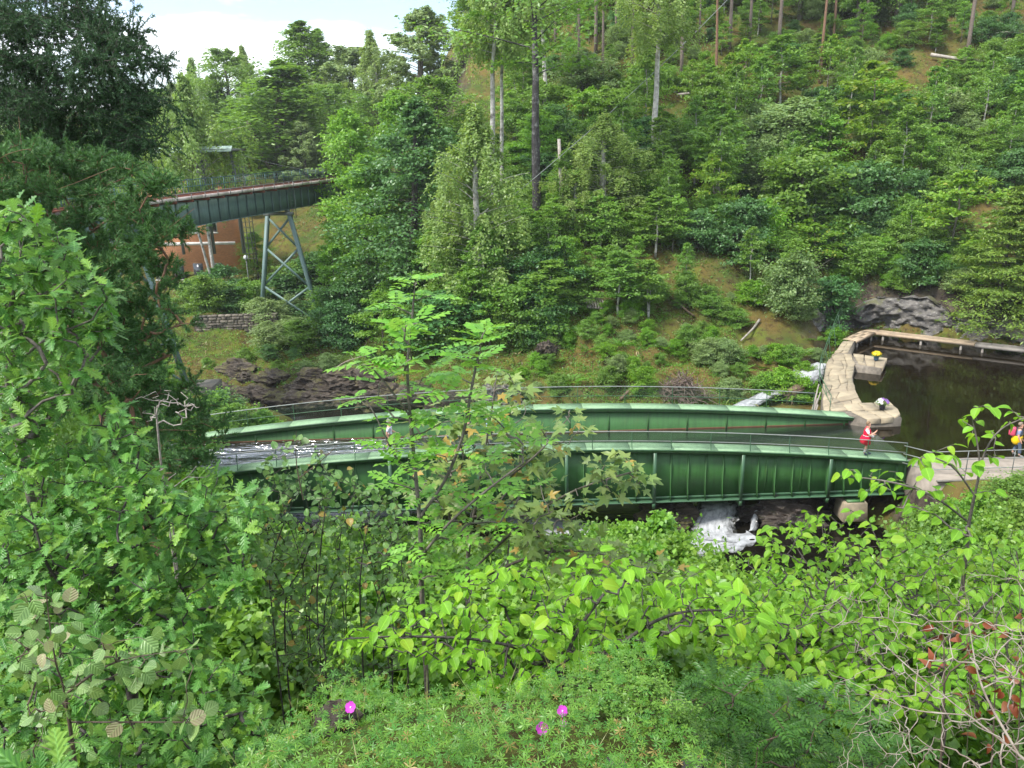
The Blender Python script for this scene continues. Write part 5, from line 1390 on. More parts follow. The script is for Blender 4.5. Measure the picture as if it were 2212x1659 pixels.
# slender pale stemmed trees scattered over the slope
for i, (u, vb, hp) in enumerate([(1225, 520, 190), (1275, 470, 170), (1345, 430, 200), (1395, 335, 210), (1440, 520, 170), (1500, 400, 180), (1552, 470, 200), (1585, 330, 170), (1640, 300, 160), (1705, 460, 170), (1765, 380, 170), (1830, 300, 180), (1880, 480, 170), (1945, 420, 180), (2000, 330, 170), (2060, 480, 160), (2120, 300, 170), (2170, 400, 170), (1335, 690, 150), (1402, 690, 130), (1190, 640, 170), (1480, 640, 120), (1620, 620, 130), (1960, 560, 120)]):
    p = hit(u, vb); h = hp * p[1] / FOC
    put('sapling_thin', (p[0], p[1], p[2] - .1), h, h * random.uniform(.3, .42), 'slender_tree', 'slender', 'tree')
# bushes between the river and the far walkway at the left end
for u, y, vt, w, k, lab in [(500, 43, 868, 120, 'bush', 'green bush behind the left end of the far railing'), (560, 44, 880, 110, 'bush_bright', 'fresh green bush beyond the far railing at the left'), (460, 45, 845, 110, 'bush_dark', 'dark bush beside the concrete slab'), (440, 41.5, 930, 60, 'bush_bright', 'small yellow green bush at the left walkway end')]:
    p = at(u, vt, y); z = float(ground(p[0], y))
    put(k, (p[0], y, min(z, p[2] - .5)), max(.5, p[2] - z), w * y / FOC, 'bank_bush', lab, 'bush', rec=False)

# ---------------------------------------------------------------- low growth nobody could count
def ground_cover(name, n_, xr, yr, mat, T, size, lab, dens=None, seed=0, up=.9, lift=.1, tilt=.6):
    r = np.random.default_rng(seed)
    x, y = r.uniform(*xr, n_), r.uniform(*yr, n_)
    if dens is not None:
        k = r.random(n_) < dens(x, y); x, y = x[k], y[k]
    z = ground(x, y)
    e_ = .4; nx_ = -(ground(x + e_, y) - z) / e_; ny_ = -(ground(x, y + e_) - z) / e_
    nr = unit(np.stack([nx_, ny_, np.ones_like(z)], -1))
    P = np.stack([x, y, z], -1) + nr * (np.abs(r.normal(0, lift, len(x))) + .02)[:, None]
    N = unit(nr * up + r.normal(0, tilt, P.shape)); D = unit(r.normal(0, 1, P.shape) + [0, -.3, .2])
    V, F, uv = scatter(T, P, D, N, size * r.uniform(.6, 1.4, len(P)))
    o = obj(name, mesh(name, V, F, uv), M[mat]); return tag(o, lab, kind='stuff')
def dn(sc, lo, hi, ph=0): return lambda x, y: np.clip((fbm(x * sc + ph, y * sc + ph, 4) + .5 - lo) / (hi - lo), 0, 1)
def land(f): return lambda x, y: f(x, y) * (ground(x, y) > -17.3) * ~((x > 16.5) & (y > 33) & (y < 58.5) & (x + y < 87)) * ~((x < -16) & (y > 33) & (y < 39.5))
ground_cover('undergrowth', 80000, (-30, 62), (46, 108), 'ivy', RHOMB, .2, 'low herbs and bilberry covering the forest slope', land(dn(.25, .3, .62)), 1)
ground_cover('undergrowth', 75000, (-8, 22), (44, 58), 'fern', RHOMB, .095, 'fresh green herbs along the river bank', land(dn(.3, .12, .45, 5)), 2)
ground_cover('undergrowth', 22000, (-32, -8), (54, 72), 'fern', RHOMB, .13, 'green herbs on the bank under the viaduct', land(dn(.3, .12, .45, 5)), 22)
ground_cover('dry_grass', 11000, (-30, 40), (46, 68), 'bracken_brown', small_leaf(1, .1), .34, 'tawny dry grass and bracken on the bank', land(dn(.22, .52, .68, 11)), 3, .5, .12, .4)
FERN = compound(3, 9, .07, .3, .45)
def fern(p, size, seed, lab, grp='ferns along the bank'):
    r = np.random.default_rng(seed); k = 9
    a = np.arange(k) * 6.283 / k + r.normal(0, .2, k)
    D = unit(np.stack([np.cos(a), np.sin(a), r.uniform(.5, .9, k)], -1)); N = unit(np.stack([-np.cos(a) * .6, -np.sin(a) * .6, np.ones(k)], -1))
    e = empty('fern', p, 0, None, 'fern', grp)
    for i in range(k):
        V, F, uv = scatter(FERN, np.zeros((1, 3)), D[i:i + 1], N[i:i + 1], np.array([size * r.uniform(.8, 1.2)]))
        obj('frond', mesh('frond', V, F, uv), M['fern'], e)
    PLACED.append((e, 'fern', np.asarray(p, float)))
for i, (u, v) in enumerate([(1690, 790), (1735, 770), (1650, 800), (1600, 805), (1760, 745), (1250, 720), (1210, 740), (1290, 700), (1270, 760), (1340, 750), (1700, 835), (1660, 850), (1730, 850), (1560, 800), (1430, 760), (1200, 790), (1235, 830), (1310, 830)]):
    fern(hit(u, v, 42) + [0, 0, .02], rng.uniform(.7, 1.1), 60 + i, '')
# heap of cut branches
bp0 = hit(1472, 866, 42)
pile = empty('brush_pile', bp0, 0, 'heap of grey brown cut branches on the bank', 'brush pile')
stk = []
for k in range(6):
    P = np.cumsum(np.concatenate([[[0, 0, 0]], rng.normal(0, .1, (5, 3)) + [.32, 0, 0]]), 0)
    V, F = tube(P - P.mean(0), np.linspace(.026, .012, 6), 4); me = mesh('stick', V, F, None, True); me.materials.append(M['twig_brush']); stk.append(me)
for k in range(230):
    r_ = math.sqrt(rng.random()); a = rng.uniform(0, 6.283)
    x, y = 1.75 * r_ * math.cos(a), 1.2 * r_ * math.sin(a)
    h = 1.75 * (1 - r_ ** 1.6)
    o = obj('stick', stk[k % 6], None, pile, (x, y, max(.02, rng.uniform(.35, 1.0) * h)))
    o.rotation_euler = (rng.uniform(0, 6.28), rng.normal(0, .4) + .25 * r_, a + rng.normal(0, .9)); s = rng.uniform(.7, 1.35); o.scale = (s, s, s)
# root stump in the spill stream
rs = empty('root_stump', (18.0, 47.3, -15.7), 0, 'brown uprooted stump lying in the spill stream', 'stump')
MB().tube([(0, 0, 0), (.5, .2, .3), (.9, .3, .35)], [.38, .3, .2], 9).build('trunk', M['log_brown'], rs, True)
for k in range(22):
    d = unit(rng.normal(0, 1, 3) + [-.6, -.3, .2]); P = smooth_path([np.zeros(3), d * .35 + rng.normal(0, .06, 3), d * rng.uniform(.5, .85) + rng.normal(0, .1, 3)], 3)
    MB().tube(P, np.linspace(.09, .015, len(P)), 5).build('root', M['log_brown'], rs, True)
# ---------------------------------------------------------------- plants close to the camera
class Skel:
    """branches grown greedily from stems to the places where shoots end"""
    def __init__(s, stems, step=.09):
        s.pos = np.zeros((0, 3)); s.par = []; s.paths = []
        for st in stems:
            P = smooth_path(np.asarray(st, float), 5); P = interp_path(P, step)
            s._add(-1 if len(s.par) == 0 or np.linalg.norm(s.pos - P[0], axis=1).min() > .12 else int(np.linalg.norm(s.pos - P[0], axis=1).argmin()), P)
    def _add(s, parent, P):
        i0 = len(s.par); s.pos = np.concatenate([s.pos, P]); s.par += [parent] + list(range(i0, i0 + len(P) - 1)); s.paths.append((parent, i0, len(P)))
        return i0
    def connect(s, t, r, sag=.12, step=.08, jit=.012, low=.5):
        d = np.linalg.norm(s.pos - t, axis=1)
        j = int((d + low * np.maximum(0, s.pos[:, 2] - t[2] + .2 * d)).argmin())
        a = s.pos[j]; L = d[j]
        if L < .02: return None
        m = max(3, int(L / step) + 1); q = np.linspace(0, 1, m + 1)[1:, None]
        mid = (a + t) / 2 + np.array([0, 0, 1]) * sag * L + r.normal(0, .07 * L, 3)
        P = (1 - q) ** 2 * a + 2 * q * (1 - q) * mid + q ** 2 * t
        P[:-1] += r.normal(0, jit, P[:-1].shape)
        return s._add(j, P), len(P)
    def wood(s, rt, pw=.42, n=5, origin=None, rmax=.2):
        load = np.zeros(len(s.par))
        for pa, i0, m in s.paths: load[i0 + m - 1] += 1
        for i in range(len(s.par) - 1, -1, -1):
            if s.par[i] >= 0: load[s.par[i]] += load[i]
        R = np.minimum(rmax, rt * np.maximum(load, 1) ** pw)
        mb = MB()
        for pa, i0, m in s.paths:
            P = s.pos[i0:i0 + m]; r_ = R[i0:i0 + m].copy()
            if pa >= 0: P = np.concatenate([s.pos[pa:pa + 1], P]); r_ = np.concatenate([[min(R[pa], r_[0] * 1.25)], r_])
            r_[-1] *= .5
            if len(P) > 1: mb.tube(P, r_, n, cap=False)
        return mb
def in_poly(u, v, poly):
    P = np.asarray(poly, float); c = False; j = len(P) - 1
    for i in range(len(P)):
        if (P[i, 1] > v) != (P[j, 1] > v) and u < (P[j, 0] - P[i, 0]) * (v - P[i, 1]) / (P[j, 1] - P[i, 1]) + P[i, 0]: c = not c
        j = i
    return c
def targets(poly, n_, depth, r, sep=.6):
    """spread points over a picture region, each at its own real distance"""
    P = np.asarray(poly, float); lo, hi = P.min(0), P.max(0); out = []
    area = (hi - lo).prod(); d0 = sep * math.sqrt(area / n_)
    for k in range(n_ * 40):
        if len(out) >= n_: break
        u, v = r.uniform(lo[0], hi[0]), r.uniform(lo[1], hi[1])
        if not in_poly(u, v, poly): continue
        if k < n_ * 20 and any((u - a) ** 2 + (v - b) ** 2 < d0 * d0 for a, b in out[-60:]): continue
        out.append((u, v))
    return np.array([at(u, v, depth(u, v, r)) for u, v in out])
def boughs(poly, nc, per, depth, r, sx, sy, slope=.15):
    """clumps of shoot ends, flat and tilted like the boughs of a conifer"""
    C = targets(poly, nc, lambda u, v, r_: 1.0, r, .6); out = []
    for c in C:
        u, v, _ = proj(c); y = depth(u, v, r); k = r.uniform(.7, 1.3)
        for _ in range(per):
            a, b_ = r.normal(0, sx * k), r.normal(0, sy * k)
            out.append(at(u + a, v + b_ + slope * a, y * r.uniform(.965, 1.035)))
    return np.array(out)
def dep(a, b, va=None, da=None, vb=None, db=None):
    if va is None: return lambda u, v, r: r.uniform(a, b)
    return lambda u, v, r: np.interp(v, [va, vb], [da, db]) * r.uniform(a, b)
UP = np.array([0, 0, 1.0])
def leaves_on(sk, ends, style, r, size):
    """(P, D, N, S) of the leaves along the fresh shoots"""
    P, D, N, S = [], [], [], []
    def put_(p, d, n_, s): P.append(p); D.append(d); N.append(n_); S.append(s)
    for i0, m in ends:
        Q = sk.pos[i0:i0 + m]
        if m < 2: continue
        T_ = unit(Q[-1] - Q[max(0, m - 4)])
        if style == 'rosette':                      # oak: a whorl at the shoot end and some below
            k = r.integers(6, 9)
            side = unit(np.cross(T_, UP) + 1e-3); ax2 = np.cross(T_, side); a0 = r.uniform(0, 6.28)
            for j in range(k):
                a = a0 + j * 2.4; rad = side * math.cos(a) + ax2 * math.sin(a)
                d = unit(rad + T_ * r.uniform(.1, .6) + UP * r.uniform(-.25, .25))
                put_(Q[-1] - T_ * .012 * j, d, unit(UP + T_ * .3 + r.normal(0, .3, 3)), size * r.uniform(.6, 1.15))
            for j in range(2):
                q = Q[max(0, m - 2 - 2 * j)]
                put_(q, unit(r.normal(0, 1, 3) * [1, 1, .4]), unit(UP + r.normal(0, .35, 3)), size * r.uniform(.6, 1.0))
        elif style == 'spray':                      # elm: two ranks of hanging leaves along an arching shoot
            L = min(m, 8); s0 = r.choice([-1, 1])
            for j in range(L):
                q = Q[m - 1 - j]; t = unit(Q[min(m - 1, m - j)] - Q[max(0, m - 2 - j)] + 1e-6)
                h = unit(np.cross(t, UP) + 1e-3) * (s0 if j % 2 else -s0)
                d = unit(h * .8 + t * .55 + UP * r.uniform(-.75, -.2)) if j else unit(t + UP * -.5)
                n_ = unit(UP + h * .35 + r.normal(0, .22, 3))
                put_(q, d, n_, size * r.uniform(.65, 1.15) * (1 - .04 * j))
        elif style == 'hang':                       # aspen
            for j in range(min(m, 7)):
                q = Q[m - 1 - j]; d = unit(r.normal(0, .7, 3) + [0, 0, -.55])
                put_(q + d * .02, d, unit(r.normal(0, .6, 3) + [0, -.55, .55]), size * r.uniform(.7, 1.1))
        elif style == 'small':
            for j in range(min(m, 9)):
                q = Q[m - 1 - j]; t = unit(r.normal(0, 1, 3) + [0, 0, .15])
                put_(q, t, unit(UP * .8 + r.normal(0, .5, 3) + [0, -.3, 0]), size * r.uniform(.6, 1.2))
        elif style == 'pairs':                      # maple
            for j in range(min(m, 4)):
                q = Q[m - 1 - j]; h = unit(np.cross(T_, UP) + r.normal(0, .3, 3))
                for sg in (-1, 1):
                    d = unit(h * sg + T_ * .5 + UP * r.uniform(-.5, -.05))
                    put_(q + d * size * .35, d, unit(UP + r.normal(0, .28, 3) + [0, -.25, 0]), size * r.uniform(.65, 1.15))
        elif style == 'feather':                    # rowan, ash: compound leaves fan out from the tip
            k = r.integers(4, 7); a0 = r.uniform(0, 6.28)
            for j in range(k):
                a = a0 + j * 6.283 / k + r.normal(0, .25)
                d = unit(np.array([math.cos(a), math.sin(a), 0]) + T_ * .35 + UP * r.uniform(.0, .45))
                put_(Q[-1] - T_ * .015 * j, d, unit(UP + r.normal(0, .18, 3)), size * r.uniform(.75, 1.15))
        elif style == 'feather_one':
            for j in range(min(m, 3)):
                d = unit(T_ + r.normal(0, .6, 3) * [1, 1, .3]); put_(Q[m - 1 - j], d, unit(UP + r.normal(0, .2, 3)), size * r.uniform(.7, 1.15))
    return map(np.array, (P, D, N, S))
def plant(name, label, cat, stems, tg, style, tmpls, lmat, wmat, size, r_tip, seed, nobj=300, leafname='leaf', sag=.12, pw=.42, step=.08, low=.5, rmax=.2, jit=.012, group=None, order=True):
    r = np.random.default_rng(seed)
    base = np.asarray(stems[0][0], float)
    sk = Skel(stems, step)
    if order: tg = tg[np.argsort(np.linalg.norm(tg - base, axis=1))]
    ends = [sk.connect(t, r, sag, step, jit, low) for t in tg]
    ends = [e for e in ends if e]
    e = empty(name, base, 0, label, cat, group)
    sk.wood(r_tip, pw, 5, rmax=rmax).build('stems', M[wmat], e, True, origin=base)
    if style is None: return e, sk
    P, D, N, S = leaves_on(sk, ends, style, r, size)
    meshes = []
    for T_ in tmpls:
        me = mesh(leafname, *T_, smooth=True); me.materials.append(M[lmat]); meshes.append(me)
    big = np.argsort(-S / np.linalg.norm(P, axis=1))
    R = frames(D, N)
    for k in big[:nobj]:
        o = obj(leafname, meshes[int(r.integers(len(meshes)))], None, e)
        m4 = np.eye(4); m4[:3, :3] = R[k] * S[k]; m4[:3, 3] = P[k] - base
        o.matrix_basis = Matrix(m4.tolist())
    rest = big[nobj:]
    if len(rest):
        mb = MB()
        for i, T_ in enumerate(tmpls):
            q = rest[i::len(tmpls)]
            if len(q):
                V, F, uv = scatter(T_, P[q], D[q], N[q], S[q]); mb.add(V, F, uv)
        tag(mb.build('leaves', M[lmat], e, True, origin=base, uv=True), kind='stuff')
    return e, sk
def gp(u, v, y=None):
    """point of the near slope seen at u,v (or straight below the ray at distance y)"""
    if y is not None:
        p = at(u, v, y); p[2] = float(ground(p[0], y)) - .03; return p
    ys = np.arange(.8, 30, .02); P = np.stack([at(u, v, q) for q in ys]); g = ground(P[:, 0], P[:, 1]); j = int(np.argmax(P[:, 2] < g))
    return np.array([P[j, 0], P[j, 1], g[j] - .02])
R8 = np.random.default_rng(80)
OAK = [oak_leaf(i, c) for i, c in enumerate((.1, .25, .4))]
ELM = [ovate(i, w, c, f) for i, (w, c, f) in enumerate(((.34, .3, .28), (.32, .5, .4), (.36, .2, .2)))]
ASP = [round_leaf(i, c) for i, c in enumerate((.05, .18, .3))]
SRV = [ovate(i + 9, w, c, .25) for i, (w, c) in enumerate(((.33, .15), (.36, .3)))]
MAP = [maple_leaf(i) for i in range(3)]
ROW = [compound(i, 4, .27, .36, c) for i, c in enumerate((.3, .45, .2))]
ROWS = [compound(i + 5, 7, .1, .25, c) for i, c in enumerate((.25, .4))]

# oak reaching up at the left edge
b = gp(60, 1100, 5.0)
polyA = [(-30, 440), (60, 448), (150, 500), (215, 600), (262, 660), (258, 720), (205, 745), (190, 830), (140, 880), (80, 960), (-30, 970)]
plant('oak_sapling', 'leafy oak sapling reaching up along the left edge', 'oak', [[b, at(30, 900, 4.9), at(20, 700, 4.8), at(50, 520, 4.7)], [at(20, 800, 4.85), at(90, 740, 4.6), at(200, 690, 4.4)]],
      targets(polyA, 150, dep(4.2, 5.1), R8, .55), 'rosette', OAK, 'oak', 'bark_grey', .112, .0035, 81)
# lower oak thicket
polyB = [(-30, 960), (60, 985), (150, 960), (190, 870), (270, 880), (310, 930), (300, 1000), (400, 1000), (470, 1020), (560, 1060), (600, 1085), (540, 1140), (540, 1260), (500, 1330), (440, 1380), (-30, 1380)]
b = gp(250, 1500, 4.6)
plant('oak_bush', 'dense low oak bush filling the left foreground', 'oak', [[b, at(260, 1330, 4.3), at(230, 1150, 4.1)], [at(260, 1330, 4.3), at(120, 1250, 4.1), at(60, 1080, 4.2)], [at(255, 1300, 4.3), at(400, 1180, 4.2), at(500, 1080, 4.3)]],
      targets(polyB, 400, dep(.86, 1.14, 960, 4.6, 1380, 3.9), R8, .5), 'rosette', OAK, 'oak', 'bark_dark', .104, .003, 82)
polyC = [(-30, 1340), (430, 1360), (520, 1420), (560, 1500), (640, 1560), (650, 1620), (560, 1700), (-30, 1700)]
b = gp(330, 1700, 3.3)
plant('oak_bush', 'oak leaves above the bottom edge beside the flower turf', 'oak', [[b, at(350, 1560, 3.1), at(380, 1440, 3.1)], [at(350, 1600, 3.1), at(200, 1500, 3.0)], [at(350, 1590, 3.1), at(520, 1540, 3.0)]],
      targets(polyC, 170, dep(.9, 1.12, 1340, 3.4, 1700, 2.6), R8, .55), 'rosette', OAK, 'oak', 'bark_dark', .09, .0028, 83)
b = gp(60, 1659, 1.45)
plant('oak_seedling', 'oak twig with the largest leaves in the bottom left corner', 'oak', [[b, at(75, 1640, 1.42), at(80, 1600, 1.4)]],
      np.array([at(70, 1590, 1.4), at(90, 1690, 1.35), at(150, 1640, 1.45)]), 'rosette', OAK, 'oak', 'twig', .085, .0016, 84)
# aspen with round leaves
polyD = [(20, 1290), (95, 1250), (150, 1300), (190, 1370), (330, 1385), (440, 1395), (425, 1440), (320, 1475), (230, 1490), (200, 1540), (90, 1560), (20, 1500)]
b = gp(120, 1700, 2.4)
st = [[b, at(150, 1560, 2.35), at(120, 1430, 2.3), at(105, 1330, 2.3), at(98, 1262, 2.3)], [at(140, 1500, 2.34), at(250, 1430, 2.25), at(430, 1400, 2.25)], [at(150, 1560, 2.35), at(290, 1560, 2.3), at(425, 1560, 2.3)], [at(120, 1430, 2.3), at(60, 1400, 2.3), at(15, 1370, 2.3)]]
tg = np.concatenate([targets(polyD, 52, dep(2.15, 2.5), R8, .5), np.array([at(u, 1545 + .06 * (425 - u), 2.3) for u in np.linspace(240, 430, 9)]), np.array([at(u, 1620, 2.3) for u in (30, 110, 180)])])
plant('aspen_sapling', 'aspen shoots with round bronze tinged leaves at the lower left', 'aspen', st, tg, 'hang', ASP, 'aspen', 'twig', .056, .0013, 85, step=.05)
# dark many stemmed serviceberry
polyE = [(560, 1010), (630, 985), (700, 1010), (780, 1040), (860, 1060), (895, 1150), (900, 1300), (880, 1420), (800, 1480), (640, 1500), (590, 1420), (550, 1300), (530, 1150)]
stE = []
for k in range(13):
    u0 = 600 + 22 * k; bb_ = gp(u0, 1560, 4.5 + .25 * (k % 4))
    stE.append([bb_, at(u0 + R8.normal(0, 12), 1380, bb_[1]), at(u0 + R8.normal(0, 25), 1220, bb_[1]), at(u0 + R8.normal(0, 40), 1080, bb_[1])])
tg = np.concatenate([targets(polyE, 680, dep(4.2, 5.5), R8, .5), np.array([at(u, v, 4.6) for u, v in ((640, 940), (610, 970), (665, 955), (690, 990), (760, 1010), (590, 985))])])
plant('serviceberry_shrub', 'dark green many stemmed serviceberry shrub left of centre', 'shrub', stE, tg, 'small', SRV, 'serviceberry', 'bark_dark', .056, .0018, 86, pw=.3, rmax=.012)
# pale twigs with bronze leaves sticking out of its top
plant('bronze_twigs', 'few twigs with bronze leaves above the serviceberry', 'shrub', [[at(655, 1080, 4.3), at(640, 1000, 4.3), at(640, 930, 4.3)], [at(650, 1030, 4.3), at(700, 990, 4.3), at(730, 960, 4.3)]],
      np.array([at(u, v, 4.3) for u, v in ((640, 925), (650, 950), (620, 960), (690, 975), (600, 985), (670, 1000), (640, 1010))]), 'small', SRV, 'aspen', 'twig', .05, .0018, 87)
# ash sapling, the tall plant in the middle
b = gp(915, 1450, 4.3)
stF = [[b, at(912, 1300, 4.25), at(908, 1150, 4.2), at(898, 1030, 4.2), at(886, 900, 4.2), at(880, 790, 4.2), at(890, 690, 4.2), at(896, 618, 4.2)],
       [at(905, 1120, 4.2), at(960, 1040, 4.15), at(1000, 940, 4.1), at(1020, 830, 4.1), at(1040, 740, 4.1)],
       [at(898, 1040, 4.2), at(850, 980, 4.1), at(812, 900, 4.1), at(782, 850, 4.1)], [at(886, 900, 4.2), at(850, 850, 4.15), at(800, 790, 4.1)], [at(912, 1200, 4.2), at(970, 1130, 4.1), at(1050, 1060, 4.1), at(1130, 1000, 4.1)]]
tp = [(896, 606), (935, 640), (842, 655), (905, 700), (868, 705), (885, 745), (868, 790), (770, 790), (810, 770), (775, 860), (830, 810), (1050, 712), (1030, 740), (985, 770), (1040, 780), (990, 810), (935, 800), (905, 830), (960, 850),
      (850, 900), (905, 905), (960, 910), (1010, 880), (1060, 900), (1090, 930), (1130, 960), (840, 960), (880, 1000), (940, 980), (1000, 980), (1050, 1000), (840, 1040), (900, 1060), (970, 1060), (1080, 1050), (1020, 1100), (930, 1130), (990, 1160),
      (880, 1190), (950, 1230), (1080, 1130), (1130, 1060), (1000, 1230), (900, 1270)]
plant('ash_sapling', 'slender sapling with feathered light green leaves in front of the aqueduct', 'sapling', stF, np.array([at(u, v, R8.uniform(3.95, 4.4)) for u, v in tp]), 'feather', ROW, 'rowan', 'bark_grey', .165, .0042, 88, pw=.36, sag=-.05)
# maple with yellowing leaves behind it
polyG = [(1040, 790), (1105, 785), (1150, 850), (1240, 880), (1270, 940), (1215, 1000), (1240, 1120), (1180, 1180), (1000, 1170), (920, 1080), (860, 1010), (900, 880), (970, 870)]
polyG2 = [(1255, 1005), (1330, 985), (1395, 1000), (1398, 1045), (1310, 1070), (1260, 1100), (1225, 1080)]
polyG3 = [(1150, 1130), (1280, 1150), (1400, 1190), (1470, 1235), (1380, 1260), (1200, 1240), (1120, 1200)]
b = gp(1010, 1440, 5.4)
stG = [[b, at(1010, 1250, 5.3), at(1030, 1080, 5.3), at(1060, 900, 5.2), at(1075, 800, 5.2)], [at(1012, 1240, 5.3), at(1130, 1130, 5.2), at(1240, 1060, 5.1), at(1380, 1015, 5.0)], [at(1010, 1260, 5.3), at(1200, 1190, 5.1), at(1420, 1220, 5.0)], [at(1025, 1100, 5.3), at(940, 980, 5.2), at(880, 900, 5.2)], [at(1030, 1080, 5.3), at(1150, 990, 5.1), at(1230, 900, 5.1)]]
plant('maple_sapling', 'maple sapling with yellow and rust tinted leaves behind the ash', 'maple', stG, np.concatenate([targets(polyG, 88, dep(4.9, 5.5), R8, .5), targets(polyG2, 13, dep(4.8, 5.1), R8, .5), targets(polyG3, 22, dep(4.7, 5.2), R8, .5)]), 'pairs', MAP, 'maple', 'bark_grey', .125, .0035, 89, pw=.36)
# elm in the middle foreground
polyH = [(700, 1385), (770, 1345), (860, 1305), (1000, 1255), (1080, 1205), (1190, 1225), (1320, 1175), (1420, 1245), (1530, 1225), (1640, 1290), (1700, 1345), (1600, 1395), (1480, 1365), (1410, 1410), (1260, 1430), (1140, 1465), (1040, 1495), (960, 1440), (840, 1405), (740, 1405)]
b = gp(1250, 1560, 3.3)
stH = [[b, at(1200, 1450, 3.2), at(1080, 1390, 3.1), at(900, 1375, 3.0), at(740, 1380, 2.95)], [at(1230, 1500, 3.25), at(1330, 1400, 3.2), at(1460, 1325, 3.2), at(1640, 1320, 3.3)], [at(1210, 1460, 3.2), at(1250, 1360, 3.3), at(1330, 1250, 3.4)], [at(1150, 1420, 3.15), at(1050, 1340, 3.3), at(1000, 1290, 3.3)]]
plant('elm_shrub', 'bright green elm branches spreading across the middle foreground', 'elm', stH, targets(polyH, 340, dep(2.85, 3.8), R8, .5), 'spray', ELM, 'elm', 'bark_dark', .074, .0022, 90, step=.046, sag=.16)
# elm thicket at the right
polyI = [(1660, 1140), (1760, 1100), (1850, 1105), (1950, 1130), (2050, 1180), (2240, 1130), (2240, 1520), (2050, 1560), (1900, 1560), (1750, 1530), (1640, 1490), (1550, 1420), (1590, 1340), (1680, 1290), (1610, 1250), (1620, 1190)]
b = gp(1900, 1700, 4.4)
stI = [[b, at(1880, 1480, 4.4), at(1850, 1300, 4.6), at(1830, 1170, 4.8)], [at(1890, 1500, 4.4), at(1740, 1400, 4.2), at(1650, 1330, 4.2)], [at(1880, 1470, 4.4), at(2050, 1380, 4.3), at(2180, 1250, 4.6)], [at(1860, 1350, 4.5), at(1760, 1240, 4.8), at(1700, 1150, 5.0)]]
plant('elm_thicket', 'wide elm thicket filling the right foreground', 'elm', stI, targets(polyI, 800, dep(.86, 1.14, 1100, 5.3, 1560, 3.6), R8, .5), 'spray', ELM, 'elm_shaded', 'bark_dark', .08, .0024, 91, step=.052, sag=.14)
# elm sapling against the pond
b = gp(2085, 1420, 4.9)
stJ = [[b, at(2080, 1260, 4.8), at(2090, 1150, 4.7), at(2112, 1040, 4.6), at(2128, 975, 4.6), at(2165, 925, 4.6), at(2235, 895, 4.6)], [at(2118, 1010, 4.6), at(2110, 950, 4.6), at(2100, 905, 4.6)], [at(2095, 1130, 4.7), at(2020, 1075, 4.6), at(1940, 1045, 4.6), at(1820, 1026, 4.6)], [at(2105, 1070, 4.65), at(2060, 1010, 4.6), at(2010, 985, 4.6)]]
tp = [(1815, 1028), (1850, 1022), (1885, 1020), (1920, 1018), (1950, 1040), (1900, 1050), (1870, 1060), (1960, 1075), (1935, 1095), (2000, 1010), (2030, 985), (1985, 990), (2060, 985), (2000, 1060), (2040, 1045), (2075, 1010), (2110, 1000), (2080, 905), (2110, 890), (2140, 880), (2185, 885), (2212, 900),
      (2100, 940), (2140, 930), (2180, 915), (2060, 960), (2150, 985), (2020, 1110), (2060, 1090), (2110, 1060), (2150, 1060), (2050, 1140), (2100, 1160), (1925, 1060), (1980, 1040)]
plant('elm_sapling', 'elm sapling with large pale leaves standing against the dark pond', 'elm', stJ, np.array([at(u, v, R8.uniform(4.4, 4.85)) for u, v in tp]), 'spray', ELM, 'elm', 'bark_grey', .092, .003, 92, step=.055, sag=.1)
# seedlings with feathered leaves in the shade at the lower right
polyK = [(1430, 1500), (1560, 1440), (1750, 1500), (1900, 1530), (1960, 1660), (1900, 1700), (1500, 1700), (1440, 1600)]
b = gp(1650, 1720, 2.9)
plant('rowan_seedlings', 'dark rowan seedlings with feathered leaves at the lower right', 'rowan', [[b, at(1650, 1620, 2.9)]], targets(polyK, 75, dep(2.6, 3.5), R8, .5), 'feather', ROWS, 'rowan_dark', 'twig', .15, .002, 93)
# dead branches
polyL = [(1720, 1330), (1800, 1290), (1900, 1230), (1960, 1300), (2060, 1240), (2212, 1190), (2260, 1300), (2260, 1700), (1780, 1700), (1830, 1560), (1760, 1450), (1800, 1400)]
b = at(2300, 1720, 2.0)
e, sk = plant('dead_bush', 'tangle of bare silvery dead branches in the lower right corner', 'dead bush', [[b, at(2200, 1630, 2.05), at(2060, 1520, 2.15), at(1950, 1430, 2.25), at(1880, 1360, 2.35)], [at(2200, 1630, 2.05), at(2120, 1480, 2.2), at(2090, 1330, 2.3)], [at(2090, 1545, 2.13), at(1960, 1530, 2.2), at(1830, 1470, 2.3)]],
      targets(polyL, 330, dep(1.95, 2.75), R8, .45), None, None, None, 'twig_dead', 0, .0008, 94, step=.03, jit=.007, pw=.36, rmax=.013, sag=.0, low=0)
# brown stems with withered leaves
polyM = [(1990, 1330), (2060, 1300), (2212, 1330), (2240, 1500), (2150, 1620), (2060, 1560), (2000, 1450)]
stM = [[gp(2060 + 60 * k, 1700, 2.6), at(2040 + 55 * k, 1480, 2.6), at(2020 + 60 * k, 1230, 2.7)] for k in range(4)]
plant('withered_sapling', 'thin brown stems with withered rust red leaves at the right edge', 'sapling', stM, targets(polyM, 30, dep(2.4, 2.8), R8, .5), 'hang', [ovate(31, .34, .5, .5), ovate(32, .3, .7, .6)], 'brown_leaf', 'twig', .048, .0014, 95)
for e_ in [o for o in COL.objects if o.name.startswith('withered_sapling')]:
    ch = [c for c in e_.children if c.name.startswith('leaf')]
    for c in ch[::2]: bpy.data.objects.remove(c)

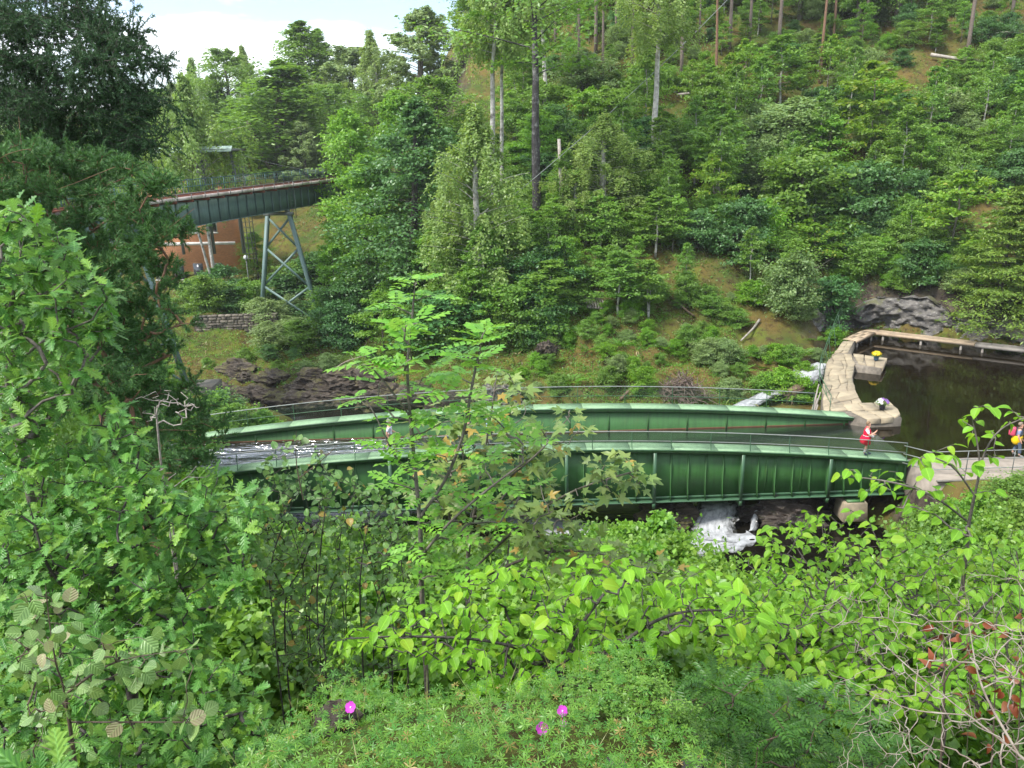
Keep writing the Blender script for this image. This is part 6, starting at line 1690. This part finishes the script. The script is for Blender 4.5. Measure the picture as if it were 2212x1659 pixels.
# ---------------------------------------------------------------- pine and spruce at the left
def needles(sk, ends, r, n_, L, wid, along, fwd, ntw, droop):
    """every shoot end carries ntw little twigs, every twig n_ needles"""
    E = np.array([sk.pos[i0 + m - 1] for i0, m in ends]); T_ = np.array([unit(sk.pos[i0 + m - 1] - sk.pos[i0 + max(0, m - 4)] + 1e-6) for i0, m in ends])
    E, T_ = np.repeat(E, ntw, 0), np.repeat(T_, ntw, 0)
    td = unit(T_ * .8 + r.normal(0, .75, E.shape) + [0, 0, -droop]); tl = along * r.uniform(.5, 1.2, len(E))
    st = E - T_ * along * r.uniform(0, .8, (len(E), 1))
    q = r.uniform(0, 1, (len(E), n_)) ** .8
    P = st[:, None] + td[:, None] * (tl[:, None] * q)[..., None]
    P[..., 2] -= droop * .4 * tl[:, None] * q * q
    D = unit(r.normal(0, .8, P.shape) + td[:, None] * fwd)
    P, D = P.reshape(-1, 3), D.reshape(-1, 3); N = unit(r.normal(0, 1, P.shape) + [0, -.5, .5])
    S = L * r.uniform(.7, 1.2, len(P)); S = np.stack([S * 0 + wid, S, S], -1)
    T3 = tmpl([[-.5, 0, 0], [.5, 0, 0], [0, 1, 0]], [[0, 1, 2]], [[0, 0], [1, 0], [.5, 1]])
    tw = MB()
    for a_, d_, l_ in zip(st, td, tl): tw.bar(a_, a_ + d_ * l_ * .9, .005)
    return scatter(T3, P, D, N, S), tw
def conifer_near(name, label, stems, tg, wmat, nmat, n_, L, wid, along, fwd, seed, r_tip, sag, step=.12, low=.5, ntw=5, droop=0.0):
    r = np.random.default_rng(seed); base = np.asarray(stems[0][0], float); sk = Skel(stems, step)
    tg = tg[np.argsort(np.linalg.norm(tg - base, axis=1))]
    ends = [q for q in (sk.connect(t, r, sag, step, .008, low) for t in tg) if q]
    e = empty(name, base, 0, label, 'tree')
    sk.wood(r_tip, .42, 5, rmax=.19).build('trunk', M[wmat], e, True, origin=base)
    (V, F, uv), tw = needles(sk, ends, r, n_, L, wid, along, fwd, ntw, droop)
    tag(tw.build('twigs', M[wmat], e, origin=base), kind='stuff')
    obj('needles', mesh('needles', V - base, F, uv), M[nmat], e)
polyP = [(-40, 330), (100, 320), (180, 350), (290, 355), (330, 400), (395, 445), (425, 490), (370, 545), (340, 620), (330, 700), (330, 780), (420, 860), (450, 960), (400, 1030), (300, 1020), (220, 960), (180, 860), (120, 760), (60, 640), (-40, 600)]
b = np.array([-5.6, 12.5, float(ground(-5.6, 12.5))])
def P12(u, v, y=12.3): return at(u, v, y)
stP = [[b, P12(250, 980), P12(215, 850), P12(150, 700), P12(100, 560), P12(60, 430), P12(40, 250)], [P12(150, 700), P12(230, 600), P12(330, 520, 11.8), P12(420, 450, 11.5)], [P12(215, 850), P12(300, 800, 11.8), P12(380, 760, 11.5)], [P12(110, 580), P12(200, 500, 12), P12(300, 430, 11.6)], [P12(240, 950), P12(330, 930, 11.6), P12(420, 930, 11.4)], [P12(60, 430), P12(150, 400, 12), P12(250, 360, 11.6)]]
conifer_near('pine_tree', 'large pine with reddish limbs and tufted needles at the left', stP, boughs(polyP, 62, 15, dep(10.6, 13.4), R8, 34, 13, -.1), 'bark_pine', 'needle_pine', 46, .085, .015, .22, 1.2, 96, .0042, .1, ntw=6)
polyS = [(-40, -40), (210, -40), (250, 20), (290, 60), (330, 110), (345, 190), (330, 230), (345, 280), (290, 320), (180, 330), (80, 330), (-40, 340)]
b = np.array([-11.5, 17.0, float(ground(-11.5, 17))])
def P17(u, v, y=17.2): return at(u, v, y)
stS = [[b, P17(-70, 900), P17(-60, 500), P17(-50, 200), P17(-40, -200)], [P17(-60, 350), P17(80, 300), P17(200, 290), P17(330, 300)], [P17(-55, 250), P17(90, 200), P17(220, 190), P17(340, 200)], [P17(-50, 120), P17(80, 100), P17(200, 90), P17(320, 110)], [P17(-45, -20), P17(80, 0), P17(180, 20), P17(270, 50)], [P17(-44, -120), P17(60, -60), P17(180, -10)]]
conifer_near('spruce_tree', 'dark spruce with hanging twigs against the sky at the upper left', stS, boughs(polyS, 44, 13, dep(15.5, 18.5), R8, 36, 9, .12), 'bark_dark', 'needle_spruce', 48, .065, .022, .55, .6, 97, .0035, .05, low=.1, ntw=7, droop=.35)
# bare twigs in front of the pine
for poly, y, lab, sd in (([(290, 860), (330, 830), (430, 850), (440, 880), (380, 920), (320, 930)], 6.0, 'bare grey twigs in front of the pine', 98), ([(330, 1010), (420, 1000), (470, 1050), (450, 1150), (380, 1160), (330, 1090)], 5.6, 'bare pale twigs above the oak bush', 99)):
    c = np.mean(poly, 0)
    plant('bare_twigs', lab, 'twigs', [[gp(c[0] - 30, c[1] + 250, y), at(c[0] - 20, c[1] + 100, y), at(c[0], c[1], y)]], targets(poly, 24, dep(y - .3, y + .3), R8, .5), None, None, None, 'twig_grey', 0, .003, sd, jit=.02, pw=.35, low=0)

# ---------------------------------------------------------------- shrubs of the near slope
R9 = np.random.default_rng(9)
def near_shrub(u, vt, y, wpx, k=None):
    top = at(u, vt, y); x = top[0]; z = float(ground(x, y)) - .1
    h = top[2] - z
    if h < .4: return
    put(k or ('shrub_near', 'shrub_near_ash')[int(R9.random() < .45)], (x, y, z), h, max(wpx * y / FOC, .8 * h), 'slope_shrub', 'shrub_near', 'bush')
for y, vt, us, w in ((6.5, 1300, np.arange(40, 2260, 150), 240), (9.0, 1235, np.arange(-20, 2300, 130), 210), (12.5, 1200, np.arange(0, 2300, 120), 190), (16.5, 1160, np.arange(-40, 1480, 110), 170), (21, 1135, np.arange(-60, 1440, 100), 150), (26, 1120, np.arange(-80, 1380, 95), 130)):
    for u in us:
        v = vt + R9.uniform(-15, 45)
        if 1450 < u < 1700: v = max(v, 1205 + (20 - y) * 4)
        if 1700 <= u < 1960: v = max(v, 1230)
        if u < 480 and y > 9: v -= 110
        if 900 < u < 1330 and y > 20: v = max(v, 1150)
        near_shrub(u + R9.uniform(-30, 30), v, y + R9.uniform(-.8, .8), w * R9.uniform(.8, 1.25))
for u, vt, y, w in ((1350, 1120, 18, 130), (1420, 1105, 19, 140), (1300, 1130, 20, 120), (1480, 1150, 17, 130), (1560, 1190, 15, 120), (1390, 1160, 14, 150), (1300, 1170, 13, 130),
                    (2030, 1080, 24, 120), (2110, 1050, 26, 130), (2190, 1030, 28, 140), (2060, 1140, 19, 140), (2160, 1110, 20, 150), (2230, 1090, 22, 140), (1980, 1180, 15, 150), (2100, 1180, 14, 170), (2200, 1170, 13, 170), (2250, 1020, 29.5, 140), (1990, 1130, 27, 90), (2060, 1075, 29, 90)):
    near_shrub(u, vt, y, w, 'shrub_near_ash' if u < 1600 else None)
# fill behind the oaks, at the left bank of the canal
for i, (u, y, vt, w) in enumerate(((60, 24, 640, 330), (190, 30, 690, 300), (320, 34, 760, 230), (-40, 20, 520, 330), (120, 42, 600, 260), (230, 46, 640, 200))):
    top = at(u, vt, y); z = float(ground(top[0], y))
    put(('broad', 'drooping', 'ash')[i % 3], (top[0], y, z - .1), top[2] - z, w * y / FOC, 'bank_tree', ('dark tree behind the pine beside the canal', 'dark drooping tree at the canal end', 'green tree hiding the canal end', 'dark tree behind the oak at the left edge', 'tall tree behind the pine limbs', 'dark tree behind the pine trunk', 'green tree left of the leaning trestle leg')[i], 'tree', rec=False)

# ---------------------------------------------------------------- turf with cranesbill
PALM = [palm_leaf(i) for i in range(3)]
r = np.random.default_rng(70); mb = MB(); n_ = 17000
x, y = r.uniform(-1.7, 1.8, n_), r.uniform(1.3, 3.3, n_)
k = r.random(n_) < np.clip(.35 + 1.3 * (fbm(x * 1.2, y * 1.2) + .35), .12, 1); x, y = x[k], y[k]
z = ground(x, y); hgt = np.abs(r.normal(.03, .045, len(x))) + .22 * np.clip(fbm(x * 2.6 + 4, y * 2.6, 3) + .1, 0, 1)
P = np.stack([x, y, z + hgt + .02], -1); N = unit(UP + r.normal(0, .35, P.shape) + [0, -.15, 0]); D = unit(r.normal(0, 1, P.shape) * [1, 1, .25])
for i in range(3): mb.add(*scatter(PALM[i], P[i::3], D[i::3], N[i::3], r.uniform(.012, .027, len(P[i::3]))))
tag(mb.build('cranesbill_turf', M['cranesbill'], None, uv=True), 'low turf of finely cut cranesbill leaves at the bottom edge', kind='stuff')
n_ = 300; x, y = r.uniform(-1.2, 1.6, n_), r.uniform(1.2, 3.0, n_)
P = np.stack([x, y, ground(x, y)], -1); D = unit(UP * 1.6 + r.normal(0, .5, P.shape)); N = unit(r.normal(0, 1, P.shape))
S = r.uniform(.08, .3, n_); S = np.stack([np.full(n_, .006), S, np.full(n_, .006)], -1)
tag(obj('grass', mesh('grass', *scatter(small_leaf(2, .2), P, D, N, S)), M['grass']), 'thin dry grass stalks in the cranesbill turf', kind='stuff')
M['petal_pink'] = leaf('petal_pink', (.52, .04, .47), (.62, .07, .55), trans=.35, tcol=(.7, .1, .6), objv=.1)
M['petal_yellow'] = leaf('petal_yellow', (.75, .52, .01), (.8, .6, .02), trans=.2, tcol=(.8, .6, .05), objv=.1)
M['petal_purple'] = leaf('petal_purple', (.3, .12, .5), (.42, .22, .6), trans=.2, tcol=(.5, .3, .7), objv=.1)
M['petal_white'] = leaf('petal_white', (.7, .68, .72), (.8, .78, .8), trans=.2, tcol=(.8, .8, .8), objv=.1)
PET = strip_leaf([0, .3, .7, 1.0], [.08, .36, .5, .3], .1, -.15, None, 0, 1)
pet_me = mesh('petal', *PET, smooth=True); pet_me.materials.append(M['petal_pink'])
for i, (u, v, lab) in enumerate([(792, 1497, 'magenta cranesbill flower beside the small grey rocks'), (758, 1528, 'magenta cranesbill flower at the left end of the turf'), (888, 1470, 'dark magenta cranesbill flower under the serviceberry'), (902, 1521, 'small magenta cranesbill flower on a thin stalk'),
      (1216, 1536, 'magenta cranesbill flower below the elm branch'), (1170, 1574, 'widest magenta cranesbill flower in the turf'), (1216, 1563, 'half closed purple cranesbill flower'), (1722, 1645, 'tiny pink flower among the rowan seedlings')]):
    g = gp(u, v); h = .44
    ys = g[1] - h * .75; c = at(u, v, ys)
    e = empty('cranesbill_flower', (c[0], c[1], float(ground(c[0], c[1]))), 0, lab, 'flower', 'magenta cranesbill flowers')
    top = np.array([0, 0, c[2] - float(ground(c[0], c[1]))])
    MB().tube([(0, .01, 0), (.01, 0, top[2] * .6), top], .0012, 4).build('stalk', M['twig'], e)
    ax = unit(np.array([r.normal(0, .25), -.75, .75])); s1_ = unit(np.cross(ax, [1, 0, .2])); s2_ = np.cross(ax, s1_)
    sz = (.018, .018, .016, .015, .018, .02, .011, .008)[i]
    for q in range(5):
        a = q * 1.2566 + i; d = s1_ * math.cos(a) + s2_ * math.sin(a)
        Rm = frames(unit(d + ax * .15)[None], ax[None])[0]
        o = obj('petal', pet_me, None, e); m4 = np.eye(4); m4[:3, :3] = Rm * sz; m4[:3, 3] = top; o.matrix_basis = Matrix(m4.tolist())
    ball('flower_eye', top + ax * .002, .003, M['petal_white'], e, 8)
for i, (u, v, s, lab) in enumerate([(762, 1500, .055, 'small grey rock at the edge of the turf'), (800, 1485, .07, 'mossy brown rock beside the flower'), (818, 1512, .03, 'small pinkish stone next to the mossy rock'), (722, 1560, .12, 'dark rock below the serviceberry stems'), (1500, 1655, .08, 'grey rock at the bottom edge'), (1680, 1660, .12, 'mossy rock at the bottom edge right of centre'), (1330, 1650, .05, 'flat pale stone in the turf')]):
    rock('stone', gp(u, v) + [0, 0, s * .3], (s * .72, s * .6, s * .5), 90 + i, M['rock_pale' if i in (0, 2, 4, 6) else 'rock'], lab, i, .1, 'stones in the turf', sub=3)
# flower pots on the jetties
pot_flowers('flower_pot', (24.15, 49.0, TOP + .04), (.05, .1, .16), lambda c, r: M['petal_yellow'], 'dark blue pot of yellow flowers on the far jetty', 90, .34, .36)
pot_flowers('flower_pot', (20.0, 39.3, TOP + .05), (.02, .02, .03), lambda c, r: M['petal_purple'] if c[0] > -.03 else M['petal_white'], 'black pot of purple and white petunias on the near jetty', 90, .36, .34)

# taller herbs at the rim of the turf
for u, v, h, w, k in ((600, 1600, .3, .3, 'shrub_near'), (660, 1545, .28, .28, 'shrub_near_ash'), (705, 1505, .24, .26, 'shrub_near'), (1130, 1490, .14, .24, 'shrub_near'), (1290, 1500, .16, .22, 'shrub_near_ash'), (1400, 1530, .18, .22, 'shrub_near'), (1470, 1590, .16, .2, 'shrub_near_ash')):
    p = gp(u, v); put('rim_herb', (p[0], p[1], p[2] - .02), h, w, 'leafy_herb', 'herb', 'herb', var=0 if k == 'shrub_near' else 1)
# ---------------------------------------------------------------- people
def skinned(name, J, bones, mat, parent, root, smooth=2, grow_=0.0):
    """one continuous surface grown round the bones; J: name -> (x, y, z, r)"""
    names = []
    for a, b in bones:
        for q in (a, b):
            if q not in names: names.append(q)
    names.remove(root); names.insert(0, root)
    me = bpy.data.meshes.new(name)
    me.from_pydata([J[q][:3] for q in names], [(names.index(a), names.index(b)) for a, b in bones], [])
    o = obj(name, me, mat, parent)
    o.modifiers.new('skin', 'SKIN').use_smooth_shade = True
    for i, q in enumerate(names):
        sv = me.skin_vertices[0].data[i]; r_ = J[q][3] + grow_
        rr = J[q][4] + grow_ if len(J[q]) > 4 else r_
        sv.radius = (r_, rr); sv.use_root = (i == 0)
    s = o.modifiers.new('sub', 'SUBSURF'); s.levels = s.render_levels = smooth
    return o
def person(label, pos, rz, h, pose, cols, extra=None):
    e = empty('person', pos, rz, label, 'person')
    k = h / 1.65; e.scale = (k, k, k)
    J = dict(pelvis=(0, 0, .88, .125), waist=(.0, 0, 1.02, .115), chest=(.01, 0, 1.2, .125), upper=(0, 0, 1.32, .10), neck=(.02, 0, 1.40, .05), jaw=(.05, 0, 1.47, .066), skull=(.035, 0, 1.555, .088), crown=(.03, 0, 1.61, .06), nose=(.135, 0, 1.525, .014))
    J.update(pose)
    bones = [('pelvis', 'waist'), ('waist', 'chest'), ('chest', 'upper'), ('upper', 'neck'), ('neck', 'jaw'), ('jaw', 'skull'), ('skull', 'crown'), ('skull', 'nose')]
    for s in 'rl':
        sg = -1 if s == 'r' else 1
        hp = np.array(J[s + '_hand'][:3]); wr = np.array(J[s + '_wrist'][:3]); d = unit(hp - wr); side = unit(np.cross(d, [0, 0, 1]) + 1e-4)
        for f, (off, L) in enumerate(((-.03, .075), (-.01, .09), (.01, .085), (.03, .065))):
            J[f'{s}f{f}a'] = (*(hp + side * off + d * L * .5), .0095); J[f'{s}f{f}b'] = (*(hp + side * off * 1.1 + d * L + np.array([0, 0, .012])), .0075)
            bones += [(s + '_hand', f'{s}f{f}a'), (f'{s}f{f}a', f'{s}f{f}b')]
        J[f'{s}th'] = (*(wr * .45 + hp * .55 + side * .055 + np.array([0, 0, .02])), .011); bones.append((s + '_wrist', f'{s}th'))
        bones += [('upper', s + '_sho'), (s + '_sho', s + '_elb'), (s + '_elb', s + '_wrist'), (s + '_wrist', s + '_hand'), ('pelvis', s + '_hip'), (s + '_hip', s + '_knee'), (s + '_knee', s + '_ank'), (s + '_ank', s + '_toe')]
    skin = M['skin']
    skinned('body', J, bones, skin, e, 'pelvis')
    tb = [('pelvis', 'waist'), ('waist', 'chest'), ('chest', 'upper'), ('upper', 'r_sho'), ('upper', 'l_sho')]
    J['r_mid'] = (*(np.array(J['r_sho'][:3]) * .25 + np.array(J['r_elb'][:3]) * .75), .05); J['l_mid'] = (*(np.array(J['l_sho'][:3]) * .25 + np.array(J['l_elb'][:3]) * .75), .05)
    skinned('shirt', J, tb + [('r_sho', 'r_mid'), ('l_sho', 'l_mid')], cols['shirt'], e, 'pelvis', 2, .014)
    lg = []
    for s in 'rl':
        kn, an = np.array(J[s + '_knee'][:3]), np.array(J[s + '_ank'][:3]); t = cols.get('leg', .9)
        J[s + '_hem'] = (*(kn * (1 - t) + an * t), .06) if t > 0 else (*kn, .085)
        lg += [('pelvis', s + '_hip'), (s + '_hip', s + '_knee')] + ([(s + '_knee', s + '_hem')] if t > 0 else [])
        a, tt = np.array(J[s + '_ank'][:3]), np.array(J[s + '_toe'][:3])
        JJ = {'heel': (*(a - unit(tt - a) * .03 * [1, 1, 0] + [0, 0, -.02]), .058), 'mid': (*((a + tt) / 2 + [0, 0, 0]), .056), 'tip': (*(tt + unit(tt - a) * .02 + [0, 0, .012]), .046), 'cuff': (*(a + [0, 0, .05]), .06)}
        skinned('shoe', JJ, [('cuff', 'heel'), ('heel', 'mid'), ('mid', 'tip')], cols['shoe'], e, 'heel', 2)
        if 'sock' in cols:
            JS = {'a': (*(a + [0, 0, .05]), .05), 'b': (*(an * .45 + kn * .55), .062)}
            skinned('sock', JS, [('a', 'b')], cols['sock'], e, 'a', 2)
    skinned('trousers', J, lg, cols['trousers'], e, 'pelvis', 2, .016)
    hs = J['skull']
    hr = ball('hair', (hs[0] - .022, hs[1], hs[2] + .022), .108, cols['hair'], e, 16, (1.0, .95, .98))
    for v in hr.data.vertices:
        if v.co.x > .035 and v.co.z < .045: v.co.x = .035; v.co.y *= .8
        if v.co.z < -.06: v.co.z = -.06 - (v.co.z + .06) * .3
        v.co += v.normal * random.uniform(-.006, .01)
    for sg in (-1, 1): ball('eye', (hs[0] + .083, sg * .032 + hs[1], hs[2] - .012), .011, M['bark_dark'], e, 8)
    ball('mouth', (J['jaw'][0] + .066, hs[1], hs[2] - .072), .016, flat('lip', (.45, .16, .13), .6), e, 8, (.35, 1.2, .4))
    for sg in (-1, 1): ball('ear', (hs[0] - .005, sg * .09 + hs[1], hs[2] - .015), .022, skin, e, 8, (.6, .4, 1.1))
    if extra: extra(e, J)
    return e
M['skin'] = flat('skin', (.56, .31, .22), .5)
def F_(n, c): return flat(n, c, .8, .2)
LEGS = dict(r_hip=(0, -.09, .86, .1), l_hip=(0, .09, .86, .1))
def stand(**k):
    d = dict(LEGS); d.update(r_knee=(.03, -.095, .47, .062), l_knee=(.05, .095, .47, .062), r_ank=(-.03, -.09, .085, .042), l_ank=(.09, .09, .085, .042), r_toe=(.13, -.1, .035, .03), l_toe=(.25, .1, .035, .03),
             r_sho=(0, -.175, 1.31, .06), l_sho=(0, .175, 1.31, .06), r_elb=(.0, -.24, 1.03, .046), l_elb=(.0, .24, 1.03, .046), r_wrist=(.14, -.22, .82, .034), l_wrist=(.14, .22, .82, .034), r_hand=(.19, -.21, .76, .036), l_hand=(.19, .21, .76, .036))
    d.update(k); return d
def loft(name, rings, mat, parent, n=18, wav=.0):
    V, F = [], []
    for (cx, cy, z, rx, ry) in rings:
        for i in range(n):
            a = 6.28318 * i / n; w = 1 + wav * math.sin(a * 5 + z * 7) * (1 if len(V) > n else 0)
            V.append((cx + rx * w * math.cos(a), cy + ry * w * math.sin(a), z))
    for k in range(len(rings) - 1):
        for i in range(n): F.append((k * n + i, k * n + (i + 1) % n, (k + 1) * n + (i + 1) % n, (k + 1) * n + i))
    o = obj(name, mesh(name, V, np.array(F), None, True), mat, parent)
    s = o.modifiers.new('t', 'SOLIDIFY'); s.thickness = .008
    return o
# woman in red holding up a phone
def red_extra(e, J):
    red = F_('red_cloth', (.62, .012, .045))
    loft('vest', [(0, 0, .93, .16, .17), (.0, 0, 1.05, .165, .17), (.01, 0, 1.18, .165, .175), (.0, 0, 1.29, .13, .165), (.0, 0, 1.36, .085, .1), (.0, 0, 1.42, .075, .085)], red, e)
    loft('jacket_round_waist', [(-.01, 0, .98, .17, .18), (-.03, 0, .88, .21, .22), (-.05, 0, .74, .23, .23), (-.03, 0, .62, .225, .22), (.0, 0, .56, .2, .2)], red, e, 20, .05)
    loft('white_trim', [(.012, 0, 1.0, .172, .178), (.012, 0, .965, .172, .178)], F_('trim_white', (.75, .73, .72)), e)
    h = np.array(J['r_hand'][:3]) + [.03, .02, .06]
    box('phone', h - [.006, .035, .05], h + [.006, .04, .09], M['window_dark'], e)
    box('white_bag', (.2, -.12, .93), (.32, .02, 1.04), F_('bag_white', (.75, .74, .7)), e, .03)
wx = at(1868, 985, 33.8)
person('person in a red vest with white sleeves holding up a phone on the walkway', (wx[0], 33.82, float(zn(wx[0])) + .012), -.5, 1.64,
       stand(r_elb=(.13, -.24, 1.06, .048), r_wrist=(.33, -.12, 1.2, .034), r_hand=(.38, -.1, 1.27, .036), l_elb=(.13, .2, 1.06, .048), l_wrist=(.3, .05, 1.03, .034), l_hand=(.35, .02, 1.06, .036)),
       dict(shirt=F_('white_shirt', (.72, .74, .8)), trousers=F_('red_shorts', (.6, .02, .05)), leg=0, sock=F_('grey_sock', (.45, .46, .5)), shoe=F_('dark_shoe', (.05, .06, .1)), hair=F_('brown_hair', (.2, .13, .08))), red_extra)
# hiker with a pink backpack
def hike_extra(e, J):
    o = box('backpack', (-.36, -.16, 1.0), (-.13, .16, 1.4), F_('pink_bag', (.55, .08, .14)), e, .07); o.modifiers[0].segments = 3
    o = box('backpack_pocket', (-.41, -.12, 1.02), (-.355, .12, 1.22), F_('pink_pocket', (.45, .06, .11)), e, .04)
    for sg in (-1, 1): MB().tube(smooth_path([(-.14, sg * .11, 1.36), (.02, sg * .12, 1.43), (.15, sg * .12, 1.3), (.12, sg * .15, 1.1), (-.13, sg * .14, 1.05)], 4), .018, 6).build('strap', M['bark_dark'], e, True)
    loft('jacket_round_waist', [(0, 0, 1.03, .165, .17), (-.02, 0, .95, .19, .2), (-.05, 0, .8, .21, .21), (-.07, 0, .68, .16, .19), (-.07, 0, .6, .1, .12)], F_('yellow_jacket', (.75, .5, .01)), e, 20, .06)
hx = atz(2193, 985, -14.655)
person('person with pink backpack and yellow jacket round the waist walking on the towpath', (hx[0], hx[1], -14.655), -.55, 1.68,
       stand(r_knee=(.12, -.09, .47, .062), l_knee=(.0, .09, .48, .062), r_ank=(.14, -.09, .085, .042), l_ank=(-.14, .09, .13, .042), r_toe=(.3, -.1, .035, .03), l_toe=(.02, .1, .05, .03), r_elb=(-.02, -.25, 1.04, .046), r_wrist=(.1, -.24, .84, .034), r_hand=(.13, -.23, .77, .036)),
       dict(shirt=F_('blue_grey_shirt', (.2, .24, .36)), trousers=F_('dark_jeans', (.09, .12, .17)), leg=.8, shoe=F_('grey_shoe', (.2, .2, .19)), hair=F_('grey_brown_hair', (.22, .17, .13))), hike_extra)
STRIDE = dict(r_knee=(.16, -.09, .47, .062), l_knee=(-.06, .09, .48, .062), r_ank=(.28, -.09, .1, .042), l_ank=(-.3, .09, .17, .042), r_toe=(.44, -.1, .07, .03), l_toe=(-.19, .1, .06, .03), r_elb=(-.1, -.23, 1.05, .046), r_wrist=(-.02, -.22, .84, .034), r_hand=(.0, -.22, .77, .036), l_elb=(.08, .23, 1.05, .046), l_wrist=(.26, .2, .93, .034), l_hand=(.33, .19, .92, .036))
mx_ = at(845, 985, 33.85)
person('person in pale shirt and shorts walking along the walkway behind the sapling', (mx_[0], 33.85, float(zn(mx_[0])) + .012), .05, 1.72, stand(**STRIDE),
       dict(shirt=F_('pale_shirt', (.62, .61, .7)), trousers=F_('khaki_shorts', (.25, .22, .17)), leg=0, shoe=F_('black_shoe', (.03, .03, .035)), sock=F_('black_sock', (.04, .04, .045)), hair=F_('grey_hair', (.4, .38, .35))))
mx_ = at(1014, 985, 33.85)
person('person in dark purple clothes on the walkway, mostly behind leaves', (mx_[0], 33.85, float(zn(mx_[0])) + .012), 3.0, 1.66, stand(**STRIDE),
       dict(shirt=F_('dark_purple', (.035, .028, .06)), trousers=F_('dark_trousers', (.03, .03, .045)), leg=.9, shoe=F_('black_shoe2', (.03, .03, .03)), hair=F_('red_brown_hair', (.17, .075, .04))))
mx_ = at(1058, 985, 34.05)
person('person in a light blue shirt on the walkway behind leaves', (mx_[0], 34.08, float(zn(mx_[0])) + .012), .2, 1.7, stand(),
       dict(shirt=F_('light_blue', (.36, .46, .75)), trousers=F_('grey_trousers', (.14, .14, .15)), leg=.9, shoe=F_('brown_shoe', (.1, .06, .04)), hair=F_('red_hair', (.38, .14, .07))))
# ---------------------------------------------------------------- thin air between here and the far slope
hz = box('haze', (-420, -70, -22), (420, 720, 185), None)
hm = bpy.data.materials.new('haze'); hm.use_nodes = True
hn, hl = hm.node_tree.nodes, hm.node_tree.links
for n in list(hn): hn.remove(n)
ho = hn.new('ShaderNodeOutputMaterial'); hv = hn.new('ShaderNodeVolumePrincipled')
hv.inputs['Color'].default_value = (.93, .96, 1.0, 1); hv.inputs['Density'].default_value = .00025; hv.inputs['Anisotropy'].default_value = .2
hl.new(hv.outputs[0], ho.inputs['Volume'])
hz.data.materials.append(hm)
tag(hz, 'thin summer haze in the gorge', kind='stuff')
# ---------------------------------------------------------------- labels of the many shrubs: what, where, and which of them
ORD = ['first', 'second', 'third', 'fourth', 'fifth', 'sixth', 'seventh', 'eighth', 'ninth', 'tenth', 'eleventh', 'twelfth', 'thirteenth', 'fourteenth', 'fifteenth', 'sixteenth', 'seventeenth', 'eighteenth', 'nineteenth', 'twentieth', 'twenty-first', 'twenty-second', 'twenty-third', 'twenty-fourth', 'twenty-fifth', 'twenty-sixth']
WHAT = {'bush': 'mid green bush', 'bush_dark': 'dark green bush', 'bush_grey': 'grey green willow bush', 'bush_bright': 'bright green bush', 'sapling': 'layered green sapling', 'sapling_lime': 'yellow green sapling',
        'sapling_thin': 'thin stemmed young tree', 'conifer': 'small light green spruce', 'broad': 'mid green tree', 'ash': 'light green tree', 'fern': 'green fern', 'slender': 'slender pale stemmed tree', 'herb': 'leafy green herb at the rim of the turf', 'broad ridge': 'round green tree behind the ridge trunks', 'ash ridge': 'light green tree behind the ridge trunks', 'grey ridge': 'grey green tree behind the ridge trunks', 'dark ridge': 'dark tree behind the ridge trunks', 'shrub_near': 'green shrub', 'shrub_near_ash': 'light green shrub'}
def where(u, v, y=50):
    if v < 0: return 'above the top edge'
    if v > 980 and y < 40:
        if u > 1800: return 'on the near bank below the towpath'
        a = 'close behind the foreground plants' if y < 8 else 'a little down the near slope' if y < 11 else 'further down the near slope' if y < 14.5 else 'low on the near slope' if y < 18.5 else 'near the foot of the slope' if y < 23.5 else 'at the river below the aqueduct'
        return a
    if u < 700: return 'on the river bank under the viaduct'
    if u < 1000: return 'below the dark drooping tree'
    if u < 1180: return 'around the black trunked tree' if v < 480 else 'under the weeping birch'
    if v < 170: return 'among the ridge pines'
    if v < 270: return 'below the ridge pines' if u < 1700 else 'near the broken white log'
    if v < 380: return 'below the long pale log' if u < 1700 else 'around the high young maple'
    if v < 500: return 'left of the bright rounded bush' if u < 1640 else 'right of the bright rounded bush'
    if v < 640: return 'above the brush pile' if u < 1560 else 'above the grassy bank' if u < 1800 else 'above the pale rocks'
    return 'around the brush pile' if u < 1560 else 'beside the stone dam'
_g = {}
for e, d, p in PLACED:
    u, v, _ = proj(p)
    _g.setdefault((WHAT.get(d, d), '' if d.startswith('forest') or d.endswith('ridge') or d == 'herb' else where(u, v, p[1])), []).append((u, e))
for (w, s), L in _g.items():
    L.sort(key=lambda q: q[0])
    for i, (u, e) in enumerate(L):
        e["label"] = f"{w} {s}".strip() + ('' if len(L) == 1 or (v < 0 and s) else f", {ORD[i]} from the left" if i < 26 else f", {ORD[len(L) - 1 - i]} from the right" if len(L) - 1 - i < 26 else ', in the middle of the row')
        if "group" not in e.keys(): e["group"] = w + 's ' + s
